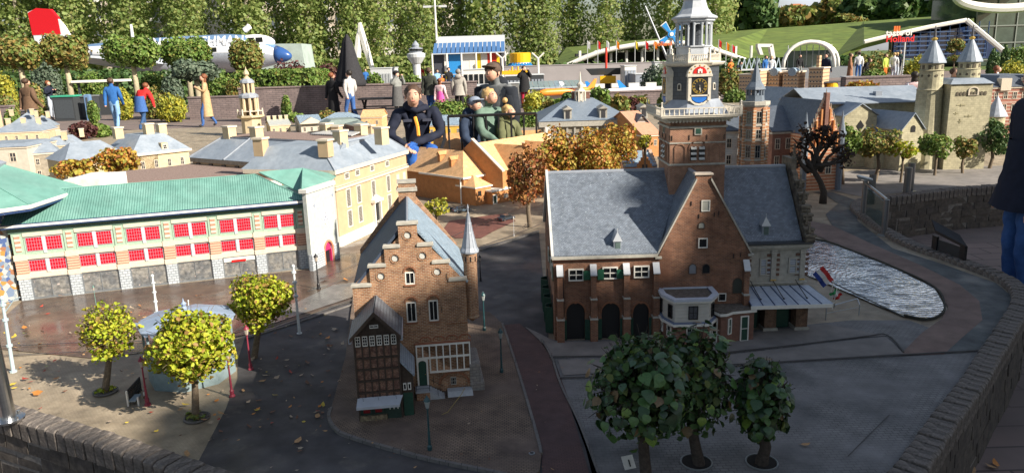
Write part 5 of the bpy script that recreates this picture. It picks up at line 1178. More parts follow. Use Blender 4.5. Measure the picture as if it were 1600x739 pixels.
cbld('red brick end house beside the palace chimneys',556,224,582,222,196,188,.6,DKBR,mat('green_grey_roof'),'hip',2,1,.2,group=mg)
cbld('pale orange box shaped house below the folding table',566,206,598,205,184,172,.8,ORT,ORT,'gable',2,1,group=mg)
cbld('yellow walled hall with light blue roof behind the seated man',655,226,724,224,197,180,1.2,mat('bright_yellow_wall',(.62,.38,.06),r=.7,var=.1),SLATEB,'hip',5,1,.25,group=mg,ww=.05,wh=.07)
# ---- orange brick church complex
p_l,p_c=P(660,308),P(726,319); F=Fac(p_l[:2],p_c[:2]); t=thing('orange_brick_church','big orange brick church complex with pale orange tile roofs','church',F.loc,F.rz)
h=F.l(725,278)[1]; zr=.52; La=F.L; da=.46
body(t,-.35,La,0,da,h,ORG); b=MB(); 
b.add([(-.35,-.02,h),(La+.02,-.02,h),(La+.02,da+.02,h),(-.35,da+.02,h),(-.35,da/2,zr),(La-.25,da/2,zr)],[(0,1,5,4),(1,2,5),(2,3,4,5),(0,3,2,1)]); b.build('roof',ORT,t)
b=MB(); b.yz([(0,h),(da,h),(da/2,zr+.03)],-.38,-.345); b.build('gable_wall',ORG,t)
b=MB(); b.box(-.01,La+.022,-.026,-.0,h-.014,h+.004); b.box(La,La+.026,-.026,da+.02,h-.0145,h+.0035); b.build('gutter',WHITE,t); b=MB(); b.cyl((La-.03,-.018,0),(La-.03,-.018,h),.008,n=6); b.build('drain_pipe',WHITE,t)
for x,z in ((.20,.6),(.43,.45)):
    zz_=h+(zr-h)*z; yy=da/2*z; b=MB(); b.box(x-.02,x+.02,yy-.04,yy+.1,zz_-.02,zz_+.055); o=b.build('dormer',ORG,t); b=MB(); b.xz([(x-.032,zz_+.05),(x+.032,zz_+.05),(x,zz_+.09)],yy-.05,yy+.1); b.build('dormer_roof',ORTD,o)
FA=F
# main nave, ridge running back to the right
pb0=P(770,319); d_=Vector((.62,.78)); FB=Fac(pb0[:2],(pb0.x+d_.x,pb0.y+d_.y)); t3=thing('orange_church_nave','long pale orange tiled nave running back right from the church front','church',FB.loc,FB.rz)
hB=FB.l(768,271)[1]; zB=FB.l(740,227.5,.38)[1]; LB=1.45
zB=.585; body(t3,.17,LB,0,.76,hB,ORG); roof(t3,.17,LB,0,.76,hB,zB,ORT,'gable',ov=.015)
b=MB(); b.yz([(-.03,0),(.79,0),(.79,hB),(.38,zB+.045),(-.03,hB)],.14,.17); b.build('gable_wall',ORG,t3)
b=MB(); b.ext([(.13,-.035,hB+.0),(.175,-.035,hB),(.175,.38,zB+.055),(.13,.38,zB+.055)],(0,0,.014)); b.build('coping',CREAM,t3)
winrow(t3,.175,.235,.10,.06,.05,1,0,WHITE,GLASS,3,2)
# cross gable
b=MB(); cx0,cx1=.27,.62; b.box(cx0,cx1,-.10,.2,0,hB-.01); b.xz([(cx0,hB-.01),(cx1,hB-.01),((cx0+cx1)/2,hB+.24)],-.10,.0); b.build('cross_gable',ORG,t3)
roof(t3,cx0,cx1,-.10,.3,hB,hB+.235,ORTD,'gabley',ov=.012); chim(t3,(cx0+cx1)/2,-.085,hB+.22,.05,.014,ORG)
window(t3,cx0+.10,.16,.17,.20,y=-.107,nx=5,nz=4,fw=.008,dep=.008,fm=WHITE,each=True); window(t3,cx0+.15,hB-.0,.07,.09,y=-.107,nx=2,nz=2,fw=.008,dep=.008,gm=GREEN)
for x in (.72,.92): 
    chim(t3,x,-.03,hB,.16,.03,ORG)
cx0,cx1=.75,1.2; b=MB(); b.box(cx0,cx1,-.10,.2,0,hB-.01); b.xz([(cx0,hB-.01),(cx1,hB-.01),((cx0+cx1)/2,hB+.22)],-.10,.0); b.build('cross_gable',ORG,t3); roof(t3,cx0,cx1,-.10,.3,hB,hB+.215,ORTD,'gabley',ov=.012)
# rear roofs
FC=pfac(690,290,842,284); t4=thing('orange_church_rear_hall','rear tiled hall of the orange church below the watching children','church',FC.W(0,.4,0),FC.rz); 
zc_=D(760,211,9.3).z-G-.02; body(t4,-.08,FC.L+.1,0,.8,zc_-.34,ORG); roof(t4,-.08,FC.L+.1,0,.8,zc_-.34,zc_,ORTD,'gable',wallm=ORG)
b=MB(); b.box(.26,.34,.06,.2,zc_-.26,zc_-.08); o=b.build('vent_turret',ORG,t4); b=MB(); b.box(.245,.355,.05,.21,zc_-.08,zc_-.045); b.build('turret_cap',WHITE,o); pb(o,'louvre',WHITE,*[(.268+k*.02,.276+k*.02,.054,.0595,zc_-.22,zc_-.09) for k in range(4)])
b=MB(); b.box(1.35,1.42,.25,.35,zc_-.1,zc_+.05); b.build('white_chimney',WHITE,t4)
# porch with pyramid roof, low annex
FP=Fac(P(744,322)[:2],P(768,317)[:2]); t5=thing('church_porch','small orange brick porch with pointed tile roof and teal door','porch',FP.loc,FP.rz); hp=FP.l(744,293)[1]
body(t5,0,FP.L,0,.3,hp,ORG); roof(t5,0,FP.L,0,.3,hp,FP.l(752,271,.15)[1],ORT,'pyramid',ov=.012); b=MB(); b.box(-.014,FP.L+.014,-.014,.3,hp-.012,hp); b.build('gutter',WHITE,t5)
pb(t5,'door',mat('teal_door',(.03,.20,.16),r=.5),(FP.L-.07,FP.L-.012,-.005,0,0,.125)); window(t5,.03,.10,.045,.05,y=-.006,nx=2,nz=2,fw=.004,dep=.006,fm=WOODDK)
FQ=Fac(P(769,320)[:2],P(796,314)[:2]); t6=thing('church_low_annex','low flat roofed orange annex with white framed door beside the porch','annex',FQ.loc,FQ.rz); hq=FQ.l(770,300)[1]
body(t6,0,FQ.L,0,.2,hq,ORG); b=MB(); b.box(-.012,FQ.L+.012,-.016,.2,hq,hq+.014); b.build('roof',WHITE,t6); window(t6,.012,.0,.06,.10,y=-.007,nx=1,nz=1,fw=.01,dep=.008,gm=GREEN); window(t6,FQ.L-.085,.045,.06,.04,y=-.006,nx=3,nz=2,fw=.004,dep=.006)
# ---- slate roofed town hall with bell turret
F=pfac(847,240,985,236); t=thing('town_hall','stone town hall with long hipped slate roof and white bell turret','building',F.loc,F.rz); h=F.l(850,190)[1]; d=1.9; zr=F.l(915,157,d/2)[1]; zr=max(zr,h+.3)
body(t,0,F.L,0,d,h,GST); roof(t,0,F.L,0,d,h,zr,mat('mid_slate',(.20,.245,.30),r=.45,brick=(.03,.02,.002,(.23,.28,.34),(.13,.16,.2)),var=.12,vs=5,spec=.5),'hip',ov=.05,inset=.55)
b=MB(); b.box(-.04,F.L+.04,-.04,d+.03,h-.09,h-.002); b.build('cornice',STONE,t); winrow(t,.05,F.L-.05,h-.36,.06,.18,11,0,STONE,DWIN,1,2)
for k in range(12): x=.05+(F.L-.1)*k/11; pb(t,'pilaster',STONE,(x-.015,x+.015,-.02,0,0,h-.09))
for x in (.42,.98,1.62): b=MB(); b.box(x-.06,x+.06,.03,.4,h,h+.17); o=b.build('dormer',STONE,t); b=MB(); b.xz([(x-.08,h+.17),(x+.08,h+.17),(x,h+.22)],.0,.42); b.build('dormer_roof',STONE,o); pb(o,'dormer_window',DWIN,(x-.03,x+.03,.024,.0295,h+.03,h+.14))
chim(t,.6,d/2,zr-.1,.2,.05,DKBR); chim(t,F.L-.6,d/2,zr-.1,.2,.05,DKBR)
sx,sy=F.L*.49,d*.45; s=1/ppm(F.W(sx,sy,0).y); ZZ=lambda v:F.l(913,v,sy)[1]
b=MB(); b.T=Matrix.Translation((sx,sy,0)); b.lathe([(9*s,zr-.3),(9*s,ZZ(160)),(11*s,ZZ(159))],n=8,rot=.5); b.lathe([(4*s,ZZ(160)),(4*s,ZZ(143))],n=8); b.lathe([(9.5*s,ZZ(143)),(7*s,ZZ(141)),(6*s,ZZ(139))],n=8,rot=.5); b.lathe([(3*s,ZZ(139)),(5*s,ZZ(133)),(5*s,ZZ(131)),(2*s,ZZ(128)),(1*s,ZZ(117)),(.3*s,ZZ(112))],n=8)
for k in range(8): a=2*math.pi*(k+.5)/8; b.cyl((8*s*math.cos(a),8*s*math.sin(a),ZZ(160)),(8*s*math.cos(a),8*s*math.sin(a),ZZ(143)),1.3*s,n=6)
b.T=None; b.build('bell_turret',IV,t)
# timber gable house, orange roof house and little stepped blue roof house
t,F,h,zr=cbld('dark half timbered house with white gable patterns beside the clock tower',984,242,1022,240,208,176,1.0,mat('dark_timber_wall',(.10,.08,.07),r=.8,stripe=(.06,(.4,.38,.34),.3,1)),DSL,'gabley',4,2,ww=.05,wh=.06)
cbld('salmon tiled gable roof directly left of the clock tower',1004,246,1030,244,212,173,1.4,ORG,mat('salmon_tiles',(.52,.28,.18),r=.8,var=.12),'gable',2,1)
F=pfac(976,300,1024,298); t=thing('stepped_blue_house','small stepped gable house with bright blue slate roof','house',F.loc,F.rz); h=F.l(976,262)[1]; zr=F.l(1000,237,.3)[1]
body(t,0,F.L,0,.6,h,ORG); roof(t,0,F.L,0,.6,h,zr,SLATEB,'gable',ov=.01)
for x0 in (-.02,F.L-.015):
    b=MB()
    for k in range(6): z=h+(zr+.02-h)*(k+1)/6; y=.3*k/6; b.box(x0,x0+.035,y,.6-y,z-.05,z)
    b.build('stepped_gable',mat('pale_pink_stone',(.5,.38,.3),r=.8),t)
b=MB(); cx=F.L*.62
for k in range(5): w=.10-k*.02; b.box(cx-w,cx+w,-.03-.0004*k,.0,h-.04+k*.035,h+k*.035)
b.box(cx-.1,cx+.1,-.029,0,0,h-.04); b.build('front_gable',ORG,t); pb(t,'gable_window',DWIN,(cx-.03,cx-.005,-.036,-.033,h-.02,h+.03),(cx+.005,cx+.03,-.036,-.033,h-.02,h+.03)); chim(t,cx,.0,h+.13,.07,.02,mat('pale_pink_stone'))
# ---- right of the tower
t,F,h,zr=cbld('white board clad house with dark roof directly right of the clock tower',1128,308,1160,307,206,176,.5,mat('pale_grey_boards',(.55,.55,.52),r=.7,stripe=(.018,(.35,.35,.33),.15,1)),DSL,'gable',2,4,ww=.055,wh=.10,gm=BLACK)
F=pfac(1166,322,1210,320); t=thing('octagonal_brick_tower','orange brick octagonal tower with lantern and slate spire','tower',F.loc,F.rz); s=1/ppm(F.p0.y); W_2=F.L; cx,cy=W_2*.55,.28; ZZ=lambda v:F.l(1185,v,cy)[1]
BRW=mat('brick_banded_stone',(.42,.20,.10),r=.85,stripe=(.03,(.52,.42,.30),.35,1),var=.2,vs=8); TBR=mat('tan_brick',(.40,.20,.11),r=.85,brick=(.02,.008,.001,(.32,.15,.09),(.4,.3,.22)),var=.2,vs=6)
R_=21*s
b=MB(); b.T=Matrix.Translation((cx,cy,0)); b.lathe([(R_,0),(R_,ZZ(166))],n=8,rot=.5); b.T=None; b.build('tower_wall',TBR,t)
for k in range(8): a=2*math.pi*(k+.5)/8; b=MB(); b.box(-.014,.014,-.014,.014,.15,ZZ(168)); b.build('stone_quoin_strip',BRW,t,(cx+R_*math.cos(a),cy+R_*math.sin(a),0))
for v in (166,196,219,249): b=MB(); b.T=Matrix.Translation((cx,cy,0)); b.lathe([(R_+1.5*s,ZZ(v)),(R_+2*s,ZZ(v)+.015),(R_+1*s,ZZ(v)+.02)],n=8,rot=.5); b.T=None; b.build('cornice',STONE,t)
for k in (4,5,6,7):
    a=2*math.pi*k/8
    for v,hh in ((192,.12),(215,.09),(245,.13),(275,.12)):
        o=window(t,0,0,.055,hh,y=0,nx=2,nz=2,fw=.005,dep=.006,fm=STONE); ap=R_*math.cos(math.pi/8)+.005; c=Vector((cx+ap*math.cos(a),cy+ap*math.sin(a),0)); d=Vector((-math.sin(a),math.cos(a),0)); o.location=c-d*.0275+Vector((0,0,ZZ(v))); o.rotation_euler=(0,0,a+math.pi/2)
b=MB(); b.T=Matrix.Translation((cx,cy,0)); b.lathe([(R_+.02,ZZ(164)),(R_+.02,ZZ(158))],n=8,rot=.5); b.build('parapet',STONE,t); b=MB(); b.T=Matrix.Translation((cx,cy,0))
b.lathe([(R_*.72,ZZ(160)),(R_*.68,ZZ(149))],n=8,rot=.5); b.lathe([(R_*.3,ZZ(149)),(R_*.3,ZZ(139))],n=8)
for k in range(8): a=2*math.pi*(k+.5)/8; b.cyl((R_*.6*math.cos(a),R_*.6*math.sin(a),ZZ(149)),(R_*.6*math.cos(a),R_*.6*math.sin(a),ZZ(139)),2*s,n=6)
b.lathe([(R_*.78,ZZ(140)),(R_*.7,ZZ(136)),(R_*.42,ZZ(128)),(R_*.3,ZZ(118)),(R_*.1,ZZ(101)),(R_*.02,ZZ(88))],n=8,rot=.5); b.build('slate_spire',mat('spire_slate',(.14,.17,.21),r=.45,var=.2,vs=20),t)
t,F,h,zr=cbld('brick knights hall with steep dark slate roof behind the bare tree',1203,294,1268,290,207,166,.9,DKBR,DSL,'gable',4,3,ww=.06,wh=.12,fm=STONE)
F=pfac(1256,300,1306,297); t=thing('ornate_gable_front','tall ornate brick gable front with stone pinnacles and two slate turrets','building',F.loc,F.rz); h=F.l(1260,212)[1]; zr=F.l(1281,150)[1]
ZB=mat('brick_stone_stripes',(.42,.17,.09),r=.85,stripe=(.034,(.55,.42,.30),.3,1),var=.2,vs=10)
body(t,0,F.L,0,.8,h,ZB); b=MB(); b.xz([(0.02,h),(F.L-.02,h),(F.L/2,zr)],-.01,.04); b.build('gable_wall',ZB,t); roof(t,0,F.L,.03,.9,h,zr-.06,DSL,'gabley',ov=.0)
for k in range(9):
    q=k/8
    for sd in (-1,1): x=F.L/2+sd*(F.L/2-.02)*(1-q); z=h+(zr-h)*q; b=MB(); b.cyl((x,.0,z-.02),(x,.0,z+.07),.008,.003,4); b.build('pinnacle',CREAM,t)
for k in range(7): x=.04+k*(F.L-.08)/6; zt_=h+(zr-h)*max(0,1-abs(x-F.L/2)/(F.L/2-.02))-.02; pb(t,'brick_rib',ORG,(x-.008,x+.008,-.03,-.01,h-.12,max(zt_,h-.05)))
pb(t,'chimney',DKBR,(F.L/2-.02,F.L/2+.02,-.04,.02,h,zr+.03)); winrow(t,.05,F.L-.05,h-.13,.05,.08,3,-.002,CREAM,DWIN,1,1); winrow(t,.03,F.L-.03,h-.42,.07,.14,2,-.002,CREAM,DWIN,2,2)
for x in (-.02,F.L+.02): b=MB(); b.T=Matrix.Translation((x,0,0)); b.lathe([(.035,0),(.035,h-.02),(.05,h),(.05,h+.02),(.038,h+.03),(.02,h+.12),(.003,h+.24)],n=8); b.T=None; b.build('corner_turret',mat('spire_slate'),t)
# ---- basilica with two round towers
F=Fac(P(1445,266)[:2],P(1535,264)[:2]); s=1/ppm(F.p0.y); t=thing('basilica','pale marl stone basilica front with two round towers and cone spires','church',F.loc,F.rz); ZZ=lambda v,u=1490:F.l(u,v,.25)[1]
xb0=F.l(1481,200)[0]-.02; xb1=F.L
body(t,xb0,xb1,-.02,.55,ZZ(130,1510),MARL); b=MB(); b.frus(xb0-.02,xb1+.01,-.04,.57,ZZ(130,1510),xb0+.08,xb1-.05,.1,.45,ZZ(122,1510)); b.build('roof',GREYROOF,t)
for cx in (F.l(1460,200)[0]-.0,F.L-.10):
    cyy=.2 if cx<xb0 else .35; k=1; R_=18*s if cx<xb0 else 17*s
    b=MB(); b.T=Matrix.Translation((cx,cyy,0)); zt=ZZ(99); b.lathe([(R_*1.25,0),(R_*1.2,.3),(R_*1.05,ZZ(141)),(R_*1.1,ZZ(139)),(R_,ZZ(137)),(R_*.98,ZZ(110)),(R_*1.06,ZZ(109)),(R_*.93,ZZ(108)),(R_*.93,ZZ(98))],n=20); b.T=None; o=b.build('round_tower',MARL,t)
    for q in range(10):
        a=2*math.pi*(q+.5)/10; 
        b=MB(); b.T=Matrix.Translation((cx,cyy,0))@Matrix.Rotation(a,4,'Z'); b.box(R_*.88,R_*.95,-.016,.016,ZZ(107),ZZ(101)); b.build('arcade_opening',mat('shadowed_opening',(.12,.10,.07)),o)
        b=MB(); b.T=Matrix.Translation((cx,cyy,0))@Matrix.Rotation(a,4,'Z'); b.cyl((R_*.9,0,ZZ(117)),(R_*1.01,0,ZZ(117)),.016,n=8); b.build('round_opening',mat('shadowed_opening'),o)
    b=MB(); b.T=Matrix.Translation((cx,cyy,0)); b.lathe([(R_*1.12,ZZ(98)),(R_*1.1,ZZ(96)),(R_*.6,ZZ(78)),(R_*.16,ZZ(63))],n=16); b.T=None; sp=b.build('cone_spire',GREYROOF,t)
    b=MB(); b.T=Matrix.Translation((cx,cyy,0)); b.lathe([(R_*.17,ZZ(63)),(R_*.26,ZZ(61)),(R_*.26,ZZ(60)),(R_*.13,ZZ(58))],n=10); b.T=None; b.build('gilt_collar',GOLD,sp)
    b=MB(); b.T=Matrix.Translation((cx,cyy,0)); b.lathe([(R_*.13,ZZ(58)),(R_*.08,ZZ(48)),(.004,ZZ(40))],n=8); b.box(-.05,.05,-.004,.004,ZZ(45),ZZ(44)); b.T=None; b.build('cross',mat('dark_bronze',(.08,.08,.09),r=.5),sp)
n=9
for q in range(n): x=xb0+.06+(xb1-xb0-.12)*(q+.5)/n; b=MB(); b.xz(arch_pts(x-.014,x+.014,ZZ(148),ZZ(144),ZZ(142)),-.026,-.019); b.build('arcade_arch',mat('shadowed_opening'),t)
xm=(xb0+xb1)/2+.02; b=MB(); b.holed(arch_pts(xm-.06,xm+.06,ZZ(148),ZZ(140),ZZ(135)),[arch_pts(xm-.045,xm+.045,ZZ(147.5),ZZ(140),ZZ(136.5))],-.032,.012); b.build('niche',CREAM,t)
for (u,v,w_,hh) in ((1500,165,.10,.02),(1492,178,.05,.02),(1512,182,.09,.02),(1498,190,.04,.04)): a=F.l(u,v); pb(t,'cross_relief',mat('weathered_relief',(.30,.27,.16),r=.9),(a[0]-w_/2,a[0]+w_/2,-.024,-.019,a[1],a[1]+.008),(a[0]-.004,a[0]+.004,-.0245,-.019,a[1]-hh/2,a[1]+hh/2+.01))
for x in (xb0+.12,xb0+.3): b=MB(); b.xz(arch_pts(x-.02,x+.02,.33,.36,.385),-.026,-.019); b.build('small_arch_window',mat('shadowed_opening'),t)
# nave behind and side chapels
F2=pfac(1262,256,1443,252); t=thing('basilica_nave','long grey roofed stone nave running left from the round tower','church',F2.loc,F2.rz); h=F2.l(1350,162)[1]; zr=F2.l(1350,142,.6)[1]; body(t,0,F2.L,0,1.2,h,MARL); roof(t,0,F2.L,0,1.2,h,max(zr,h+.18),GREYROOF,'gable',ov=.05)
pb(t,'roof_hatch',LEAD,(.9,.98,.2,.3,h+.05,h+.14),(1.55,1.63,.2,.3,h+.05,h+.14))
def chapel(label,u0,v0,u1,v1,ve,va,d,wm=MARL,rm=GREYROOF,win='round'):
    F=pfac(u0,v0,u1,v1); t=thing('side_chapel',label,'chapel',F.loc,F.rz,'gabled side chapels of the basilica'); h=F.l(u0,ve)[1]; zr=F.l((u0+u1)/2,va)[1]; body(t,0,F.L,0,d,h,wm); roof(t,0,F.L,0,d,h,zr,rm,'gabley',ov=.02,wallm=wm)
    b=MB(); c=F.L/2
    if win=='diamond': b.xz([(c-.05,h-.12),(c,h-.19),(c+.05,h-.12),(c,h-.05)],-.006,-.0005)
    else: b.xz(arch_pts(c-.03,c+.03,h-.02,h+.03,h+.06),-.006,-.0005)
    b.build('window_opening',BLACK,t); return t
chapel('side chapel with dark diamond window, left of the pale roofed one',1314,262,1364,260,183,163,.9,win='diamond')
chapel('side chapel with small arched window under a pale grey roof, nearest the round tower',1404,268,1437,266,205,178,1.1)
cbld('low lean-to with blue grey roof between the two side chapels',1364,264,1405,262,222,200,.4,MARL,GREYROOF,'gable',3,1,name='lean_to')
cbld('pale stone chapel gable behind the dark slate roof',1225,220,1256,218,172,136,1.0,MARL,GREYROOF,'gabley',2,1,name='stone_chapel',cat='chapel')
cbld('light grey low roof in front of the nave',1232,250,1290,248,188,172,.9,MARL,mat('pale_roof'),'gable',3,1,name='low_hall')
# ---- red palace at right edge and white turret
t,F,h,zr=cbld('red brick palace with stone arches and slate mansard roofs at right edge',1540,232,1640,230,137,116,1.2,mat('brick_stone_stripes2',(.34,.14,.10),r=.85,stripe=(.05,(.50,.40,.33),.3,1),var=.2),DSL,'mansard',7,3,.2,ww=.06,wh=.10,fm=CREAM,name='red_palace')
for k in range(6): b=MB(); b.box(.1+k*.33,.24+k*.33,-.03,.1,h-.05,h+.12); o=b.build('dormer',CREAM,t); 
b=MB(); b.T=Matrix.Translation((.75,-.0,0)); b.lathe([(.10,0),(.10,h+.05),(.12,h+.08),(.06,h+.25),(.005,h+.45)],n=8); b.T=None; b.build('corner_turret',mat('spire_slate'),t)
g=P(1549,236); s=1/ppm(g.y); t=thing('white_cone_turret','round white turret with pale cone roof right of the basilica','turret',g); zv=lambda v:D(1549,v,g.y).z-G
b=MB(); b.lathe([(14*s,0),(14*s,zv(182))],n=14); b.build('wall',MARL,t); b=MB(); b.lathe([(17*s,zv(182)),(16*s,zv(179)),(8*s,zv(165)),(.5*s,zv(150))],n=14); b.build('cone_roof',mat('pale_slate_cone',(.35,.38,.44),r=.5,var=.15),t)
for (u,v,vt) in ((1411,205,130),(1436,205,130)):
    g=P(u,v+10); s=1/ppm(g.y); t=thing('small_cone_spire','%s of two small pale cone spires above the nave roof'%('left' if u<1420 else 'right'),'spire',g); zv=lambda q:D(u,q,g.y).z-G; b=MB(); b.lathe([(6*s,0),(6*s,zv(146))],n=8); b.build('shaft',MARL,t); b=MB(); b.lathe([(8*s,zv(146)),(.4*s,zv(vt))],n=8); b.build('cone_roof',mat('pale_slate_cone'),t)
# ---- tan office blocks far right of tower
og='tan model office blocks beyond the octagonal tower'
OF=mat('tan_office',(.52,.36,.22),r=.8,stripe=(.14,(.25,.17,.11),.3,1),var=.1)
for i,(u0,u1,vb,vt,lab) in enumerate([(1154,1172,146,118,'stepped tan office block nearest the octagonal tower spire, left one'),(1172,1186,146,112,'narrow tall tan office block behind the octagonal tower spire'),(1196,1216,144,114,'tan office block with rounded blue roof window, first right of spire'),(1222,1246,144,114,'second tan office block with rounded blue roof window'),(1262,1284,144,108,'tan office block with chimney like tower on top')]):
    a=P(u0,vb,.3); c=P(u1,vb,.3); F=Fac(a[:2],c[:2],.3); t=thing('office_block',lab,'building',F.loc,F.rz,og); h=F.l(u0,vt)[1]; body(t,0,F.L,0,1.0,h,OF); b=MB(); b.box(-.03,F.L+.03,-.03,1.03,h,h+.05); b.build('roof',CREAM,t)
    if i in (2,3): b=MB(); b.cyl((F.L*.6,-.06,h+.02),(F.L*.6,.5,h+.02),.16,n=14); b.build('round_roof_window',SLATEB,t)
    if i==4: pb(t,'tower_top',OF,(F.L*.4,F.L*.6,.2,.5,h,h+.5))
    for r in range(4): winrow(t,.02,F.L-.02,h*(.2+.2*r),F.L*.14,h*.09,4,0,CREAM,DWIN,1,1)
# ================================================================ trees
YEL=leafmat('yellow_green_leaves',[(.16,.24,.015),(.42,.48,.03),(.30,.40,.03),(.58,.58,.05),(.22,.33,.02),(.50,.42,.05),(.36,.42,.03),(.34,.18,.06),(.24,.20,.05)])
DKL=leafmat('dark_linden_leaves',[(.035,.075,.025),(.06,.13,.035),(.045,.09,.03),(.09,.15,.035),(.03,.06,.03),(.13,.16,.04)],tl=.2)
AUT=leafmat('autumn_leaves',[(.34,.09,.02),(.48,.22,.04),(.20,.20,.03),(.55,.34,.06),(.40,.12,.04),(.30,.30,.04),(.5,.4,.07),(.26,.08,.04)])
RUS=leafmat('rust_brown_leaves',[(.24,.07,.03),(.34,.13,.04),(.13,.08,.03),(.46,.24,.07),(.28,.08,.04),(.18,.18,.04)])
GRN=leafmat('mid_green_leaves',[(.09,.17,.03),(.17,.27,.05),(.12,.21,.04),(.23,.31,.07),(.09,.15,.04),(.26,.24,.06)])
DGR=leafmat('dark_green_leaves',[(.05,.10,.03),(.08,.16,.045),(.06,.12,.04),(.11,.18,.05),(.10,.14,.04)])
GRT=leafmat('green_rust_leaves',[(.10,.16,.04),(.20,.27,.06),(.28,.17,.05),(.14,.22,.05),(.34,.22,.07),(.12,.18,.05)])
POP=leafmat('poplar_leaves',[(.20,.29,.08),(.31,.40,.12),(.25,.34,.10),(.38,.45,.16),(.44,.42,.16),(.23,.32,.10),(.35,.41,.14)],tl=.5)
YLW=leafmat('bright_yellow_shrub',[(.50,.42,.04),(.36,.36,.04),(.22,.26,.04),(.55,.48,.08)])
PUR=leafmat('purple_shrub',[(.10,.035,.035),(.14,.05,.05),(.07,.03,.03),(.12,.07,.04)])
GRY=leafmat('grey_green_needles',[(.14,.19,.13),(.10,.15,.10),(.18,.22,.15),(.08,.12,.08)])
def limbs(b,base,top,r,spread,n,rg,seg=3):
    base=Vector(base); top=Vector(top); 
    mid=base.lerp(top,.5)+Vector((rg.uniform(-1,1),rg.uniform(-1,1),0))*r*1.2
    b.pathtube([base-Vector((0,0,r)),base+Vector((0,0,r*.6)),mid,top],[r*1.5,r*1.1,r*.95,r*.75],8)
    for i in range(n):
        a=2*math.pi*(i+rg.random()*.6)/n; e=top+Vector((math.cos(a)*spread[0],math.sin(a)*spread[0],rg.uniform(.2,1)*spread[1]))
        m=top.lerp(e,.5)+Vector((0,0,spread[1]*.12)); s=mid.lerp(top,rg.uniform(.5,1)); b.pathtube([s,s.lerp(m,.6),m,e],[r*.6,r*.42,r*.3,r*.08],5)
def tree(name,label,cat,base,c,R,lm,n,size,tr,bark=None,group=None,shape='leaf',seed=1,bl=None,thick=.35,twigs=0,z0=None,flatten=None):
    "base: ground point; c: crown centre; R: crown radii"
    rg=random.Random(seed); base=Vector(base); c=Vector(c)
    t=thing(name,label,cat,base,0,group); cc=c-base
    b=MB(); b.smooth=True; top=Vector((cc.x*.9,cc.y*.9,max(cc.z-R[2]*.55,cc.z*.45))); limbs(b,(0,0,0),top,tr,(R[0]*.75,R[2]*1.2),6,rg); b.build('trunk',bark or BARK,t)
    if bl is None:
        bl=[((cc.x,cc.y,cc.z),(R[0]*.74,R[1]*.74,R[2]*.76))]
        for i in range(13):
            d=Vector((rg.gauss(0,1),rg.gauss(0,1),rg.gauss(0,.9))).normalized(); k=rg.uniform(.26,.46)
            bl.append(((cc.x+d.x*R[0]*.7,cc.y+d.y*R[1]*.7,cc.z+d.z*R[2]*.7),(R[0]*k,R[1]*k,R[2]*k)))
    leafcloud(n,blobs(bl,thick),size,lm,'crown',t,shape,seed=seed)
    return t
def gz(u,v,z=G): return P(u,v,z)
def crown_at(u,v,ru,rv,y):
    s=ppm(y); return D(u,v,y),(ru/s,ru/s,rv/s)
# three yellow lindens in the square
for i,(bu,bv,u,v,ru,rv,n,lab,sz) in enumerate([(165,613,170,519,55,55,900,'thin yellow green tree furthest left in the paved square, trunk in a small planting ring',.021),
    (306,652,299,540,77,75,3600,'largest dense yellow green ball crown tree in front of the pavilion bandstand',.021),
    (398,560,410,466,56,52,2400,'round yellow green tree behind the bandstand, close to the market hall front',.021)]):
    g=P(bu,bv); c,R=crown_at(u,v,ru,rv,g.y+.02)
    t=tree('linden_tree',lab,'tree',g,c,R,YEL,n,sz*.8,.016,group='small linden trees on the paved square',seed=11+i,thick=.3 if i else .8)
    leafcloud(int(n*.5),blobs([((c.x-g.x,c.y-g.y,c.z-g.z),(R[0]*.7,R[1]*.7,R[2]*.7))],.5),.019,mat('shaded_inner_leaves',(.05,.07,.015),r=.7) if 0 else YEL,'inner_foliage',t,seed=77+i)
    b=MB(); rg=random.Random(i)
    for k in range(60 if i else 90):
        a=rg.uniform(0,6.28); e=math.acos(rg.uniform(-.4,1)); d=Vector((math.sin(e)*math.cos(a),math.sin(e)*math.sin(a),math.cos(e))); p=c-g
        q0=p+Vector((d.x*R[0],d.y*R[1],d.z*R[2]))*.3; q1=p+Vector((d.x*R[0],d.y*R[1],d.z*R[2]))*rg.uniform(.85,1.08); b.cyl(q0,q1,.0022,.0008,4,False)
    b.build('twigs',BARK,t,kind='stuff')
def clutter(name,label,cat,p,r,n,seed=0,size=.014,cols=None,z=.004,par=None):
    def fn(rg,m):
        a=rg.uniform(0,6.28,m); q=r*np.sqrt(rg.uniform(0,1,m)); pos=np.stack([q*np.cos(a),q*np.sin(a),z+rg.uniform(0,.012,m)],1); d=np.tile([0,0,1.],(m,1)); return pos,d
    o=leafcloud(n,fn,size,cols or RUS,name,par,seed=seed); o.location=(p.x,p.y,p.z); tag(o,label,cat); return o
for (u,v,lab) in ((165,613,'planting ring with weeds at foot of thin yellow tree'),(308,654,'leaf heap and weeds at foot of largest yellow tree')):
    g=P(u,v); pr_=thing('planting_ring',lab,'planter',(g.x,g.y,G+.004)); b=MB(); b.lathe([(.055,0),(.055,.006),(.048,.007),(.046,.001)],n=20); b.build('ring',KERB,pr_); o=clutter('weeds',None,None,Vector((0,0,.002)),.045,30,seed=u,size=.018,cols=YEL if u==165 else GRT,par=pr_); o['kind']='stuff'
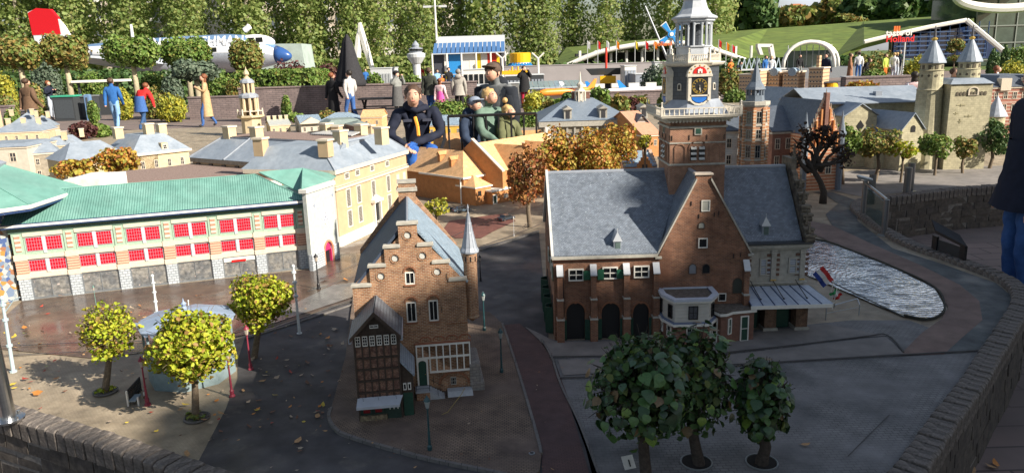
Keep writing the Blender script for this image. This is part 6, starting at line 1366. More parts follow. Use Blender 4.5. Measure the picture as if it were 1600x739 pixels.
# dark lindens in the foreground : every large leaf is a part
def bigleaf(seed):
    rg=random.Random(seed); b=MB(); b.smooth=True
    out=[(-.02,.16),(.10,.42),(.36,.50),(.62,.36),(.84,.15),(1.0,0)]
    mid=[(0,0,0),(.15,0,.04),(.36,0,.07),(.62,0,.06),(.84,0,.02),(1.0,0,-.06)]
    vs=[tuple(m) for m in mid]; cu=rg.uniform(.05,.2)
    L=[(x,y+rg.uniform(-.03,.03),m[2]-cu*y*1.2+rg.uniform(-.03,.03)) for (x,y),m in zip(out[:5],mid)]; R_=[(x,-y+rg.uniform(-.03,.03),m[2]-cu*y*1.2+rg.uniform(-.03,.03)) for (x,y),m in zip(out[:5],mid)]
    vs+=L+R_; fs=[]
    for i in range(4): fs.append((i,i+1,6+i+1,6+i)); fs.append((i+1,i,11+i,11+i+1))
    fs.append((4,5,10)); fs.append((5,4,15)); b.add(vs,fs)
    return b
LC=[(.035,.085,.030),(.06,.135,.035),(.022,.05,.022),(.14,.22,.035),(.15,.10,.045),(.05,.10,.05)]
LME=[]
for i,c in enumerate(LC):
    m=mat('linden_leaf_%s'%['deep','fresh','darkgreen','lime','browning','dull'][i],c,r=.42,var=.3,vs=4,coord='Object',spec=.5,bump=.2,bs=9)  # leaf tones vary at random, from very dark green to browning
    for k in range(2): LME.append(bigleaf(i*3+k).mesh('leaf',m))
for i,(bu,bv,u,v,ru,rv,n,lab,lean) in enumerate([(1012,770,1004,606,94,108,300,'left dark leafy linden of the two with merged crowns at bottom of photo',0),
    (1092,727,1078,598,76,104,290,'right dark leafy linden of the merged pair, trunk in a ringed hole',0),
    (1190,726,1190,628,53,84,200,'smaller dark linden standing apart to the right, crown thin and ragged',0)]):
    g=P(bu,bv); c,R=crown_at(u,v,ru,rv,g.y+.03); rg=random.Random(40+i)
    t=thing('dark_linden_tree',lab,'tree',g,0,'dark leafy lindens in the foreground'); cc=c-g
    b=MB(); b.smooth=True; limbs(b,(0,0,0),(cc.x*.9,cc.y*.9,cc.z-R[2]*.45),.020 if i<2 else .022,(R[0]*.8,R[2]*1.1),8,rg); b.build('trunk',BARKDK,t)
    b=MB()
    for k in range(150):
        a=rg.uniform(0,6.28); e=math.acos(rg.uniform(-.5,1)); d=Vector((math.sin(e)*math.cos(a)*R[0],math.sin(e)*math.sin(a)*R[1],math.cos(e)*R[2])); q0=cc+d*.25; q1=cc+d*rg.uniform(.8,1.12); mm=q0.lerp(q1,.6)+Vector((rg.uniform(-1,1),rg.uniform(-1,1),rg.uniform(-1,1)))*.01; b.tube([q0,mm,q1],[.0028,.0018,.0009],4)
    b.build('twigs',BARKDK,t,kind='stuff')
    lumps=[Vector((rg.gauss(0,1),rg.gauss(0,1),rg.gauss(0,1))).normalized() for _ in range(11)]
    for k in range(n):
        a=rg.uniform(0,6.28); ct=rg.uniform(-.65,1); st=math.sqrt(1-ct*ct); d=Vector((st*math.cos(a),st*math.sin(a),ct)); q=rg.uniform(.78,1.0)*(1-.10*(ct<-.2))*(.74+.42*max(0,max(d.dot(l) for l in lumps))**5)
        p=cc+Vector((d.x*R[0],d.y*R[1],d.z*R[2]))*q
        nrm=(d+Vector((rg.gauss(0,.35),rg.gauss(0,.35),.45+rg.gauss(0,.3)))).normalized()
        tip=(Vector((d.x*.3,d.y*.3,-1))+Vector((rg.gauss(0,.35),rg.gauss(0,.35),rg.gauss(0,.3)))); tip=(tip-nrm*tip.dot(nrm)).normalized(); bn=nrm.cross(tip)
        M3=Matrix((tip,bn,nrm)).transposed(); s=rg.uniform(.020,.046)
        o=link('leaf',rg.choice(LME if rg.random()<.5 else LME[:6]),t); o.matrix_local=Matrix.Translation(p)@M3.to_4x4()@Matrix.Diagonal((s,s,s,1))
    leafcloud(1500 if i<2 else 900,blobs([((cc.x,cc.y,cc.z),(R[0]*.86,R[1]*.86,R[2]*.86))],.75),.024,DKL,'inner_foliage',t,seed=50+i)
for (u,v,lab) in ((1088,724,'dark tree hole with pale metal ring under the merged foreground trees'),(1190,724,'dark tree hole with pale ring under the smaller right tree')):
    g=P(u,v); pr_=thing('tree_grate',lab,'tree grate',(g.x,g.y,G+.005)); b=MB(); b.lathe([(.058,0),(.058,.005),(.054,.005),(.054,.001)],n=28); b.build('ring',mat('ring_metal',(.28,.30,.30),r=.5,metal=.4),pr_); b=MB(); b.lathe([(.052,0),(.052,.003)],n=24); b.build('soil',mat('dark_soil',(.02,.018,.016),r=1,bump=1),pr_)
# autumn trees in the miniature streets
sq_='trees along the castle square'
def ptree(name,label,u,v,ru,rv,y,lm,n,size,tr=.014,group=None,bark=None,seed=3,gz_=G,thick=.35,shape='leaf',cat='tree'):
    k_=1.2 if group==sq_ else 1.08; c,R=crown_at(u,v,ru*k_,rv*k_,y); return tree(name,label,cat,(c.x,c.y,gz_),c,R,lm,n,size,tr,bark,group,shape,seed,thick=thick)
ag='autumn coloured trees in the miniature streets'
ptree('autumn_tree','dark rust brown tree beside the left gable wall of the weigh house',826,275,31,50,6.5,RUS,1500,.028,.02,ag,seed=4)
ptree('autumn_tree','red brown tree between the rust tree and the large orange one',872,250,38,46,6.9,AUT,1800,.028,.02,ag,seed=14)
ptree('autumn_tree','large orange and green tree left of the clock tower above the slate roof',920,250,52,50,7.0,AUT,4200,.026,.024,ag,seed=5)
ptree('autumn_tree','yellow orange rounded tree nearest to the clock tower',962,226,36,34,7.7,AUT,2400,.028,.024,ag,seed=6)
ptree('autumn_tree','orange tree low behind the market hall roof, left of two',120,264,32,15,8.2,AUT,700,.04,.02,ag,seed=7)
ptree('autumn_tree','orange tree with red tips left of the pale yellow palace',180,250,38,23,8.3,AUT,1000,.04,.02,ag,seed=8)
ptree('small_shrub','small yellow tipped shrub behind the stepped gable house roof',682,322,20,14,5.6,YLW,260,.024,.01,seed=9,cat='shrub')
ptree('small_tree','little bright green tree behind the small stepped blue roofed house',1008,221,12,12,8.0,YLW,200,.03,.012,seed=10)
# right-hand trees
sg_='trees along the castle square'
ptree('square_tree','yellow green tree left of the spreading tree in front of the church',1322,222,19,22,8.2,GRN,700,.034,.016,sg_,seed=21)
ptree('square_tree','widest spreading tree with rusty tips in front of the church',1372,222,32,20,8.3,GRT,1200,.034,.022,sg_,seed=22)
ptree('square_tree','thin light tree with drooping leaves right of the spreading tree',1412,232,20,13,8.2,YEL,260,.036,.014,sg_,seed=23)
ptree('square_tree','green tree in front of the left round castle tower',1465,228,24,18,8.6,GRN,800,.036,.016,sg_,seed=24)
ptree('square_tree','darker reddish tree in front of the square castle block',1508,232,18,16,8.7,GRT,600,.036,.016,sg_,seed=25)
ptree('topiary_tree','dense clipped dark green ball tree right of the castle',1552,215,27,27,9.0,DGR,2600,.028,.02,seed=26,thick=.12)
# gnarled dark tree at the corner of the weigh house
g=P(1285,318); rg=random.Random(5)
t=thing('gnarled_tree','dark gnarled nearly bare tree beside the scrolled end gable','tree',g)
b=MB(); b.smooth=True; s=1/ppm(g.y)
def pxp(u,v,dy=0): return D(u,v,g.y+dy)-g
b.pathtube([pxp(1285,325),pxp(1287,300),pxp(1282,285),pxp(1272,268),pxp(1262,250)],[.042,.034,.028,.026,.02],8)
ends=[(1250,228),(1262,215),(1278,212),(1296,222),(1310,234),(1318,252),(1245,245),(1256,205),(1305,215),(1288,205),(1240,255),(1322,240)]
for k,(u,v) in enumerate(ends):
    s0=pxp(1268+rg.uniform(-6,14),262+rg.uniform(-8,8)); e=pxp(u,v,rg.uniform(-.15,.15)); m=s0.lerp(e,.5)+Vector((rg.uniform(-.05,.05),rg.uniform(-.05,.05),rg.uniform(-.02,.05))); b.pathtube([s0,s0.lerp(m,.6),m,e],[.026,.02,.016,.007],6)
    for q in range(4):
        e2=e+Vector((rg.uniform(-.09,.09),rg.uniform(-.08,.08),rg.uniform(-.05,.09))); b.pathtube([m.lerp(e,.5),e.lerp(e2,.4),e2],[.010,.008,.003],5)
b.build('trunk',BARKDK,t)
leafcloud(420,blobs([(tuple(pxp(u,v)),(.09,.09,.07)) for u,v in ends],.9),.034,leafmat('blackish_leaves',[(.03,.02,.02),(.05,.03,.02),(.02,.02,.015),(.25,.12,.06)]),'crown',t,seed=9)
# round bushes behind the town hall and far minis
bg_='clipped round trees behind the slate roofed town hall'
for i,(u,v,r,lm,lab) in enumerate([(834,158,11,YLW,'bright green bush left of the town hall, first of the row'),(852,164,12,GRT,'rusty green bush second in the row behind the town hall'),(872,166,9,GRN,'small green ball between the rusty bush and the darker ball'),(890,160,12,DGR,'green ball bush left of the bell turret'),(907,162,9,RUS,'red brown bush just left of the bell turret'),(937,155,15,GRN,'large green ball bush right of the bell turret'),(966,163,14,GRT,'rusty topped ball bush behind the ridge of the town hall'),(988,163,8,PUR,'low dark red bush beside the brown wall'),(1000,165,14,GRT,'two toned ball tree right of the dark red bush'),(1044,158,14,GRN,'green ball tree nearest to the clock tower')]):
    ptree('round_bush',lab,u,v,r*1.1,r*1.1,19.5+.5*(i%3),lm,420,.10,.03,bg_,seed=60+i)
gb_='low shrubs among the far miniatures'
for i,(u,v,ru,rv,y,lm,lab) in enumerate([(355,192,19,12,13,PUR,None),(130,205,18,12,17,PUR,'reddish dome bush behind the grey roofs at left'),(160,205,16,10,17.5,GRN,'green yellow bush beside the reddish dome bush'),(463,184,12,7,19,GRN,'small green dome bush behind the pale roofs'),(325,430,1,1,4.8,GRN,None)]):
    if lab: ptree('dome_bush',lab,u,v,ru,rv,y,lm,600,.085,.02,gb_,seed=80+i,cat='shrub')
# unseen trees, added and shaped to shade the near half of the town
SH=Vector((SUN.x,SUN.y,0)).normalized(); SA=Vector((-SH.y,SH.x,0)); TE=SUN.z/math.hypot(SUN.x,SUN.y)
PAR=leafmat('shading_tree_leaves',[(.05,.09,.03),(.08,.13,.04),(.10,.12,.04)])
def shade_tree(ac,al,shift,rw,seed,depth=3.2):
    # crown top line passes through the sun ray that grazes the town at this shift
    top=G+TE*(al-shift); cz=top-depth; p=SH*al+SA*ac
    t=thing('shading_tree','tall leafy tree out of view, added to shade the near town','tree',(p.x,p.y,0),0,'unseen trees added for shade'); rg=random.Random(seed)
    b=MB(); b.smooth=True; limbs(b,(0,0,0),(0,0,cz-depth*.3),.16,(rw*.7,depth*.9),7,rg); b.build('trunk',BARK,t)
    bl=[((0,0,cz),(rw*.8,rw*.8,depth*.9))]
    for i in range(8): a=rg.uniform(0,6.28); bl.append(((math.cos(a)*rw*.6,math.sin(a)*rw*.6,cz+rg.uniform(-.5,.5)*depth),(rw*.45,rw*.45,depth*.42)))
    for i in range(6): a=i*1.047; bl.append(((math.cos(a)*rw*.5,math.sin(a)*rw*.5,cz+.66*depth),(rw*.5,rw*.5,depth*.30)))
    leafcloud(9000,blobs(bl,.8),.28,PAR,'crown',t,'quad',seed=seed)
for k,(ac,al,sh_,rw) in enumerate([(-2.6,9.3,-2.8,1.0),(-1.2,9.6,-2.8,1.0),(0,9.3,-2.7,.9),(1.0,9.7,-2.6,.8),(1.95,9.2,-2.65,.7),(2.6,9.6,-2.45,.6),(3.2,9.3,-2.1,.42),(3.98,9.5,-2.6,.33),(4.6,9.3,-2.7,.9),(5.6,9.8,-2.9,1.0),(7,9.3,-2.6,1.1),(8.3,9.7,-1.5,.9),(2.2,12,-1.7,.9),(3.3,12.2,-1.4,.9),(4.4,12,-1.8,1.0),(5.3,12.2,-1.9,1.0),(6.3,12,-1.9,1.0),(7.7,12,-1.6,1.1)]): shade_tree(ac,al,sh_,rw,100+k)
# ================================================================ far background
def poplar_mesh(seed):
    rg=random.Random(seed); H=22
    bl=[]
    for i in range(26):
        z=2.0+i*(H-2.5)/26; w=2.5*(1-((z-7)/(H-5.5))**2*.75) if z>7 else 1.9+z*.12; a=rg.uniform(0,6.28); q=rg.uniform(.1,.8); bl.append(((math.cos(a)*q,math.sin(a)*q,z),(max(w*rg.uniform(.55,.95),.4),)*2+(rg.uniform(1.1,1.9),)))
    o=leafcloud(5200,blobs(bl,.5),.27,POP if seed%2 else leafmat('green_poplar_leaves',[(.18,.27,.08),(.28,.36,.11),(.23,.31,.09),(.34,.41,.14),(.36,.37,.13),(.21,.29,.09)],tl=.5),'crown',None,'quad',seed=seed); 
    m=o.data; bpy.data.objects.remove(o); b=MB(); b.smooth=True; b.pathtube([(0,0,-.3),(.1,0,5),(-.1,.1,12),(0,0,H-3)],[.35,.28,.2,.05],7); return m,b.mesh('trunk',mat('poplar_bark',(.25,.22,.17),r=.9,var=.3,coord='Object'))
pv=[poplar_mesh(s) for s in range(4)]
rg=random.Random(3); n=58
for i in range(n):
    u=-60+i*22+rg.uniform(-9,9); y=(82 if i%2 else 90)+rg.uniform(-3,4)
    if u>1150 or (u>700 and i%2) or (u<700 and i%4==3): continue
    x=(u-800)/1165*y*.98; k=rg.choice(range(4)); s=rg.uniform(.85,1.15)
    t=thing('poplar_tree','tall slender poplar in the row closing the park, '+('above the airliner' if u<460 else 'above the umbrella and control tower' if u<670 else 'above the colour block pavilion' if u<860 else 'above the grass roof hall'),'tree',(x,y,-.1),rg.uniform(0,6.28),'row of tall poplars behind the park'); t.scale=(s,s,s*rg.uniform(.95,1.1))
    link('crown',pv[k][0],t,kind='stuff'); link('trunk',pv[k][1],t)
# broad trees beyond the green roof
wg_='broad trees beyond the grass roof'
for i,(u,v,ru,rv,y,lm,lab) in enumerate([(1168,18,40,45,100,DGR,'tall dark tree right of the clock tower spire'),(1128,40,14,50,98,POP,'narrow pale tree between the poplars and the tall dark tree'),(1235,34,36,20,110,GRT,'olive tree in front of the tiled roof house'),(1290,22,30,22,112,GRT,'brownish tree right of the tiled roof house'),(1345,12,34,26,105,DGR,'dark tree over the middle of the grass roof'),(1400,8,36,28,104,DGR,'darkest wide tree over the grass roof'),(1455,10,34,26,106,DGR,'dark tree left of the glass building'),(1500,12,30,22,108,GRT,'lighter tree partly behind the glass building'),(1325,38,26,12,95,GRT,'low rusty shrubby tree on the ridge of the grass roof')]):
    ptree('broad_tree',lab,u,v,ru,rv,y,lm,3200,.75 if i else .7,.4,wg_,seed=200+i,gz_=-.1,shape='quad')
# apartment blocks behind the poplars
APW=mat('pale_apartment_wall',(.50,.43,.36),r=.85,var=.1,vs=.3); BALC=mat('balcony_white',(.66,.64,.60),r=.7,var=.1,vs=.3)
def flats(label,u0,u1,y,h,floors,bays,seed):
    a=D(u0,95,y); c=D(u1,95,y); w=c.x-a.x; t=thing('apartment_block',label,'building',(a.x,y,-.1)); b=MB(); b.box(0,w,0,9,0,h); b.build('wall',APW,t)
    bw=w/bays; fh=h/floors; b=MB(); b.box(0,bw*.55,-.05,.1,0,fh*.5); me=b.mesh('window',mat('far_glass',(.12,.14,.17),r=.15,spec=.8)); b=MB(); b.box(0,bw*.9,-1.1,0,0,.9); bm=b.mesh('balcony',BALC)
    for f in range(floors):
        for k in range(bays):
            link('window',me,t,(k*bw+bw*.22,0,f*fh+fh*.3)); 
            if (k%2==0): link('balcony',bm,t,(k*bw+bw*.05,0,f*fh))
flats('pale apartment block glimpsed behind poplars right of the aircraft nose',395,705,112,26,8,12,1)
flats('far pale apartment block glimpsed behind the leftmost poplars',150,330,125,22,7,8,2)
# tiled house on the skyline
a=D(1222,40,125); t=thing('tiled_roof_house','distant house with orange pyramid roof above the trees','house',(a.x,125,-.1)); s=1/ppm(125)
zt=D(1257,22,125).z; za=D(1257,3,125).z
b=MB(); b.box(0,62*s,0,8,0,zt+.1); b.build('wall',BALC,t)
b=MB(); b.frus(-5*s,68*s,-1,9,zt,28*s,38*s,3.5,4.5,za); b.build('roof',mat('orange_tiles',(.40,.15,.06),r=.8,var=.2,vs=.5),t)
for k in range(7): pb(t,'window',mat('far_glass'),(4*s+k*8*s,9*s+k*8*s,-.06,.02,zt-1.3,zt-.2))
# grass roofed hall with glass front and white edge
GR=mat('grass_roof',(.095,.14,.025),r=.95,c2=(.125,.17,.03),vs=.25,var=.35,bump=.8,bs=8)
def fp(u,v,y): return D(u,v,y)
y0,y1=62,92
t=thing('grass_roof_hall','long hall under a sloping grass roof with curved white edge','building',(0,0,0))
edgeL=[(862,102),(900,93),(950,86),(1000,82),(1060,80),(1110,82)]
edgeR=[(1110,82),(1200,72),(1300,64),(1360,58),(1400,50),(1450,41),(1522,30)]
top=[(862,98),(880,75),(960,66),(1060,56),(1130,50),(1200,46),(1300,40),(1400,31),(1522,24)]
b=MB(); fr=[fp(u,v,y0) for u,v in [(862,106),(910,91),(962,75),(1030,66),(1110,75),(1170,94),(1300,92),(1350,70),(1420,52),(1522,34)]]; bk=[fp(u,v,y1) for u,v in [(862,96),(885,74),(960,66),(1060,57),(1110,52),(1200,45),(1300,38),(1350,34),(1420,29),(1522,22)]]
for i in range(len(fr)-1):
    b.hexa([fr[i]-Vector((0,0,.3)),fr[i+1]-Vector((0,0,.3)),bk[i+1]-Vector((0,0,.3)),bk[i]-Vector((0,0,.3))],[fr[i],fr[i+1],bk[i+1],bk[i]])
b.build('grass_roof',GR,t)
b=MB(); b.smooth=True; b.pathtube([fp(u,v,y0-.3) for u,v in [(870,106),(888,101),(910,92),(936,82),(962,76),(992,71),(1030,67),(1070,68),(1110,76),(1165,94)]],[.1,.15]+[.2]*7+[.15],8); b.build('white_edge',WHITE,t)
b=MB(); b.tube([fp(u,v,y0-.4) for u,v in [(1350,66),(1400,54),(1450,43),(1510,32)]],.17,6); b.tube([fp(1510,32,y0-.4),fp(1570,82,y0-2)],.2,6); b.build('white_edge',WHITE,t)
z1=fp(1000,71,y0).z
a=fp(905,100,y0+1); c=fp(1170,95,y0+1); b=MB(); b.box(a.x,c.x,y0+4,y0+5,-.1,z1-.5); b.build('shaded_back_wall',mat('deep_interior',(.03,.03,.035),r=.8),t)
for k in range(12): x=a.x+(c.x-a.x)*k/11; b=MB(); b.cyl((x,y0+.5,-.1),(x,y0+.5,z1-.3),.12,n=6); b.build('column',BALC,t)
bl=mat('blue_glass_front',(.012,.03,.09),r=.1,spec=.9,var=.3,vs=.4)
b=MB(); q=[fp(1395,92,y0),fp(1398,56,y0),fp(1508,33,y0),fp(1560,80,y0),fp(1560,92,y0)]; q=[Vector((p.x,y0,p.z)) for p in q]; b.ext(q,(0,.3,0)); b.build('glass_front',bl,t)
for k in range(7): 
    v=44+k*7; p=fp(1400+k*0,v+ (14-k*2 if k<6 else 4),y0-.15); c=fp(1540,v+4,y0-.15); b=MB(); b.cyl((p.x,y0-.15,c.z),(c.x,y0-.15,c.z),.05,n=4); b.build('glazing_bar',mat('steel_blue',(.05,.09,.18),r=.4),t)
for k in range(10): u=1405+k*15; p=fp(u,88,y0-.12); c=fp(u,max(54-(u-1400)*.2,34),y0-.12); b=MB(); b.cyl((p.x,y0-.12,p.z),(p.x,y0-.12,c.z),.05,n=4); b.build('glazing_bar',mat('steel_blue'),t)
# glass office tower at the right edge with big white curved ring above
a=fp(1522,60,75); t=thing('glass_building','glass walled building with white curved canopy at the top right corner','building',(a.x,75,0))
w=16; b=MB(); b.box(0,w,0,8,0,9.5); b.build('glass_wall',mat('green_glass',(.05,.075,.06),r=.08,spec=.9,var=.3,vs=.5),t)
for k in range(9): b=MB(); b.box(k*2-.05,k*2+.05,-.1,0,0,9.5); b.build('mullion',mat('mullion_grey',(.2,.22,.2),r=.5),t)
for k in range(6): b=MB(); b.box(0,w,-.09,.01,k*1.6+.5,k*1.6+.6); b.build('mullion',mat('mullion_grey'),t)
b=MB(); pts=[]
for k in range(20): an=math.pi*(1+k/19); p=fp(1565+70*math.cos(an),-4-18*math.sin(an),71); pts.append(p-Vector(t.location))
b.pathtube(pts,[.42]*20,8); b.build('canopy_ring',WHITE,t)
b=MB(); c0=fp(1500,-6,71)-Vector(t.location); c1=fp(1630,-6,71)-Vector(t.location); b.box(c0.x,c1.x,-4.5,2,c0.z,c0.z+.6); b.build('canopy_deck',mat('canopy_grey',(.3,.31,.33),r=.5),t)
# hedges closing the view
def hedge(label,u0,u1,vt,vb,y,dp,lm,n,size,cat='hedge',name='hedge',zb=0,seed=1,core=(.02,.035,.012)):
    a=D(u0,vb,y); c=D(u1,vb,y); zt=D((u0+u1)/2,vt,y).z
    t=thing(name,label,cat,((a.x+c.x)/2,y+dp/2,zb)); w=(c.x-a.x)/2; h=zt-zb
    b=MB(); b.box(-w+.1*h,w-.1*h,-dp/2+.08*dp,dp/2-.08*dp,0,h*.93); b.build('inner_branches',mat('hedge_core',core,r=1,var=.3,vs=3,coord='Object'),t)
    leafcloud(n,boxfn(-w,w,-dp/2,dp/2,0,h,size*.35),size,lm,'foliage',t,'quad' if size>.15 else 'leaf',seed=seed); return t
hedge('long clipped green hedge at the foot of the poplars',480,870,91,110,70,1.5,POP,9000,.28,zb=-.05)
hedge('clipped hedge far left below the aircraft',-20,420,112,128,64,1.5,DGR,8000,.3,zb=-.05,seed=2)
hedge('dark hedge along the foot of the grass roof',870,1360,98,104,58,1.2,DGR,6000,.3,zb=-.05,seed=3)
# ================================================================ people
SKIN=mat('skin',(.58,.34,.24),r=.55,var=.06,coord='Object')
def cloth(n,c=None): return mat('cloth_'+n,c,r=.85,var=.18,vs=6,coord='Object',bump=.3,bs=30,spec=.2)
HAIRC={'brown':(.07,.04,.025),'dark':(.02,.015,.012),'blond':(.50,.33,.14),'grey':(.25,.24,.22),'red':(.20,.07,.03)}
def hairm(k): return mat('hair_'+k,HAIRC[k],r=.6,var=.3,vs=40,coord='Object',bump=.5,bs=120)
SHOE=mat('dark_shoe',(.03,.03,.03),r=.5); 
DEFP=dict(pelvis=(0,0,.53),waist=(0,0,.62),chest=(0,0,.73),neckb=(0,.005,.825),neck=(0,0,.862),head=(0,-.008,.915),crown=(0,0,.962),
 shl=(.105,0,.805),ell=(.135,.01,.64),wrl=(.14,-.035,.495),shr=(-.105,0,.805),elr=(-.135,.01,.64),wrr=(-.14,-.035,.495),
 hil=(.048,0,.50),knl=(.055,-.015,.28),anl=(.055,.01,.045),tol=(.06,-.075,.022),hir=(-.048,0,.50),knr=(-.055,-.015,.28),anr=(-.055,.01,.045),tor=(-.06,-.075,.022))
WALK=dict(knl=(.05,-.09,.29),anl=(.05,-.10,.045),tol=(.055,-.18,.025),knr=(-.05,-.0,.28),anr=(-.05,.14,.07),tor=(-.05,.08,.02),wrl=(.13,.06,.50),wrr=(-.13,-.11,.51))
PHONE=dict(ell=(.14,-.02,.66),wrl=(.06,-.14,.74),elr=(-.14,-.02,.66),wrr=(-.05,-.15,.74))
UP=dict(ell=(.16,-.05,.72),wrl=(.07,-.09,.88),elr=(-.16,-.05,.72),wrr=(-.07,-.09,.88))
SIT=dict(pelvis=(0,0,.26),waist=(0,0,.35),chest=(0,-.02,.47),neckb=(0,-.03,.56),neck=(0,-.04,.60),head=(0,-.055,.66),crown=(0,-.045,.71),shl=(.105,-.03,.54),shr=(-.105,-.03,.54),ell=(.14,-.06,.40),elr=(-.14,-.06,.40),wrl=(.08,-.19,.38),wrr=(-.08,-.19,.38),hil=(.05,-.02,.25),hir=(-.05,-.02,.25),knl=(.07,-.24,.29),knr=(-.07,-.24,.29),anl=(.06,-.22,.05),anr=(-.06,-.22,.05),tol=(.06,-.30,.02),tor=(-.06,-.30,.02))
EDG=[('pelvis','waist'),('waist','chest'),('chest','neckb'),('neckb','neck'),('neck','head'),('head','crown'),('chest','shl'),('shl','ell'),('ell','wrl'),('chest','shr'),('shr','elr'),('elr','wrr'),('pelvis','hil'),('hil','knl'),('knl','anl'),('anl','tol'),('pelvis','hir'),('hir','knr'),('knr','anr'),('anr','tor')]
RAD=dict(pelvis=.078,waist=.070,chest=.085,neckb=.05,neck=.032,head=.047,crown=.034,sh=.050,el=.035,wr=.024,hi=.058,kn=.041,an=.027,to=.024)
def person(label,loc,rz,H,top,legs,hair='brown',pose=None,detail=False,coat=None,fat=1.0,hood=None,hat=None,hatc=None,longhair=False,skirt=None,group='visitors walking in the park',tilt=0):
    pp=dict(DEFP); 
    for q in (pose if isinstance(pose,list) else [pose or {}]): pp.update(q)
    names=list(pp); V=[Vector(pp[n])*H for n in names]; ed=[(names.index(a),names.index(b)) for a,b in EDG]; rad=[]; grp={}
    for n in names:
        r=RAD.get(n) or RAD[n[:2]]; f=fat if n in('pelvis','waist','chest') or n[:2]in('sh','el') else 1; rad.append(r*H*f)
    for s in ('l','r'):
        w=names.index('wr'+s); e=pp['el'+s]; d=(Vector(pp['wr'+s])-Vector(e)).normalized(); sx=1 if s=='l' else -1
        side=d.cross(Vector((0,0,1)));  side=side.normalized() if side.length>.1 else Vector((1,0,0))
        palm=V[w]+d*.045*H; V.append(palm); rad.append(.020*H); pi=len(V)-1; ed.append((w,pi)); names.append('palm'+s)
        for k in range(4 if detail else 0):
            o=(k-1.5)*.0105*H; l=(.040,.047,.044,.034)[k]*H; cur=Vector((0,0,-.3)); p1=palm+side*o+d*.018*H; p2=p1+(d+cur*.5).normalized()*l*.55; p3=p2+(d+cur*1.6).normalized()*l*.5
            i=len(V); V+= [p1,p2,p3]; rad+=[.0062*H,.0052*H,.0045*H]; ed+=[(pi,i),(i,i+1),(i+1,i+2)]; names+=['f'+s]*3
        if detail:
            p1=palm-side*.016*H-d*.012*H; p2=p1+(d*.6-side).normalized()*.024*H; p3=p2+(d-side*.3).normalized()*.02*H; i=len(V); V+=[p1,p2,p3]; rad+=[.0075*H,.0062*H,.005*H]; ed+=[(pi,i),(i,i+1),(i+1,i+2)]; names+=['f'+s]*3
    me=bpy.data.meshes.new('body'); me.from_pydata(V,ed,[]); tmp=bpy.data.objects.new('tmp_body',me); COL.objects.link(tmp)
    sk=tmp.modifiers.new('s','SKIN'); sk.branch_smoothing=.6; sv=me.skin_vertices[0].data
    for i,r in enumerate(rad):
        n=names[i]; fx=1.0; sv[i].radius=(r*(1.28 if n in('waist','chest','pelvis') else 1),r*(.85 if n in('waist','chest','pelvis') else 1)); sv[i].use_root=(n=='pelvis')
    ss=tmp.modifiers.new('u','SUBSURF'); ss.levels=2 if detail else 1
    dg=bpy.context.evaluated_depsgraph_get(); dg.update(); nm=bpy.data.meshes.new_from_object(tmp.evaluated_get(dg)); bpy.data.objects.remove(tmp)
    hd=V[names.index('head')]
    from mathutils import noise
    for v in nm.vertices:
        if (v.co-hd).length>.10*H: v.co+=v.normal*(noise.noise(v.co*14+Vector((H*9,0,0)))*.016+noise.noise(v.co*Vector((30,30,9)))*.006)*(1 if v.co.z>.1*H else .3)
    mats=[cloth(*top),cloth(*legs),SKIN,SHOE]; nm.materials.clear()
    for m in mats: nm.materials.append(m)
    segs=[]
    for a,b in ed:
        A,B=names[a],names[b]; k=0
        if A[:2] in('hi','kn','an') or B[:2]=='hi': k=1
        if A[:2]=='an': k=3
        if A in('neckb','neck','head') or A[:2]in('wr',) or A[0]=='p' and A!='pelvis' or A[0]=='f': k=2
        segs.append((V[a],V[b],k,(rad[a]+rad[b])/2))
    if skirt is not None: pass
    ids=[]
    for p in nm.polygons:
        c=p.center; best=9e9; kk=0
        for a,b,k,r_ in segs:
            ab=b-a; t=max(0,min(1,(c-a).dot(ab)/max(ab.length_squared,1e-9))); d=(c-a-ab*t).length-r_
            if d<best: best=d;kk=k
        ids.append(kk)
    nm.polygons.foreach_set('material_index',ids); nm.polygons.foreach_set('use_smooth',[True]*len(ids)); nm.update()
    t=thing('person',label,'person',loc,rz,group); 
    if tilt: t.rotation_euler=(tilt,0,rz)
    body_=link('body',nm,t); ht=hd; cr=V[names.index('crown')]; up=(cr-hd).normalized()
    R=.0575*H
    fr=Vector((0,-1,0)); fr=(fr-up*fr.dot(up)).normalized(); sd=up.cross(fr)
    cap=MB(); cap.smooth=True; M3=Matrix((sd,-fr,up)).transposed()
    b=MB(); b.smooth=True; c0=hd+up*.030*H-fr*.020*H; b.ell(c0,(R*.98,R*1.0,R*.90),20,14,M3)
    b.v=[tuple(Vector(q)+(Vector(q)-c0).normalized()*noise.noise(Vector(q)*38)*.022) for q in b.v]
    if longhair: b.ell(hd-up*.055*H-fr*.035*H,(R*.85,R*.5,R*1.6),10,7,M3)
    hr=b.build('hair',hairm(hair),t)
    # face: features set on the front of the head
    if detail:
        f=MB(); f.smooth=True; f.ell(hd+fr*.020*H-up*.002*H,(R*.72,R*.72,R*.93),14,10,M3); f.ell(hd+fr*.057*H-up*.008*H,(R*.10,R*.13,R*.20),8,6,M3); f.ell(hd+sd*R*.86,(R*.10,R*.2,R*.28),8,6,M3); f.ell(hd-sd*R*.86,(R*.10,R*.2,R*.28),8,6,M3); f.build('face',SKIN,t)
        f=MB(); f.smooth=True
        for s in(-1,1): f.ell(hd+fr*.054*H+sd*s*.019*H+up*.010*H,(R*.12,R*.06,R*.05),8,5,M3); f.ell(hd+fr*.056*H+sd*s*.019*H+up*.022*H,(R*.2,R*.05,R*.04),8,5,M3)
        f.build('eyes',mat('eye_dark',(.04,.025,.02),r=.4),t); f=MB(); f.ell(hd+fr*.055*H-up*.029*H,(R*.3,R*.06,R*.055),8,5,M3); f.build('mouth',mat('lips',(.42,.15,.12),r=.5),t)
    else:
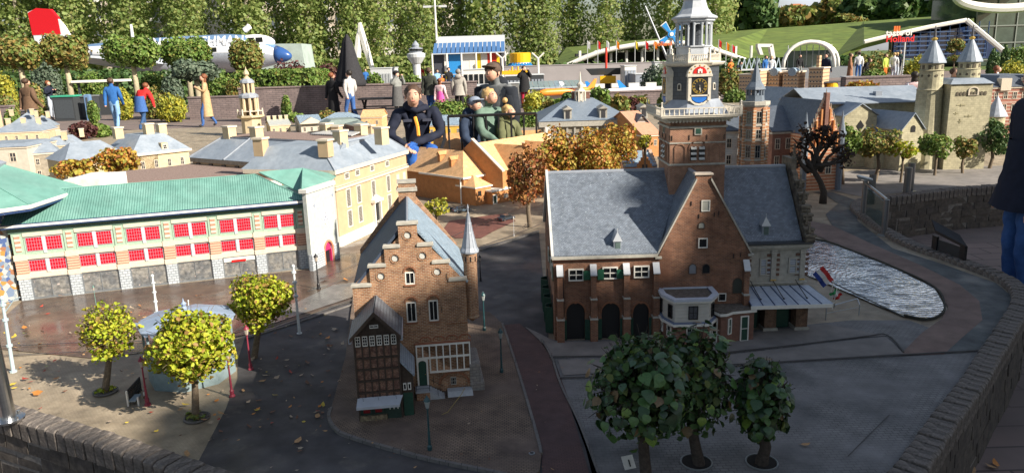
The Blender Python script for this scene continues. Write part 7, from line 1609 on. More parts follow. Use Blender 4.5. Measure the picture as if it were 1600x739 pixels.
        f=MB(); f.smooth=True; f.ell(hd+fr*.018*H-up*.006*H,(R*.74,R*.78,R*.90),10,8,M3); f.build('face',SKIN,t)
    if hat:
        b=MB(); b.smooth=True; b.ell(hd+up*.030*H,(R*1.03,R*1.08,R*.82),14,8,M3); 
        if hat=='cap':
            q=[]; 
            for i in range(9): a=math.pi*i/8; q.append(hd+up*.030*H+sd*math.cos(a)*R*.92+fr*(R*.75+math.sin(a)*R*1.15))
            b.ext(q,up*.006*H)
        b.build('cap',cloth(*hatc),t)
    if hood:
        b=MB(); b.smooth=True; b.ell(V[names.index('neckb')]-fr*.03*H+up*.02*H,(.075*H,.05*H,.05*H),12,8); b.build('hood',cloth(*hood),t)
    if coat:
        col,zb=coat; w=V[names.index('waist')]; b=MB(); b.smooth=True; n=14; rings=[]
        pz=[(w.z+.06*H,.086,.066),(w.z-.06*H,.094,.074),(zb*H,.118,.098)]
        vs=[];fs=[]
        for z,rx,ry in pz:
            for i in range(n): a=2*math.pi*i/n; q=1+.05*math.sin(a*5+z*9); vs.append((w.x+rx*H*fat*math.cos(a)*q,w.y+ry*H*fat*math.sin(a)*q,z))
        for r in range(2): fs+=[(r*n+(i+1)%n,r*n+i,(r+1)*n+i,(r+1)*n+(i+1)%n) for i in range(n)]
        b.add(vs,fs); o=b.build('coat_skirt',cloth(*col),t)
    return t
def at(u,vh,y,H):  # stands on z=0 so that the head reaches the sight line
    return D(u,vh,y)
NAVYC=('navy',(.018,.022,.04)); JEAN=('blue_denim',(.05,.12,.32)); LJ=('light_denim',(.22,.38,.60)); BLK=('black',(.02,.02,.022)); BRN=('brown',(.13,.08,.05)); TAN=('tan',(.50,.33,.18)); RED=('red',(.60,.03,.03)); BLUEC=('royal_blue',(.03,.12,.34)); GRC=('grey',(.22,.23,.22)); DGC=('dark_olive',(.05,.055,.045)); WHC=('white',(.7,.7,.7)); SG=('sage_green',(.13,.20,.16)); OLV=('olive_camouflage',(.13,.14,.07)); PINKC=('pink',(.70,.10,.35)); ORC=('orange',(.62,.18,.04)); YC=('lime',(.45,.55,.10)); LTC=('light_jeans',(.45,.50,.58))
def stand(label,u,vt,y,rz,H,top,legs,hair='brown',pose=None,z=0,**k):
    p=D(u,vt,y); return person(label,(p.x,y,z),rz,H,top,legs,hair,pose,**k)
# nearest group behind the orange church
g0='family looking at the miniatures'
CROU=dict(SIT); CROU.update(dict(neckb=(-.02,-.07,.54),neck=(-.02,-.10,.575),head=(-.02,-.135,.625),crown=(-.02,-.13,.675),chest=(0,-.05,.46),shl=(.12,-.06,.53),shr=(-.12,-.06,.53),wrl=(-.03,-.22,.33),wrr=(-.09,-.24,.32),ell=(.15,-.13,.38),elr=(-.19,-.11,.38),knl=(.09,-.24,.29),knr=(-.04,-.25,.30)))
p=D(652,215,8.75)
person('crouching man in navy jacket and blue jeans smiling behind the grey palace roof',(p.x,8.85,G),.12,1.73,('navy',(.018,.022,.04)),('bright_blue_denim',(.03,.11,.38)),'brown',CROU,True,fat=.98,hood=NAVYC,group=g0)
m0=COL.objects[-1]; m0=[x for x in COL.objects if x.get('label','').startswith('crouching man')][0]
b=MB(); b.box(-.008,.008,-.235,-.20,.62,.92); b.build('jacket_zip',BLACK,m0); pb(m0,'pocket_flap',cloth('jacket_seam',(.05,.055,.08)),(.06,.16,-.215,-.19,.80,.83),(-.16,-.06,-.215,-.19,.80,.83)); b=MB(); b.smooth=True; b.pathtube([(-.13,-.06,.93),(-.10,-.17,.96),(0,-.22,.92),(.10,-.17,.96),(.13,-.06,.93)],[.035,.04,.035,.04,.035],8); b.build('collar',cloth(*NAVYC),m0)
t=thing('camera_strap','orange strap hanging down the front of the crouching man','strap',(p.x+.05,8.49,G)); b=MB(); b.tube([(-.03,0,.86),(0,-.06,.76),(.01,-.10,.66)],.02,6); b.build('strap',cloth('orange_strap',(.8,.35,.05)),t)
t=thing('stool','low dark seat under the crouching man with side arm','seat',(p.x,8.95,G)); pb(t,'seat_pad',cloth(*BLK),(-.22,.25,-.22,.15,.30,.38)); pb(t,'seat_leg',BLACK,(-.2,-.17,-.2,-.17,0,.3),(.2,.23,-.2,-.17,0,.3),(-.2,-.17,.1,.13,0,.3),(.2,.23,.1,.13,0,.3)); b=MB(); b.tube([(.27,-.3,.45),(.3,.0,.55),(.28,.2,.75)],.02,6); b.build('arm_rest',BLACK,t)
LK=dict(neck=(0,-.012,.855),head=(.0,-.035,.905),crown=(0,-.024,.958))
def topat(label,u,vt,y,rz,H,*a,**k):
    zt=D(u,vt,y).z; p=D(u,vt,y); return person(label,(p.x,y,zt-H),rz,H,*a,**k)
topat('man in dark jacket, grey shirt and tan cap looking down at the children',773,93,9.75,-.5,1.84,('slate_shirt',(.15,.16,.165)),JEAN,'dark',LK,True,fat=1.22,hat='cap',hatc=('cap_brown',(.10,.07,.055)),hood=('navy_black',(.02,.024,.032)),group=g0)
p=D(773,93,9.75); o=COL.objects[-1]
t0=[x for x in COL.objects if x.get('label','').startswith('man in dark jacket')][0]
b=MB(); b.smooth=True; H_=1.84
for s in(-1,1):
    b.pathtube([(s*.20,0,1.50),(s*.20,.0,1.30),(s*.19,.0,1.1),(s*.20,0,.95)],[.085,.11,.11,.12],8); b.pathtube([(s*.21,0,1.47),(s*.262,.02,1.18),(s*.27,-.06,.93)],[.10,.078,.06],8)
b.pathtube([(0,.09,1.52),(0,.10,1.3),(0,.09,.95)],[.13,.17,.18],10)
b.build('open_jacket',cloth('navy_black',(.02,.024,.032)),t0)
topat('boy in navy puffer jacket and grey cap nearest the seated man',737,147,9.15,.75,1.42,('puffer_navy',(.03,.045,.08)),JEAN,'brown',[LK,dict(ell=(.13,-.05,.62),wrl=(.08,-.17,.60),elr=(-.14,-.05,.62),wrr=(-.09,-.17,.60))],True,fat=1.2,hat='cap',hatc=('cap_grey',(.22,.26,.33)),hood=('puffer_navy',(.03,.045,.08)),group=g0)
topat('blond boy in sage green hoodie leaning on the rail',761,134,9.2,.8,1.50,('sage_green',(.13,.20,.16)),GRC,'blond',[LK,dict(ell=(.13,-.06,.64),wrl=(.09,-.17,.58),elr=(-.14,-.06,.64),wrr=(-.09,-.17,.58))],True,fat=1.15,hood=('hood_lining',(.45,.50,.52)),group=g0)
topat('small child with blond bun in olive patterned jacket',791,161,9.15,.9,1.25,OLV,JEAN,'blond',[LK,dict(ell=(.13,-.06,.62),wrl=(.08,-.17,.60),elr=(-.14,-.06,.62),wrr=(-.09,-.17,.60))],True,fat=1.2,hood=OLV,group=g0)
p=D(791,161,9.15); t0=[x for x in COL.objects if x.get('label','').startswith('small child')][0]; b=MB(); b.ell((0,.02,1.28),(.035,.035,.035),10,8); b.build('hair_bun',hairm('blond'),t0)
a=D(700,182,9.0); c=D(838,178,8.95); t=thing('visitor_rail','dark railing in front of the children behind the orange church','railing',(a.x,a.y,0)); b=MB(); w=c.x-a.x; b.tube([(0,0,a.z),(w,0,c.z)],.018,6); b.build('top_rail',BLACK,t)
for k in range(8): b=MB(); b.cyl((w*k/7,0,.0),(w*k/7,0,a.z),.012,n=6); b.build('rail_post',BLACK,t)
# visitors farther away
def bag(label,u,vt,y,rz,z,col,w=.15,off=.17):
    p=D(u,vt,y); t=thing('backpack',label,'backpack',(p.x-math.sin(rz)*off,y+math.cos(rz)*off,z),rz); b=MB(); b.smooth=True; b.ell((0,0,0),(w,.09,.22),10,8); b.build('bag_body',cloth(*col),t); b=MB(); b.ell((0,.06,-.07),(w*.7,.05,.10),8,6); b.build('bag_pocket',cloth(*col),t); return t
stand('person in brown jacket and blue jeans walking away at far left',37,110,23.5,2.9,1.78,BRN,LJ,pose=WALK,fat=1.2,coat=(BRN,.46))
stand('woman in dark blue top and pale trousers beside the black bins',73,122,32,1.3,1.62,NAVYC,LTC,'red',PHONE)
stand('man in blue jacket with dark backpack seen from behind',172,123,24.5,3.3,1.70,BLUEC,LJ,pose=WALK,fat=1.1); bag('dark backpack on the back of the man in blue jacket',172,123,24.5,3.3+math.pi,1.25,BLK)
BEND=dict(chest=(0,-.10,.70),neckb=(0,-.16,.77),neck=(0,-.18,.80),head=(0,-.21,.85),crown=(0,-.21,.90),shl=(.105,-.13,.77),shr=(-.105,-.13,.77),ell=(.18,-.12,.63),elr=(-.18,-.12,.63),wrl=(.2,-.14,.48),wrr=(-.2,-.14,.48))
stand('person in bright red sweater with denim jacket around the waist',215,134,24,2.8,1.62,RED,('dark_denim',(.04,.09,.2)),'red',[WALK,BEND],fat=1.15,coat=(JEAN,.38))
stand('long haired woman in a long tan coat walking left',318,126,25,-1.2,1.74,TAN,JEAN,'red',[WALK,PHONE],fat=1.1,coat=(TAN,.20),longhair=True)
stand('woman in long black coat left of the black umbrella',518,121,25.2,2.6,1.66,BLK,BLK,'red',WALK,fat=1.1,coat=(BLK,.22))
stand('person in pale top with dark backpack and blue jeans beside the umbrella',545,118,24.8,-2.2,1.72,('pale_grey',(.5,.47,.45)),('blue_denim',(.05,.12,.32)),'dark',WALK); bag('large dark backpack worn by the person beside the umbrella',545,118,24.8,-2.2+math.pi,1.25,BLK,.17)
stand('woman in grey black coat holding a phone to her face right of the umbrella',619,119,25,.8,1.66,GRC,BLK,'dark',UP,fat=1.15,coat=(('charcoal',(.10,.10,.10)),.30),hat='beanie',hatc=BLK)
stand('man in dark olive jacket and jeans beside a girl in pink',670,109,25.8,2.9,1.72,DGC,JEAN,'brown',WALK,fat=1.15,coat=(DGC,.46))
stand('girl in pink trousers holding the hand of the man in olive jacket',687,125,25.5,2.8,1.36,('pale_pink',(.7,.5,.5)),PINKC,'red',WALK,longhair=True,coat=(PINKC,.40))
stand('person in grey hoodie with maroon backpack looking at the airport',716,117,25.8,3.1,1.64,('warm_grey',(.33,.31,.28)),BLK,'grey',fat=1.15,hood=('warm_grey',(.33,.31,.28)),coat=(('warm_grey',(.33,.31,.28)),.46)); bag('maroon backpack on the grey hoodie',718,117,25.8,3.1+math.pi,1.2,('maroon',(.10,.03,.04)))
stand('woman in black cape and dark red skirt taking a picture',819,119,30,.3,1.66,BLK,('dark_red',(.35,.02,.05)),'brown',UP,fat=1.3,coat=(BLK,.38))
stand('person in black standing left of the purple bushes, hand raised',501,110,48,.5,1.7,BLK,BLK,'dark',coat=(BLK,.3))
stand('small child in patterned clothes beside the person in black',491,126,46,.2,1.1,('patterned',(.4,.3,.4)),WHC,'red')
stand('person in red top in the far airport area',657,104,58,.2,1.7,RED,GRC,'dark')
stand('person in dark top left of the airport tower',619,100,58,2.5,1.7,BLK,GRC,'dark')
stand('person in yellow top far left of the airport tower',598,103,62,2.5,1.6,YC,JEAN,'blond')
stand('person in blue jacket sitting far behind the umbrella',570,102,56,.5,1.6,BLUEC,BLK,'dark')
stand('person in pale blue near the airport tower',683,114,44,.5,1.5,LJ,GRC,'dark')
stand('person in black with a child near the orange cone at the airport',701,112,42,.3,1.6,BLK,JEAN,'dark')
stand('child in orange beside the person in black at the airport',690,119,43,.5,1.2,ORC,BLK,'dark')
stand('man in navy jacket and pale jeans leaning at the yellow post',1291,97,38,-.9,1.76,NAVYC,LTC,'dark',WALK,fat=1.1)
stand('person in rust brown coat left of the pair in front of the arches',1329,96,43,1.2,1.72,('rust',(.28,.14,.08)),BRN,'brown',coat=(('rust',(.28,.14,.08)),.25))
stand('person in white top and blue jeans standing among the group',1343,84,48,2.9,1.75,WHC,JEAN,'dark')
stand('person in black bending with pale sleeves beside the white topped visitor',1350,95,42,1.0,1.5,BLK,BLK,'brown',BEND)
stand('woman in lime top with an orange bag',1384,92,46,.5,1.6,YC,ORC,'brown')
stand('woman in white top and jeans left of the three standing together',1398,86,46,2.6,1.66,WHC,LTC,'blond',WALK)
stand('woman with navy backpack in the middle of the three',1402,87,47,2.6,1.66,NAVYC,LTC,'blond')
stand('tall man in dark green at the right of the three',1407,80,48,2.4,1.8,('dark_green',(.05,.09,.07)),GRC,'grey',WALK)
stand('visitor in bright blue football shirt behind the office blocks',1197,92,50,.4,1.7,BLUEC,GRC)
stand('visitor in pale grey top beside the blue football shirt',1206,93,50,-.3,1.65,WHC,JEAN,'blond')
stand('visitor in orange top left of the bridge trusses',1142,98,47,.5,1.6,ORC,JEAN)
stand('visitor in dark blue crouched beside the orange top',1150,100,47,.9,1.5,NAVYC,JEAN,'dark',BEND)
stand('visitor in black under the arched pavilion',1250,93,53,.2,1.7,BLK,GRC,'dark')
topat('woman with long dark hair in pink top behind the nave roof',1430,111,19,2.8,1.62,('pale_pink',(.7,.5,.5)),BLK,'dark',longhair=True)
topat('person in red jacket beside the pink topped woman',1443,115,19.3,2.6,1.6,RED,BLK,'dark',longhair=True)
topat('person with sunglasses between the two round towers',1493,105,17.5,.2,1.66,NAVYC,BLK,'brown')
topat('person with bright bag right behind the sunglasses wearer',1506,100,18.5,1.2,1.66,('maroon',(.10,.03,.04)),BLK,'dark')
topat('red haired person in white near the right palace',1559,102,24,1.1,1.62,WHC,GRC,'red',longhair=True)
# partly cut-off visitor at the right edge
q=D(1592,300,5.0); tt=person('visitor in navy coat and jeans cut off by the right photo edge',(q.x+.11,5.05,0),-1.75,1.80,('navy',(.018,.022,.04)),JEAN,'dark',None,True,fat=1.25,coat=(('navy',(.018,.022,.04)),.42))
t=thing('beige_bag','beige backpack with pale strap held by the cut off visitor at right','bag',(q.x+.02,4.83,1.22)); b=MB(); b.smooth=True; b.ell((.06,0,0),(.13,.10,.19),12,9); b.build('bag_body',cloth('beige',(.42,.36,.30)),t); b=MB(); b.tube([(-.02,0,.18),(-.06,-.03,.26),(.02,-.04,.32)],.018,6); b.build('bag_strap',cloth('pale_strap',(.55,.5,.45)),t)
t=thing('shopping_bag','pale carrier bag low beside the cut off visitor at right','bag',(q.x+.08,4.75,.62)); b=MB(); b.frus(-.10,.16,-.06,.06,-.12,-.06,.12,-.02,.02,.12); b.build('bag_body',cloth('paper_bag',(.52,.48,.42)),t); b=MB(); b.tube([(-.02,0,.12),(.03,0,.22),(.08,0,.12)],.007,5); b.build('bag_handle',cloth('paper_bag'),t)
# ================================================================ aircraft
y=54; s=1/ppm(y)
pN=D(452,80,y); pT=D(62,92,y+4); ax=(pN-pT); Lf=ax.length; t=thing('airliner','silver and white propeller airliner with red and white tail and blue nose','aircraft',pT,math.atan2(ax.y,ax.x))
pitch_=math.asin(ax.z/Lf); t.rotation_euler=(0,-pitch_,math.atan2(ax.y,ax.x))
SIL=mat('polished_aluminium',(.46,.50,.56),r=.3,metal=.25,var=.12,vs=.6,coord='Object'); AW=mat('aircraft_white',(.82,.83,.85),r=.35,var=.04); AB=mat('aircraft_blue',(.03,.09,.28),r=.3,var=.05); LB=mat('sky_blue_paint',(.14,.24,.40),r=.35,var=.06)
sec=[(0,.10,.45),(.06,.30,.38),(.15,.55,.28),(.3,.90,.12),(.45,1.15,.02),(.6,1.25,0),(.78,1.28,0),(.88,1.14,-.04),(.925,.86,-.14),(.955,.62,-.24)]
n=24; vs=[];fs=[];b=MB(); b.smooth=True
for q,r,dz in sec:
    for i in range(n): a=2*math.pi*i/n; vs.append((q*Lf,r*math.sin(a),dz+r*math.cos(a)))
for k in range(len(sec)-1):
    for i in range(n): fs.append((k*n+i,k*n+(i+1)%n,(k+1)*n+(i+1)%n,(k+1)*n+i))
o_=len(fs); b.add(vs,fs); b.m=[]
for k in range(len(sec)-1):
    for i in range(n):
        a=(i+.5)/n*360; a=min(a,360-a); b.m.append(2 if a<52 else (1 if a<92 else 0))
b.build('fuselage',[SIL,AW,LB],t)
b=MB(); b.smooth=True; b.pathtube([(Lf*.952,0,-.24),(Lf*.972,0,-.28),(Lf*.990,0,-.34),(Lf*1.003,0,-.38),(Lf*1.007,0,-.40)],[.63,.52,.38,.2,.03],20); b.build('nose_cone',AB,t)
b=MB(); b.ell((Lf*.875,0,.62),(1.5,.80,.58),16,10); b.build('cockpit',AW,t)
for yy in(-1,1):
    for x in (.885,.915): b=MB(); b.box(Lf*x-.25,Lf*x+.25,yy*.88-.04,yy*.88+.04,.62,.95); b.build('cockpit_window',GLASS,t)
for k in range(7): b=MB(); x=Lf*(.38+k*.062); b.box(x-.22,x+.22,-1.27,-1.1,-.02,.36); b.build('cabin_window',GLASS,t)
b=MB(); b.xz([(0,.3),(-.3,3.35),(.5,3.6),(1.6,3.5),(2.6,2.3),(3.4,.8)],-.09,.09); b.build('tail_fin',AW,t); b=MB(); b.xz([(-.19,1.7),(-.28,3.3),(.5,3.62),(1.7,3.5),(2.2,2.9),(2.25,1.7)],-.11,.11); b.build('tail_panel_red',mat('aircraft_red',(.70,.01,.02),r=.35),t)
b=MB(); b.add([(.6,0,.45),(2.6,0,.4),(1.6,-3.4,.5),(.8,-3.4,.5),(.6,0,.55),(2.6,0,.5),(1.6,-3.4,.56),(.8,-3.4,.56)],[(0,1,2,3),(7,6,5,4),(0,4,5,1),(1,5,6,2),(2,6,7,3),(3,7,4,0)]); b.build('tailplane',SIL,t)
for sg2 in(-1,1):
    b=MB(); b.add([(Lf*.42,sg2*.9,-.9),(Lf*.66,sg2*.9,-.9),(Lf*.60,sg2*10,-.2),(Lf*.5,sg2*10,-.2),(Lf*.42,sg2*.9,-.65),(Lf*.66,sg2*.9,-.6),(Lf*.60,sg2*10,-.08),(Lf*.5,sg2*10,-.08)],[(0,1,2,3) if sg2>0 else (3,2,1,0),(7,6,5,4) if sg2>0 else (4,5,6,7),(0,4,5,1),(1,5,6,2),(2,6,7,3),(3,7,4,0)]); b.build('wing',SIL,t)
    b=MB(); b.smooth=True; b.pathtube([(Lf*.5,sg2*3,-.8),(Lf*.62,sg2*3,-.75),(Lf*.72,sg2*3,-.72),(Lf*.74,sg2*3,-.72)],[.35,.65,.68,.5],16); en=b.build('engine',SIL,t)
    for k in range(3): a=k*2.094+.4; b=MB(); b.add([(Lf*.748,sg2*3+.08*math.cos(a+1.57),-.72+.08*math.sin(a+1.57)),(Lf*.748,sg2*3-.08*math.cos(a+1.57),-.72-.08*math.sin(a+1.57)),(Lf*.752,sg2*3+1.5*math.cos(a)-.1*math.sin(a),-.72+1.5*math.sin(a)),(Lf*.746,sg2*3+1.5*math.cos(a)+.1*math.sin(a),-.72+1.5*math.sin(a))],[(0,1,3,2),(2,3,1,0)]); b.build('propeller_blade',BLACK,en)
def text(s_,size,m,par,loc,rot,ext=.02,name='lettering',mirror=False):
    cu=bpy.data.curves.new(name,'FONT'); cu.body=s_; cu.size=size; cu.extrude=ext; cu.offset=size*.012; cu.resolution_u=2; tmp=bpy.data.objects.new('t',cu); COL.objects.link(tmp)
    dg=bpy.context.evaluated_depsgraph_get(); me=bpy.data.meshes.new_from_object(tmp.evaluated_get(dg)); bpy.data.objects.remove(tmp); me.materials.clear(); me.materials.append(m); return link(name,me,par,loc,rot)
text('THE FLYING DUTCHMAN',.95,AW,t,(Lf*.33,-1.21,.52),(math.pi/2-.35,0,0),.01)
text('PH-',1.0,mat('grey_letters',(.12,.15,.2)),t,(Lf*.20,-.80,-.25),(math.pi/2,0,0),.01)
b=MB(); b.cyl((Lf*.40,0,1.1),(Lf*.40,0,2.2),.12,.08,6); b.cyl((Lf*.84,0,1.5),(Lf*.86,0,1.75),.2,n=8); b.build('antenna',AW,t)
t=thing('aircraft_pylon','two striped white and blue pylons under the airliner nose','support',(D(416,100,y).x,y,0))
for k in (-.35,.35): b=MB(); b.cyl((k,0,0),(k,0,1.15),.22,n=10); b.build('pylon',AW if k<0 else LB,t)
hb=thing('concrete_hangar_block','grey green concrete block with angled edge behind the airliner nose','building',(D(432,100,58).x,58,0)); b=MB(); b.xz([(0,0),(2.3,0),(2.0,3.55),(-.6,3.6),(-1.6,2.6),(-1.6,0)],0,3); b.build('wall',mat('grey_green_concrete',(.33,.40,.37),r=.85,var=.15,vs=.5),hb)
# ================================================================ planting
fg='flat topped trees in front of the airliner'
def flattree(label,u,v,ru,rv,vb,y,lm,seed,n=5500):
    c,R=crown_at(u,v,ru,rv,y); g=(c.x,c.y,0); t=thing('flat_topped_tree',label,'tree',g,0,fg); b=MB(); b.smooth=True; b.pathtube([(0,0,-.1),(.02,0,c.z*.5),(0,0,c.z)],[.14,.12,.10],8); b.build('trunk',mat('pale_bark',(.38,.33,.22),r=.9,var=.25,vs=3,coord='Object'),t)
    leafcloud(n,blobs([((0,0,c.z),(R[0]*.92,R[0]*.8,R[2]*.85)),((-R[0]*.4,0,c.z+.1),(R[0]*.5,R[0]*.5,R[2]*.9)),((R[0]*.45,0,c.z),(R[0]*.5,R[0]*.5,R[2]*.95))],.5),.13,lm,'crown',t,'leaf',seed=seed)
for i,a in enumerate([('flat topped reddish green tree at the far left edge',28,84,34,24,150,33,GRT),('flat topped tree directly below the airliner tail',100,82,36,26,150,34,GRT),('widest flat topped tree in front of the registration letters',205,82,44,25,148,35,GRN),('flat topped dark tree left of the cockpit',290,84,40,25,150,36,GRN),('loose upright tree with rusty leaves below the airliner cockpit',384,90,26,26,120,38,GRT)]): flattree(*a,seed=300+i)
flattree('grey green dome shaped tree with thin trunk',305,112,36,15,155,30,GRY,310,4000)
sg3='shrubs in the planted beds'
def shrub(label,u,v,ru,rv,y,lm,seed,n=1300,name='shrub',z=0):
    c,R=crown_at(u,v,ru,rv,y); t=thing(name,label,'shrub',(c.x,c.y,0),0,sg3); 
    zt=c.z+R[2]; zh=zt/2 if 'pine tree' not in label else R[2]; zc=zt-zh; n=int(n*min(2.2,max(1,zh/R[2])))
    leafcloud(n,blobs([((0,0,zc),(R[0]*.85,R[0]*.7,zh*.95)),((R[0]*.45,-.1,zc*.9),(R[0]*.5,R[0]*.5,zh*.8)),((-R[0]*.5,0,zc*.85),(R[0]*.5,R[0]*.5,zh*.78)),((0,-R[0]*.3,zc*.6),(R[0]*.8,R[0]*.4,zh*.55))],.5),max(.07,.0030*y),lm,'foliage',t,seed=seed)
    b=MB(); b.cyl((0,0,0),(0,0,c.z),.05,.03,6); b.build('stem',BARK,t)
for i,a in enumerate([('bright yellow layered shrub at the far left edge',8,128,16,12,32,YLW),('low orange shrub left of the brown jacket person',10,160,18,12,30,GRT),('green ball shrub in front of the brown jacket legs',18,180,12,9,26,GRN),('rust coloured shrub between brown jacket person and bins',55,150,14,20,31,GRT),('grey green pine with layered branches behind the bins',70,110,24,18,38,GRY),('green shrub mass behind the dark bins',140,130,26,18,40,GRN),('yellow green ball between bins and blue jacket',145,170,9,12,28,GRN),('yellow shrub right of the woman at the bins',192,148,14,9,30,YLW),('orange brown shrub above the red sweater',240,150,20,16,30,GRT),('yellow shrub row beside the red sweater',268,160,24,13,28,YLW),('blue green juniper left of the dome tree',268,128,18,12,34,GRY),('green mass under the right end of the wing',240,130,24,16,38,GRN),('tall green shrub behind the tan coat',345,135,24,28,34,GRN),('rusty shrub behind the ornate tower',372,140,22,20,32,GRT),('dark green ball in the clipped hedge bank',452,128,16,10,34,DGR),('orange shrub right of the ornate tower',425,132,20,12,33,AUT),('lime green shrub beside the ornate tower',415,148,14,10,31,YLW),('green creeping shrub hanging over the wall',447,160,8,10,26.6,GRN),
  ('purple bush bank below the hangar block',450,103,36,9,44,PUR),('purple bush bank right of the hangar block',510,108,26,10,46,PUR),('green shrub behind the crouching man',545,118,14,6,40,GRN),('spiky green shrub below the airport tower',645,128,16,12,34,GRN),('green shrub bed right of the picnic table',585,122,14,8,36,GRN),('orange flowering low shrub before the picnic table',513,182,22,9,20,GRT),('yellow green low shrub behind the palace end house',545,184,12,7,20,YLW),
  ('green low bed behind the boys, near the grey hoodie',700,165,30,9,25,GRN),('bright green low shrub left of the capped man',735,158,20,8,27,GRN),('green hedge like bed behind the olive jacket child',838,182,38,12,17,GRN),('bright green bush at the right of the cape woman',835,155,18,14,24,YLW),('wide grey green pine left of the clock tower',1030,112,28,12,36,GRY),('dark needle branches behind the clock face',1040,128,22,14,34,DGR),('rust and green shrubs right of the drum of the clock tower',1140,120,22,16,34,GRT),('green shrubs right of the clock tower balustrade',1148,150,18,12,26,GRN),('orange low hedge before the office blocks',1215,158,40,9,24,GRT),('orange shrubs below the office block towers',1262,152,22,9,27,AUT),('olive rounded pine mass behind the visitors at right',1370,96,44,16,58,GRT),('green low shrub in front of the three visitors',1365,117,20,9,38,GRN),('yellow green tall shrubs left of the round tower',1438,102,24,16,34,YLW),('green shrub with orange tips left of the round tower',1455,92,14,12,36,GRT),('green shrubs between the two cone spires',1500,120,16,10,28,GRN),('small pine tree between the two cone spires',1494,68,13,6,44,GRT),('slim dark cypress right of the right round tower',1552,92,8,16,36,DGR),('second slim dark cypress near the right edge',1570,86,6,14,36,DGR),('bright green shrub bank below the glass building',1590,82,26,10,40,GRN),('yellow green shrub at the right edge behind the red palace',1580,108,24,12,28,YLW)]): shrub(*a,seed=320+i)
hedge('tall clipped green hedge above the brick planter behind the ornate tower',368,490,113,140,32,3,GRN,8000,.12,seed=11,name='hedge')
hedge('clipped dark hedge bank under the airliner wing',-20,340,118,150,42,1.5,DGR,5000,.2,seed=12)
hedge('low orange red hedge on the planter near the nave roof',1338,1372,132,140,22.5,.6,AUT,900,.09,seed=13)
# brick planter walls
PW=mat('planter_brick',(.20,.155,.15),r=.85,brick=(.22,.07,.010,(.24,.185,.175),(.12,.10,.10)),var=.2,vs=1,dirt=.2)
def wallp(label,u0,u1,vt,y,th=.3,m=PW,u1y=None):
    a=D(u0,vt,y); c=D(u1,vt,u1y or y); F=Fac(a[:2],c[:2],0); t=thing('planter_wall',label,'wall',F.loc,F.rz); b=MB(); b.box(0,F.L,0,th,0,a.z); b.build('wall',m,t); b=MB(); b.bbox(-.02,F.L+.02,-.03,th+.03,a.z,a.z+.05,.01); b.build('coping',m,t); return t
wallp('long brown brick planter wall behind the ornate tower and black umbrella',372,745,140,27)
wallp('low brick planter wall behind the tan coated woman',293,374,154,29)
wallp('small brick wall at the far left edge',-10,14,168,27)
wallp('dark brick retaining wall behind the town hall roof',930,1062,146,27)
wallp('brick retaining wall behind the basilica nave',1322,1425,123,25)
wallp('grey low wall along the far airport edge',760,1120,106,50,.4,mat('grey_panel_wall',(.30,.28,.28),r=.8,var=.1,vs=.4))
# umbrella, closed
p=D(550,165,26); zt=D(549,54,26).z; t=thing('closed_umbrella','large closed black parasol beside the picnic table','parasol',(p.x,26,0)); b=MB(); b.smooth=True; n=16; vs=[];fs=[]
for z,r in ((zt,.03),(zt-.25,.14),(zt-.9,.26),(zt-1.5,.40),(zt-1.62,.44),(zt-1.7,.40)):
    for i in range(n): a=2*math.pi*i/n; q=r*(1+.28*math.cos(a*8)) ; vs.append((q*math.cos(a),q*math.sin(a),z))
for k in range(5): fs+=[((k+1)*n+i,(k+1)*n+(i+1)%n,k*n+(i+1)%n,k*n+i) for i in range(n)]
b.add(vs,fs); b.build('canopy',cloth('umbrella_black',(.035,.035,.04)),t); b=MB(); b.cyl((0,0,0),(0,0,zt-.2),.04,n=8); b.lathe([(.35,0),(.35,.06),(.06,.1)],n=12); b.build('pole',BLACK,t)
# picnic table
p=D(598,168,25.5); t=thing('picnic_table','black picnic table with crossed legs behind the crouching man','table',(p.x,25.5,0)); pb(t,'table_top',BLACK,(-.75,.75,-.4,.4,.72,.77)); pb(t,'bench',BLACK,(-.8,.8,-.95,-.7,.42,.46),(-.8,.8,.7,.95,.42,.46))
for x in(-.6,.6):
    for sg2 in(-1,1): b=MB(); b.cyl((x,sg2*.35,.72),(x,-sg2*.7,0),.04,n=6); b.build('leg',BLACK,t)
# bins and stroller at the left
def boxthing(name,label,cat,u,vt,y,w,d,m,lid=None,z=0):
    p=D(u,vt,y); t=thing(name,label,cat,(p.x,y,z)); h=p.z-z; b=MB(); b.bbox(-w/2,w/2,0,d,0,h,.03); b.build('body',m,t); 
    if lid: b=MB(); b.bbox(-w/2-.03,w/2+.03,-.03,d+.03,h,h+.06,.01); b.build('lid',lid,t)
    pb(t,'panel',mat('bin_panel',(.06,.07,.08),r=.5),(-w/2+.06,w/2-.06,-.012,-.001,.1,h-.12)); return t
DK=mat('dark_grey_bin',(.045,.05,.055),r=.6,var=.1)
boxthing('waste_bin','wide dark bin with green top beside the woman in pale trousers','bin',97,152,30.5,.85,.6,DK,mat('green_lid',(.05,.35,.22),r=.5)); boxthing('waste_bin','dark bin with grey top right of the green topped bin','bin',127,152,31,.75,.6,DK,mat('grey_metal'))
boxthing('water_dispenser','narrow pale blue upright unit beside the dark bins','dispenser',134,148,30.5,.2,.2,LB)
p=D(155,150,34); t=thing('kiosk_stall','small stall with white awning behind the blue jacket man','stall',(p.x,34,0)); pb(t,'counter',DK,(-.9,.9,0,.6,0,.9)); pb(t,'post',DK,(-.9,-.82,0,.08,.9,1.5),(.82,.9,0,.08,.9,1.5)); b=MB(); b.bbox(-1.05,1.15,-.2,.8,1.45,1.55,.03); b.build('awning',WHITE,t)
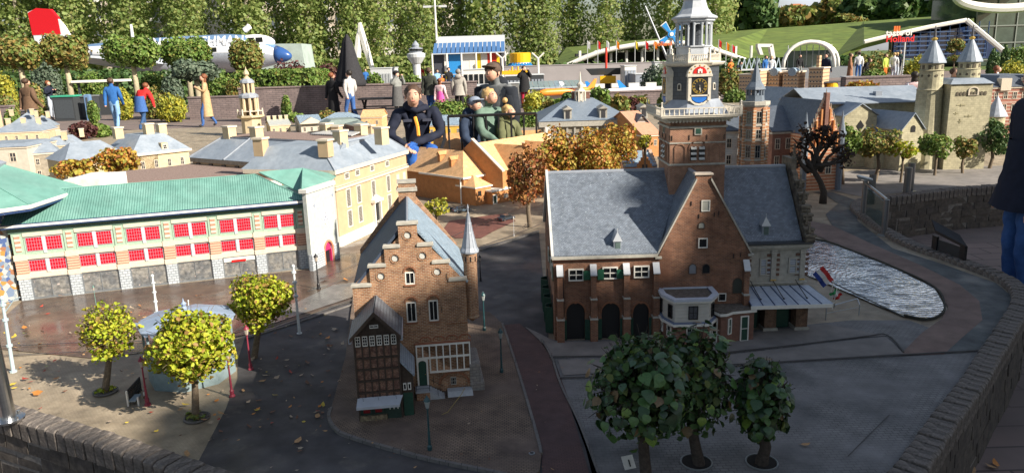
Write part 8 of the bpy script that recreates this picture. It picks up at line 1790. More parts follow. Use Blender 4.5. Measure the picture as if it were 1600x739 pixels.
# airport control tower, pylon bridge, pavilion
p=D(652,120,38); s=1/ppm(38); zv=lambda v:D(652,v,38).z; t=thing('control_tower','grey model airport control tower with disc shaped cab','tower',(p.x,38,0)); LG=mat('light_grey_model',(.52,.54,.55),r=.6,var=.08)
b=MB(); b.lathe([(6*s,0),(6*s,zv(101)),(8*s,zv(99)),(14*s,zv(90)),(14.5*s,zv(85)),(12*s,zv(83))],n=18); b.build('shaft',LG,t); b=MB(); b.lathe([(9*s,zv(83)),(11*s,zv(79)),(11*s,zv(76)),(5*s,zv(74)),(6*s,zv(71)),(4*s,zv(68)),(.6*s,zv(64))],n=16); b.build('cab',LEAD,t); b=MB(); b.lathe([(11.4*s,zv(80)),(11.4*s,zv(77))],n=16); b.build('cab_window',GLASS,t)
p=D(562,100,64); zv=lambda u,v:D(u,v,64)-Vector((p.x,64,0)); t=thing('bridge_pylon','white angled bridge pylon rising behind the black umbrella','sculpture',(p.x,64,0)); b=MB(); b.pathtube([zv(558,90),zv(560,60),zv(563,36)],[.35,.25,.12],6); b.pathtube([zv(583,112),zv(573,80),zv(564,50),zv(562,36)],[.2,.3,.3,.15],6); b.build('pylon',WHITE,t); b=MB(); b.pathtube([zv(558,90),zv(570,70),zv(569,66)],[.12,.1,.1],5); b.build('stay',WHITE,t)
yP=56; a=D(678,108,yP); c=D(790,106,yP); w=c.x-a.x; zr_=D(700,84,yP).z; zt=D(700,75,yP).z; t=thing('colour_block_pavilion','long dark pavilion with blue glass roof and red yellow blue white panels','pavilion',(a.x,yP,0))
b=MB(); b.box(0,w,0,5,0,zr_); b.build('wall',mat('dark_cladding',(.05,.055,.07),r=.6),t)
for k in range(16): b=MB(); x=w*k/16; b.ext([(x+.03,-.5,zr_),(x+w/16-.03,-.5,zr_),(x+w/16-.03,1.0,zt+.3),(x+.03,1.0,zt+.3)],(0,0,.06)); b.build('roof_pane',mat('blue_roof_glass',(.08,.18,.38),r=.15,spec=.8),t)
b=MB(); b.ext([(0,-.55,zr_-.06),(w,-.55,zr_-.06),(w,5,zt+.9),(0,5,zt+.9)],(0,0,.05)); b.build('roof_frame',LG,t)
PC=[('w',.15,.21,0,1),('y',.15,.21,.25,.5),('r',.15,.21,0,.25),('b',.21,.38,.3,1),('w',.38,.5,0,1),('w',.5,.58,.2,1),('y',.56,.66,.45,1),('b',.56,.66,.25,.45),('w',.66,.75,0,1),('r',.75,.88,.45,1),('y',.88,.92,.6,1)]
pm={'w':WHITE,'y':mat('panel_yellow',(.75,.52,.02),r=.4),'r':mat('panel_red',(.62,.04,.02),r=.4),'b':mat('panel_blue',(.03,.25,.60),r=.4)}
for i,(k,x0,x1,z0,z1) in enumerate(PC): pb(t,'colour_panel',pm[k],(w*x0,w*x1,-.10-.012*(i%3),-.01,zr_*z0+.05,zr_*z1-.05))
for k in range(6): b=MB(); b.cyl((w*k/5,-.9,0),(w*k/5,-.9,zr_),.06,n=6); b.build('post',WHITE,t)
b=MB(); b.tube([(0,-1.5,1.0),(w,-1.5,1.0)],.03,5); b.tube([(0,-1.5,.6),(w,-1.5,.6)],.02,5); b.build('railing',LG,t)
a=D(813,103,54); t=thing('yellow_drum_kiosk','round bright yellow kiosk with blue zigzag foot right of the colour pavilion','kiosk',(a.x,54,0)); zv=lambda v:D(813,v,54).z; R_=16/ppm(54); b=MB(); b.lathe([(R_,zv(98)),(R_*1.02,zv(84)),(R_*.9,zv(83))],n=20); b.build('drum',mat('warm_yellow',(.85,.45,.01),r=.45),t); b=MB(); b.lathe([(R_*.97,0),(R_*.97,zv(98))],n=20); b.build('base',WHITE,t)
for k in range(10): an=math.pi+math.pi*(k+.5)/10; q=Vector((math.cos(an)*R_*1.0,math.sin(an)*R_*1.0,0)); b=MB(); b.add([q+Vector((-.2,-.03,zv(104))),q+Vector((.2,-.03,zv(104))),q+Vector((0,-.03,zv(98)))],[(0,1,2),(2,1,0)]); b.build('zigzag',pm['b'],t)
# tall lamp mast
a=D(684,100,60); t=thing('lamp_mast','tall white lamp mast with two heads before the poplars','lamp post',(a.x,60,0)); zt=D(684,8,60).z; b=MB(); b.cyl((0,0,0),(0,0,zt+2),.10,.06,8); b.build('mast',WHITE,t); b=MB(); b.box(-.9,-.3,-.1,.1,zt-.2,zt-.05); b.box(.3,.9,-.1,.1,zt-.2,zt-.05); b.cyl((-.5,0,zt-.1),(.5,0,zt-.1),.03,n=5); b.build('lamp_head',LG,t)
for (u,lab) in ((785,'white forked mast left of the yellow kiosk'),(841,'white forked mast right of the yellow kiosk')):
    a=D(u,105,48); t=thing('forked_mast',lab,'mast',(a.x,48,0)); z1=D(u,92,48).z; z2=D(u,83,48).z; b=MB(); b.cyl((0,0,0),(0,0,z1),.07,n=6); b.tube([(0,0,z1),(-.38,0,z2)],.05,5); b.tube([(0,0,z1),(.38,0,z2)],.05,5); b.build('mast',WHITE,t)
# airport: terminal, glass hall, parked aircraft, crane
def blk(name,label,cat,u0,u1,vt,vb,y,d,m,z=0,detail=None):
    a=D(u0,vb,y); c=D(u1,vb,y); zt=D(u0,vt,y).z; w=c.x-a.x; t=thing(name,label,cat,(a.x,y,z)); b=MB(); b.bbox(0,w,0,d,0,zt-z,.02); b.build('body',m,t)
    if detail: 
        for k in range(detail[0]): pb(t,'panel',detail[1],(w*(k+.15)/detail[0],w*(k+.85)/detail[0],-.03,0,(zt-z)*.15,(zt-z)*.85))
    b=MB(); b.bbox(-.03,w+.03,-.03,d+.03,zt-z,zt-z+.04,.01); b.build('roof',LG,t); return t
blk('ribbed_container','low dark ribbed block behind the capped man','block',790,820,120,132,33,1.5,DK,0,(5,LEAD)); blk('ribbed_container','dark ribbed block right of the cape woman head','block',830,850,118,130,34,1.5,DK,0,(4,LEAD)); blk('grey_slab','plain grey upright slab left of the woman in cape','slab',797,812,131,175,28.5,.3,mat('mid_grey_slab',(.20,.20,.19),r=.8)); 
blk('white_terminal','white model terminal with row of dark windows','building',724,765,110,125,38,1.5,WHITE,0,(5,GLASS)); blk('pier_building','long grey model airport pier left of the grey hoodie','building',580,612,108,128,38,2.5,LG,0,(7,mat('pale_ribs',(.35,.37,.38)))); blk('pier_building','low long airport pier right of the grey hoodie','building',688,782,137,148,33,2,LG,0,(14,GLASS)); blk('white_ribbed_hall','white ribbed box between the hedge and pine','building',976,994,104,122,40,1.5,WHITE,0,(4,LEAD)); blk('grey_tank_block','grey block right of the white ribbed box','block',993,1022,117,128,38,2,LEAD)
blk('striped_facade_model','striped dark and white facade block at the airport edge','building',1023,1030,98,112,36,.8,LG)
a=D(805,112,40); t=thing('yellow_crane_model','bright yellow crane model beside the capped man','crane',(a.x,40,0)); YL=mat('crane_yellow',(.75,.40,.02),r=.4); zt=D(805,106,40).z
for k in range(5): b=MB(); b.cyl((-.5+k*.25,0,0),(-.3+k*.15,0,zt-.1+.15*(k%2)),.05,n=5); b.build('mast',YL,t)
b=MB(); b.box(-.7,.7,-.15,.15,zt-.35,zt-.15); b.build('boom',YL,t)
a=D(848,150,30); c=D(820,142,30); t=thing('glass_hall_roof','low glass roofed station hall at the airport edge','building',(a.x,30,0)); zt=D(850,131,30).z; b=MB(); b.frus(-1.0,1.6,0,2.0,0,-1.0,1.6,.0,2.0,zt-.15); b.build('wall',LG,t)
for k in range(12): x=-1.0+2.6*k/12; b=MB(); b.ext([(x+.01,-.1,zt-.2),(x+.205,-.1,zt-.2),(x+.205,1.9,zt+.02),(x+.01,1.9,zt+.02)],(0,0,.03)); b.build('glass_panel',mat('pale_glass',(.30,.38,.43),r=.12,spec=.8),t)
def plane(label,u,v,y,L,rz,cols,num=None):
    p=D(u,v,y); t=thing('model_airliner',label,'model aircraft',(p.x,p.y,p.z-L*.05),rz); r=L*.055
    b=MB(); b.smooth=True; b.pathtube([(-L/2,0,.04*L),(-L*.35,0,.012*L),(-L*.2,0,0),(L*.36,0,0),(L*.46,0,-.005*L),(L*.5,0,-.012*L)],[.01*L,r*.7,r,r,r*.65,.008*L],12); b.build('fuselage',cols[0],t)
    for sg2 in(-1,1): b=MB(); b.ext([(L*.08,0,-.02*L),(-L*.14,sg2*L*.46,.0),(-L*.20,sg2*L*.46,0),(-L*.10,0,-.02*L)],(0,0,L*.012)); b.build('wing',cols[1],t); b=MB(); b.cyl((L*.02,sg2*L*.15,-.045*L),(L*.09,sg2*L*.15,-.045*L),r*.5,n=8); b.build('engine',cols[2],t); b=MB(); b.ext([(-L*.38,0,.02*L),(-L*.47,sg2*L*.16,.025*L),(-L*.50,sg2*L*.16,.025*L),(-L*.47,0,.02*L)],(0,0,L*.01)); b.build('tailplane',cols[1],t)
    b=MB(); b.xz([(-L*.36,.03*L),(-L*.5,.17*L),(-L*.54,.17*L),(-L*.5,.03*L)],-.006*L,.006*L); b.build('tail_fin',cols[2],t)
    if num: text(num,L*.11,WHITE,t,(L*.18,-r*1.02,-.03*L),(math.pi/2,0,0),.005)
OP=mat('orange_livery',(.80,.25,.03),r=.4); BP=mat('blue_livery',(.03,.25,.65),r=.4)
plane('orange model airliner with white digits left of the bell turret',885,138,30,2.6,-2.7,(OP,OP,OP),'33'); plane('white model airliner with red line behind the bell turret',935,140,31,3.0,.1,(AW,AW,AW)); plane('blue and white model airliner right of the bell turret',972,139,31,2.8,-.1,(AW,BP,BP)); plane('white model airliner with blue wing nearest the clock tower',1015,136,32,2.6,.1,(AW,BP,BP))
a=D(945,140,33); t=thing('airport_gangways','row of small white passenger gangways at the apron','gangways',(a.x,33,0)); zt=D(945,130,33).z
for k in range(5): pb(t,'gangway',WHITE,(-1.2+k*.75,-.75+k*.75,0,.25,zt-.22,zt-.04)); pb(t,'support',LG,(-1.0+k*.75,-.94+k*.75,.1,.16,0,zt-.2))
p=D(950,118,42); t=thing('sailing_barge','dark model hull with red white striped mast above the town hall','boat',(p.x,42,0)); z0=D(950,107,42).z; b=MB(); b.frus(-.9,.9,-.3,.3,z0-.35,-1.2,1.5,-.4,.4,z0); b.build('hull',DK,t); pb(t,'support',DK,(-.2,.2,-.2,.2,0,z0-.34)); b=MB(); b.cyl((-.1,0,z0),(-.1,0,z0+1.1),.06,n=8); b.build('mast',mat('panel_red'),t); pb(t,'yellow_tank',mat('warm_yellow'),(-.5,.35,-.62,-.35,z0-.8,z0-.4))
# flags
fgp='flag poles at the edge of the grass roof hall'
FC_=[(( .7,.7,.7),'white'),((.7,.02,.02),'red'),((.02,.08,.45),'blue'),((.8,.3,.02),'orange'),((.75,.6,.05),'yellow')]
for i,(u,k,l) in enumerate([(918,0,'leftmost white flag over the hall edge'),(934,1,'red flag second from left over the hall edge'),(948,0,'tall white flag over the hall edge'),(963,3,'orange flag right of the tall white flag'),(992,4,'pale yellow flag over the hall middle'),(1008,1,'red and white flag over the hall middle'),(1022,3,'orange flag left of the windmill emblem'),(1122,1,'red striped flag on the balcony right of the clock tower'),(1134,3,'orange and red flag right of the clock tower'),(1143,1,'small red square flag furthest right of the clock tower')]):
    yy=57; p=D(u,95,yy); z0=D(u,84,yy).z; z1=D(u,64 if i<7 else 62+4*(i-7),yy).z; t=thing('flag_pole',l,'flag',(p.x,yy,0),0,fgp); b=MB(); b.cyl((0,0,0),(0,0,z1),.025,n=5); b.build('pole',LG,t)
    m=mat('flag_'+FC_[k][1],FC_[k][0],r=.7,var=.1); b=MB(); g=6; vs=[];fs=[]
    for a_ in range(g+1):
        x=.20*a_/g+.02
        for z in (z1,z1-.5): vs.append((x,.06*math.sin(a_*1.9),z-.2*a_/g)); 
    for a_ in range(g): fs.append((2*a_,2*a_+1,2*a_+3,2*a_+2))
    b.add(vs,fs); b.build('flag',m,t)
# windmill emblem sign
yy=44; p=D(1047,100,yy); c=D(1049,54,yy); t=thing('windmill_sign','blue windmill sail emblem with white edges on a post','sign',(p.x,yy,0)); s=1/ppm(yy)
for k in range(4):
    a=math.radians(38+90*k); d=Vector((math.cos(a),0,math.sin(a))); n_=Vector((-d.z,0,d.x)); c_=Vector((c.x-p.x,0,c.z))
    for w_,m,yo,l0,l1 in ((5.6,WHITE,.03,3,21),(4.2,pm['b'],-.03,4.5,19.5)):
        b=MB(); q=[c_+d*l0*s-n_*w_*.45*s,c_+d*l1*s-n_*w_*s,c_+d*l1*s+n_*w_*s,c_+d*l0*s+n_*w_*.45*s]; q=[v+Vector((0,yo,0)) for v in q]; b.ext(q,(0,.05,0)); b.build('sail',m,t)
b=MB(); b.cyl((c_.x,-.08,c_.z),(c_.x,.05,c_.z),5.5*s,n=20); b.build('hub',pm['b'],t); b=MB(); b.cyl((c_.x,-.11,c_.z),(c_.x,-.08,c_.z),3*s,n=16); b.build('hub_disc',WHITE,t); b=MB(); b.cyl((c_.x,.12,0),(c_.x,.12,c_.z),.08,n=8); b.build('post',LG,t)
text('Holland',.34,mat('sign_orange',(.7,.16,.03)),t,(c_.x-28*s,-.02,c_.z-17*s),(math.pi/2,0,0),.02)
a=D(1010,20,50); t=thing('leaning_mast','long dark leaning mast left of the clock tower','mast',(D(1060,110,50).x,50,0)); q=D(1008,10,50)-Vector((D(1060,110,50).x,50,0)); b=MB(); b.cyl((0,0,0),tuple(q),.11,.05,8); b.build('mast',mat('grey_metal'),t)
# taste of Holland sign
yy=44; p=D(1412,92,yy); t=thing('restaurant_sign','red and white lettering sign on a post before the blue glass hall','sign',(p.x,yy,0)); q=D(1383,57,yy)-Vector((p.x,yy,0)); text('taste of',.5,WHITE,t,(q.x,-.05,q.z),(math.pi/2,0,0),.03); q=D(1383,66,yy)-Vector((p.x,yy,0)); text('Holland',.52,mat('signal_red'),t,(q.x,-.05,q.z-.02),(math.pi/2,0,0),.03); q=D(1396,50,yy)-Vector((p.x,yy,0)); pb(t,'emblem_block',mat('sign_orange',(.7,.16,.03)),(q.x,q.x+.09,-.05,0,q.z,q.z+.3),(q.x+.13,q.x+.22,-.05,0,q.z,q.z+.3),(q.x+.26,q.x+.35,-.05,0,q.z,q.z+.3)); b=MB(); b.cyl((0,0,0),(0,0,D(1412,66,yy).z),.05,n=6); b.tube([(q.x-.3,.03,q.z-.1),(q.x+.9,.03,q.z-.1)],.03,5); b.build('post',LG,t)
# arched glass pavilion
yy=54; p=D(1217,112,yy); w=D(1340,112,yy).x-p.x; s=1/ppm(yy); t=thing('arch_pavilion','white twin arched glass pavilion on the lawn edge','pavilion',(p.x,yy,0)); zb=max(D(1280,106,yy).z,0)
def arcp(x0,x1,y0,zt,n=14): return [((x0+x1)/2-(x1-x0)/2*math.cos(math.pi*i/n),y0,zb+(zt-zb)*math.sin(math.pi*i/n)**.8) for i in range(n+1)]
zt=D(1250,66,yy).z; A1=arcp(w*.05,w*.70,0,zt); A2=arcp(w*.24,w*.98,3.0,D(1290,65,yy+3).z)
for A in(A1,A2): b=MB(); b.smooth=True; b.pathtube(A,[.13]*len(A),8); b.build('arch',WHITE,t)
for i in range(3,12):
    b=MB(); b.add([A1[i],A1[i+1],A2[i+1],A2[i]],[(0,1,2,3),(3,2,1,0)]); b.build('roof_panel',WHITE if i in(4,5,7,9,10) else mat('pale_glass'),t)
for k in range(8): x=w*.3+w*.66*k/8; b=MB(); b.cyl((x,3,zb),(x,3,zb+1.6),.03,n=5); b.build('glazing_post',LG,t)
pb(t,'platform',mat('grey_metal'),(0,w*1.02,-.4,4.4,0,max(zb,.05)))
b=MB(); b.box(w*.3,w*.92,3.0,3.04,zb,zb+1.2); b.build('glass_wall',mat('dim_glass',(.10,.14,.12),r=.1,spec=.8),t)
yy=56; a=D(1186,105,yy); t=thing('white_frame_gate','leaning white square frame sculpture left of the arches','sculpture',(a.x,yy,0)); Q=lambda u,v:D(u,v,yy)-Vector((a.x,yy,0)); 
fr_=[((1184,69),(1206,69),(1206,74),(1184,74)),((1184,74),(1189,74),(1193,86),(1188,86)),((1203,74),(1208,69),(1212,92),(1206,92))]
for q in fr_: b=MB(); b.ext([Q(*z) for z in q],(0,.5,0)); b.build('frame_bar',WHITE,t)
a=D(1170,108,50); t=thing('bridge_trusses','row of pale blue grey triangular bridge trusses','bridge',(a.x,50,0)); z0=D(1170,108,50).z; z1=D(1170,92,50).z
for k in range(9): x=-.8+k*.32; b=MB(); b.tube([(x,0,max(z0,0)),(x+.16,0,z1),(x+.32,0,max(z0,0))],.035,5); b.build('truss',mat('pale_blue_steel',(.38,.46,.5),r=.5),t)
pb(t,'deck',LG,(-1,2.4,-.2,.3,max(z0,0)-.1,max(z0,0)))
p=D(1300,140,30); t=thing('yellow_post','yellow barrel with tray beside the navy jacket man','barrel',(p.x,30,0)); b=MB(); b.lathe([(.2,0),(.24,.3),(.2,.62)],n=14); b.build('barrel',mat('warm_yellow'),t); pb(t,'tray',DK,(-.45,.5,-.2,.2,.63,.68))
blk('picnic_bench','dark box bench left of the orange hedge at right','bench',1323,1342,122,134,26,.5,DK)
# ================================================================ street furniture on the miniature square
def gp(u,v): return P(u,v)
# bandstand behind the largest yellow tree
c=P(300,585); c=Vector((c.x+.01,c.y-.01,G)); t=thing('bandstand','pale blue octagonal bandstand with scalloped roof behind the largest yellow tree','bandstand',c,.2)
PB=mat('pale_blue_wood',(.20,.27,.29),r=.6,var=.15,vs=12,dirt=.2); PW2=mat('pale_blue_roof',(.27,.34,.46),r=.4,var=.1,vs=8)
R_=.200
for k in range(8):
    a0=2*math.pi*k/8; a1=2*math.pi*(k+1)/8; p0=Vector((R_*math.cos(a0),R_*math.sin(a0),0)); p1=Vector((R_*math.cos(a1),R_*math.sin(a1),0)); o=(p0+p1).normalized()
    b=MB(); b.ext([p0,p1,p1+Vector((0,0,.085)),p0+Vector((0,0,.085))],-o*.012); b.build('base_panel',PB,t)
    b=MB(); b.cyl(p0+Vector((0,0,.085)),p0+Vector((0,0,.285)),.006,n=8); b.cyl(p0+Vector((0,0,.13)),p0+Vector((0,0,.14)),.009,n=8); b.build('column',PB,t)
    b=MB(); b.tube([p0+Vector((0,0,.125)),p1+Vector((0,0,.125))],.004,5); b.build('rail',WHITE,t)
    for j in range(5): q=p0.lerp(p1,(j+.5)/5); b=MB(); b.xz([(-.014,0),(.014,0),(.008,-.014),(0,-.02),(-.008,-.014)],-.002,.002); b.build('scallop',PW2,t,(q.x*1.1,q.y*1.1,.288)).rotation_euler=(0,0,(a0+a1)/2+math.pi/2)
b=MB(); b.lathe([(R_-.005,.0),(R_-.005,.080)],n=8); b.build('platform',PB,t)
b=MB(); b.lathe([(R_*1.13,.286),(R_*1.14,.293),(R_*1.0,.298),(R_*.5,.322),(R_*.12,.338),(.004,.34)],n=8); b.build('roof',PW2,t); b=MB(); b.lathe([(.012,.336),(.016,.346),(.008,.355),(.014,.368),(.004,.38),(.001,.395)],n=8); b.build('finial',PW2,t)
def lamp(name,label,u,v,vt,m,gm,group=None,w=1.0,loc=None,style='lantern'):
    g=loc or P(u,v); h=(D(u,vt,g.y).z-g.z); k=h/.3*w; t=thing(name,label,'street lamp',g,0,group)
    b=MB(); b.lathe([(.020*k,0),(.020*k,.012*k),(.013*k,.02*k),(.014*k,.045*k),(.008*k,.055*k),(.0065*k,.12*k),(.0085*k,.125*k),(.006*k,.135*k),(.0045*k,h*.76),(.009*k,h*.775),(.009*k,h*.785)],n=10); b.build('post',m,t)
    b=MB(); b.lathe([(.009*k,h*.785),(.017*k,h*.90),(.017*k,h*.905)],n=6); b.build('lamp_glass',gm,t)
    b=MB(); b.lathe([(.020*k,h*.905),(.019*k,h*.915),(.012*k,h*.95),(.006*k,h*.965),(.006*k,h*.98),(.001,h)],n=10); b.build('lamp_cap',m,t); return t
PK=mat('dark_pink_paint',(.24,.03,.055),r=.5,var=.15); LGL=mat('milky_lamp_glass',(.42,.36,.30),r=.3,var=.1)
lamp('pink_lamp','pink street lamp left of the bandstand by the small black fence',231,633,556,PK,LGL,'pink lamps around the bandstand',.9); lamp('pink_lamp','pink street lamp at the right foot of the bandstand',363,620,545,PK,LGL,'pink lamps around the bandstand',.9); lamp('pink_lamp','pink street lamp behind the bandstand towards the dark street',392,578,507,PK,LGL,'pink lamps around the bandstand',.9)
GL2=mat('dark_teal_paint',(.02,.07,.08),r=.35,var=.2,spec=.6); FGL=mat('frosted_lamp_glass',(.30,.33,.33),r=.3)
lamp('teal_lamp','dark teal street lamp in front of the stepped gable house',672,708,617,GL2,FGL,'dark teal lamps around the gable house',.85); lamp('teal_lamp','dark teal street lamp right of the gable house on the cobbles',784,586,512,GL2,FGL,'dark teal lamps around the gable house',.85); lamp('teal_lamp','dark lamp half hidden behind the round corner turret',757,520,455,GL2,FGL,'dark teal lamps around the gable house',.85)
lamp('black_lamp','black street lamp on the wet square before the entrance tower',498,452,396,BLACK,LGL,None,.95); lamp('black_lamp','black street lamp behind the turret spire',751,440,398,BLACK,LGL,None,.9); lamp('white_lamp','slim white lamp post at the tram rails left of the weigh house',803,369,338,mat('pale_pole',(.5,.5,.5)),LGL,None,.6)
lamp('teal_lamp','thin green pole lamp before the third shop window',152,487,445,mat('pale_green_pole',(.15,.28,.24)),LGL,None,.5)
PP=mat('pale_blue_pole',(.42,.52,.56),r=.45,var=.12,vs=15)
def pole(label,u0,v0,u1,v1,r,m=PP,bands=()):
    g=P(u0,v0); q=D(u1,v1,g.y)-g; t=thing('tram_pole',label,'pole',g); b=MB(); b.cyl((0,0,0),tuple(q),r*1.1,r*.8,10); b.build('pole',m,t); 
    for f in bands: b=MB(); b.cyl(tuple(q*f),tuple(q*(f+.03)),r*1.7,n=10); b.build('pole_ring',m,t)
    b=MB(); b.cyl((0,0,0),(0,0,.008),r*2,n=10); b.build('pole_foot',m,t); b=MB(); b.ell(tuple(q),(r*1.3,r*1.3,r*1.5),8,6); b.build('finial',m,t); return t,q
t,q=pole('pale blue overhead line pole at the far left edge',21,581,3,466,.0085,bands=(.35,.7,.9)); b=MB(); b.tube([tuple(q*.8),tuple(q*.93+Vector((.06,0,.02)))],.003,5); b.tube([tuple(q*.93),tuple(q*.93+Vector((.09,0,.03)))],.003,5); b.build('bracket',PP,t)
pole('white turned pole behind the bandstand before the shop windows',245,489,238,431,.0075,mat('white_pole',(.62,.66,.66),r=.5),bands=(.3,.55,.8)); pole('white turned pole on the wet square beside the third yellow tree',468,522,458,416,.0075,mat('white_pole'),bands=(.55,.75,.9))
pole('thin grey pole among the wet paving beside the fifth shop window',296,500,294,470,.004,mat('white_pole'))
# little ornate black fence bench
a=P(200,634); c=P(236,612); F=Fac(a[:2],c[:2]); t=thing('ornate_fence','small black ornate fence with white ends beside the pink lamp','fence',F.loc,F.rz+.35); L_=.16; b=MB()
for z in(.012,.05,.066): b.box(0,L_,-.002,.002,z,z+.004)
b.build('rail',BLACK,t)
for k in range(11): b=MB(); b.box(L_*k/10-.0018,L_*k/10+.0018,-.0025,.0025,0,.07); b.build('picket',BLACK,t)
pb(t,'seat',mat('pale_blue_seat',(.25,.30,.34)),(0,.07,-.035,-.006,.018,.024)); pb(t,'end_post',WHITE,(-.006,.004,-.05,-.044,0,.04),(-.006,.004,-.006,.0,0,.072),(.066,.074,-.05,-.044,0,.03))
# cars
def car(label,u,v,rz,col):
    g=P(u,v); t=thing('parked_car',label,'car',g,rz,'parked model cars'); Lc,Wc=.17,.068; pm_=mat('car_'+col[0],col[1],r=.25,var=.03,spec=.7)
    prof=[(-.085,.012),(-.085,.028),(-.080,.033),(-.055,.036),(-.035,.053),(.020,.054),(.045,.036),(.078,.031),(.085,.024),(.085,.012)]
    b=MB(); b.xz(prof,-Wc/2,Wc/2); b.build('body',pm_,t)
    b=MB(); b.xz([(-.050,.0365),(-.033,.0515),(.018,.0522),(.040,.0365)],-Wc/2-.0008,Wc/2+.0008); b.build('side_window',GLASS,t); b=MB(); b.ext([(.0205,-.028,.0535),(.0205,.028,.0535),(.0445,.030,.0368),(.0445,-.030,.0368)],(.002,0,.001)); b.build('windscreen',GLASS,t)
    for x in(-.052,.055):
        for y_ in(-Wc/2,Wc/2): b=MB(); b.cyl((x,y_-.004,.013),(x,y_+.004,.013),.013,n=12); wl=b.build('wheel',BLACK,t); b=MB(); b.cyl((x,y_-.005,.013),(x,y_+.005,.013),.006,n=8); b.build('hub_cap',STEEL,wl)
    for y_ in(-.024,.024): pb(t,'headlight',WHITE,(.0845,.0865,y_-.007,y_+.007,.021,.026)); pb(t,'tail_light',mat('signal_red'),(-.0865,-.0845,y_-.007,y_+.007,.022,.027))
car('grey blue rounded model car nearest the shrub, left of two',695,330,.5,('blue_grey',(.09,.13,.17))); car('grey blue model car beside the orange church wall',721,331,.35,('blue_grey',(.09,.13,.17))); car('dark model car on the red street patch',791,344,.75,('dark_navy',(.025,.035,.05)))
g=P(822,357); t=thing('bicycle','tiny dark bicycle leaning by the rust brown tree','bicycle',g,.6); b=MB()
for x in(-.022,.022):
    ring=[(x+.014*math.cos(2*math.pi*i/12),0,.014+.014*math.sin(2*math.pi*i/12)) for i in range(13)]; b.tube(ring,.0015,4)
b.build('wheels',BLACK,t,kind='stuff'); b=MB(); b.tube([(-.022,0,.014),(-.008,0,.034),(.016,0,.034),(.022,0,.014)],.0016,4); b.tube([(-.008,0,.034),(0,0,.014),(.016,0,.034)],.0014,4); b.build('frame',BLACK,t); pb(t,'saddle',BLACK,(-.012,-.004,-.002,.002,.036,.039))
# ---- steel post with flange on the rim wall
g=P(18,655,TOPZ); t=thing('steel_post','polished steel post with bolted flange on the rim wall at left edge','post',(g.x-.012,g.y,TOPZ)); b=MB(); b.cyl((0,0,0),(-.02,0,.95),.030,n=20); b.build('post',STEEL,t); b=MB(); b.lathe([(.062,0),(.062,.008),(.034,.012)],n=24); b.build('flange',STEEL,t)
for k in range(4): a=k*math.pi/2-.3; b=MB(); b.cyl((.048*math.cos(a),.048*math.sin(a),.008),(.048*math.cos(a),.048*math.sin(a),.02),.007,n=6); b.build('bolt',STEEL,t)
# ---- glass info panel with two posts
g1,g2=P(1348,340),P(1381,368); t=thing('glass_barrier','glass panel between two steel posts with small tilted sign on top','barrier',g1); d=g2-g1; h1=D(1352,282,g1.y).z-G; h2=D(1385,312,g2.y).z-G
for q,h in((Vector((0,0,0)),h1),(d,h2)): b=MB(); b.cyl(q,q+Vector((0,0,h)),.022,n=14); p_=b.build('post',DKSTEEL,t); b=MB(); b.lathe([(.05,0),(.05,.006),(.024,.009)],(q.x,q.y,0),18); b.build('post_flange',STEEL,p_)
b=MB(); n_=Vector((-d.y,d.x,0)).normalized()*.003; q=[d*.12+Vector((0,0,.05)),d*.88+Vector((0,0,.05)),d*.88+Vector((0,0,h2-.03)),d*.12+Vector((0,0,h1-.05))]; b.ext(q,n_); b.build('glass_panel',mat('clear_glass_panel',(.25,.34,.33),r=.05,trans=.85,spec=.6),t)
b=MB(); b.cyl(Vector((0,0,h1-.02)),d+Vector((0,0,h2)),.011,n=10); b.build('hand_rail',STEEL,t)
b=MB(); u_=Vector((-.06,-.02,h1+.045)); b.hexa([(-.10,-.06,h1+.03),(.02,-.09,h1+.0),(.06,.0,h1+.0),(-.06,.05,h1+.03)],[(-.10,-.06,h1+.045),(.02,-.09,h1+.015),(.06,.0,h1+.015),(-.06,.05,h1+.045)]); b.build('sign_plate',DKSTEEL,t)
b=MB(); b.hexa([(-.085,-.052,h1+.0422),(.012,-.078,h1+.0172),(.045,-.004,h1+.0172),(-.05,.038,h1+.0422)],[(-.085,-.052,h1+.0465),(.012,-.078,h1+.0215),(.045,-.004,h1+.0215),(-.05,.038,h1+.0465)]); b.build('sign_face',mat('sign_pale',(.5,.52,.52),r=.4,var=.3,vs=60),t)
for u,v,vt,lab in((1416,307,262,'stout steel bollard standing on the far coping'),(1362,300,273,'shorter steel bollard behind the glass barrier'),(1421,300,255,'dark post directly behind the stout bollard')):
    g=P(u,v); h=D(u,vt,g.y).z-G; t=thing('bollard',lab,'bollard',g); b=MB(); b.cyl((0,0,0),(0,0,h),.035,n=16); b.build('post',DKSTEEL,t); b=MB(); b.lathe([(.07,0),(.07,.008),(.036,.012)],n=18); b.build('flange',STEEL,t)
# ---- black lectern sign
g=P(1500,416); a=P(1462,400); t=thing('lectern_sign','low black tilted information lectern at the path edge','sign',g); d=a-g; zt=D(1503,385,g.y).z-G; z2=zt+.03; b=MB()
b.hexa([(.03,-.01,zt-.02),(.05,.12,zt+.03),(d.x+.02,d.y+.13,z2+.05),(d.x-.02,d.y,z2+.0)],[(.03,-.01,zt),(.05,.12,zt+.05),(d.x+.02,d.y+.13,z2+.07),(d.x-.02,d.y,z2+.02)]); b.build('top_panel',BLACK,t)
for q in((.03,.03),(d.x+.01,d.y+.04)): b=MB(); b.box(q[0]-.008,q[0]+.008,q[1]-.03,q[1]+.03,0,zt); b.build('leg',BLACK,t)
b=MB(); b.hexa([(.032,.02,.03),(.036,.024,.03),(d.x+.012,d.y+.044,.03),(d.x+.008,d.y+.04,.03)],[(.032,.02,zt-.02),(.036,.024,zt-.02),(d.x+.012,d.y+.044,zt-.02),(d.x+.008,d.y+.04,zt-.02)]); b.build('back_panel',mat('dark_mesh',(.03,.035,.04),r=.5),t)
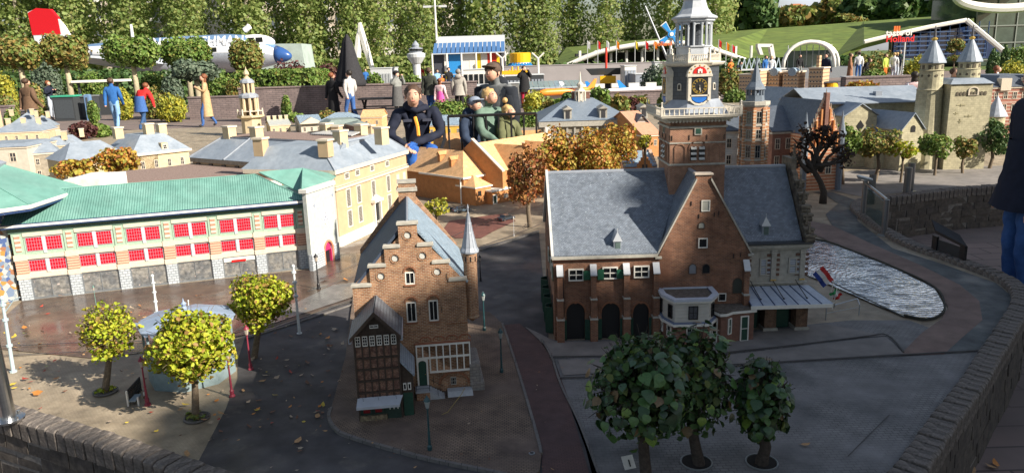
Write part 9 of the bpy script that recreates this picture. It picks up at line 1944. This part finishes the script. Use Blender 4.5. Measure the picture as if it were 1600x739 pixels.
# ---- flags and rail beside the canopy
def waveflag(label,u,v,base,ang,cols,w=.10,h=.065,vert=False):
    q=D(u,v,base.y); t=thing('small_flag',label,'flag',base); top=q-base; b=MB(); b.cyl((0,0,0),tuple(top),.003,n=6); b.build('flag_pole',WHITE,t)
    for i,c_ in enumerate(cols):
        b=MB(); n=6; vs=[];fs=[]
        for a_ in range(n+1):
            x=-w*a_/n
            for k in(i,i+1): hh=h*(k/3); P_=Vector((x,.010*math.sin(a_*1.4),-hh)); P_=Matrix.Rotation(ang,3,'Y')@P_; vs.append(tuple(top+P_))
        for a_ in range(n): fs+=[(2*a_,2*a_+1,2*a_+3,2*a_+2)]
        b.add(vs,fs); b.build('flag_band',c_,t)
fr_=mat('flag_crimson',(.50,.03,.03),r=.7); fw_=mat('flag_offwhite',(.62,.62,.62),r=.7); fb_=mat('flag_navy',(.02,.05,.25),r=.7); fgn=mat('flag_green',(.03,.30,.10),r=.7)
b0=Vector((1.60,3.72,G)); waveflag('red white blue flag leaning off the canopy corner',1303,437,P(1293,478),.9,(fr_,fw_,fb_),.105,.075); waveflag('smaller green white red flag in front of the red white blue one',1308,450,P(1300,484),-.7-math.pi*.0,(fgn,fw_,fr_),.055,.055)
t=thing('barrier_rail','grey tubular crowd barrier beside the pond and flags','barrier',P(1300,490)); g=P(1300,490); Q=lambda u,v,z:P(u,v,G)+Vector((0,0,z))-g
b=MB(); b.tube([Q(1290,500,.0),Q(1290,500,.075),Q(1338,486,.075),Q(1342,492,.06),Q(1342,492,0)],.0035,6); b.tube([Q(1290,500,.04),Q(1342,490,.04)],.002,5); b.build('tube_frame',mat('galvanised',(.42,.45,.48),r=.4,metal=.6),t)
# small white numbered card by the left dark tree
g=P(985,733); t=thing('number_card','small white card with a dark 1 at the foot of the left dark linden','sign',g,.3); b=MB(); b.hexa([(-.022,-.003,.004),(.022,-.003,.004),(.022,.0,.002),(-.022,.0,.002)],[(-.022,.030,.040),(.022,.030,.040),(.022,.033,.038),(-.022,.033,.038)]); b.build('card',WHITE,t); text('1',.035,BLACK,t,(-.008,.001,.012),(.83,0,0),.001)
# hose / twig on cobbles, kerb drain
t=thing('straw_stalk','thin yellow dry stalk lying in front of the stairs','stalk',P(680,660)); g=P(680,660); b=MB(); b.tube([P(676,656)-g+Vector((0,0,.006)),P(700,650)-g+Vector((0,0,.02)),P(722,630)-g+Vector((0,0,.045)),P(727,624)-g+Vector((0,0,.055))],.0014,4); b.build('stalk',mat('straw',(.35,.27,.10)),t)
t=thing('drain_cover','small round drain cover on the dark cobbles near the maroon lane','drain',P(831,708,G+.015)); b=MB(); b.lathe([(.012,0),(.012,.003)],n=14); b.build('cover',mat('grey_metal'),t); b=MB(); b.lathe([(.007,.003),(.007,.004)],n=10); b.build('hole',BLACK,t)
# ---- fallen leaves
def drymesh(k):
    rg=random.Random(k); b=MB(); b.smooth=True; a=[(-.5,0,.05),(-.2,.24,.12),(.2,.22,.10),(.5,0,.22),(.2,-.2,.02),(-.2,-.26,.0),(0,0,.06)]; b.add([(x+rg.uniform(-.05,.05),y+rg.uniform(-.05,.05),z*rg.uniform(.5,1.5)) for x,y,z in a],[(6,0,5,4),(6,4,3),(6,3,2,1),(6,1,0)]); b.cyl((-.5,0,.05),(-.75,.03,.03),.015,.01,4); return b
lc=[('orange',(.55,.22,.05)),('tan',(.42,.25,.12)),('brown',(.16,.08,.05)),('yellow',(.55,.42,.06)),('red',(.38,.06,.04)),('green',(.28,.36,.05)),('pale',(.38,.30,.22))]
LM=[[drymesh(i*3+k).mesh('fallen_leaf',mat('dry_leaf_'+n,c,r=.7,var=.25,vs=3,coord='Object')) for k in range(3)] for i,(n,c) in enumerate(lc)]
def leaf(u,v,k,s,rg,z=.012):
    g=P(u,v,G+z) ; o=link('fallen_leaf',LM[k][rg.randrange(3)],None,g,(rg.uniform(-.2,.2),rg.uniform(-.2,.2),rg.uniform(0,6.28)),'%s dry leaf lying flat on the paving'%lc[k][0],'leaf','%s fallen leaves'%lc[k][0]); o.scale=(s,s,s)
rg=random.Random(12)
for u,v,k,s in [(38,512,0,.07),(22,526,3,.06),(40,520,5,.05),(24,543,1,.06),(62,538,0,.06),(68,575,6,.05),(74,572,5,.05),(40,592,4,.06),(88,591,0,.04),(60,614,0,.085),(20,600,3,.05),(95,462,0,.05),(75,490,4,.04),(110,520,6,.04),(292,709,1,.06),(290,632,3,.05),(282,640,1,.05),(345,645,1,.05),(388,628,6,.05),(410,595,1,.05),(512,528,0,.06),(505,632,3,.05),(496,650,1,.06),(466,688,1,.06),(470,700,6,.04),(468,704,2,.03),(515,540,2,.06),(523,515,6,.07),(535,537,6,.05),(480,566,2,.05),(432,590,6,.05),(480,597,2,.05),(530,595,6,.04),(516,650,2,.06),(731,656,6,.03),(1259,694,1,.05),(585,658,1,.04),(506,436,4,.09),(540,437,0,.07),(560,436,4,.06),(420,440,2,.05),(520,402,0,.05),(505,398,0,.04),(310,462,0,.06),(160,470,0,.05),(206,481,6,.05),(345,560,2,.05),(300,560,6,.05),(430,520,2,.04),(395,560,6,.05),(610,690,2,.04),(1100,545,2,.03),(380,610,1,.04),(325,650,2,.04),(318,655,1,.04),(335,648,0,.04),(342,655,4,.035),(330,660,6,.04)]: leaf(u,v,k,s*.72,rg)
for i in range(190):
    u=rg.uniform(0,520); v=rg.uniform(470,690); 
    if v>630+u*.2 or (u>520 and v<470): continue
    leaf(u,v,rg.choice([0,1,2,2,6,6,4,3]),rg.uniform(.010,.030),rg,.010)
for i in range(60): leaf(rg.uniform(420,900),rg.uniform(480,735),rg.choice([1,2,2,6]),rg.uniform(.008,.018),rg,.018)
for u,v,k,s in [(1556,724,0,.06),(1548,728,1,.05),(1520,735,1,.05)]: g=P(u,v,.01); o=link('fallen_leaf',LM[k][0],None,g,(0,0,rg.uniform(0,6)),'%s dry leaf on the visitor pavement below the rim wall'%lc[k][0],'leaf','leaves below the rim wall'); o.scale=(s,s,s)
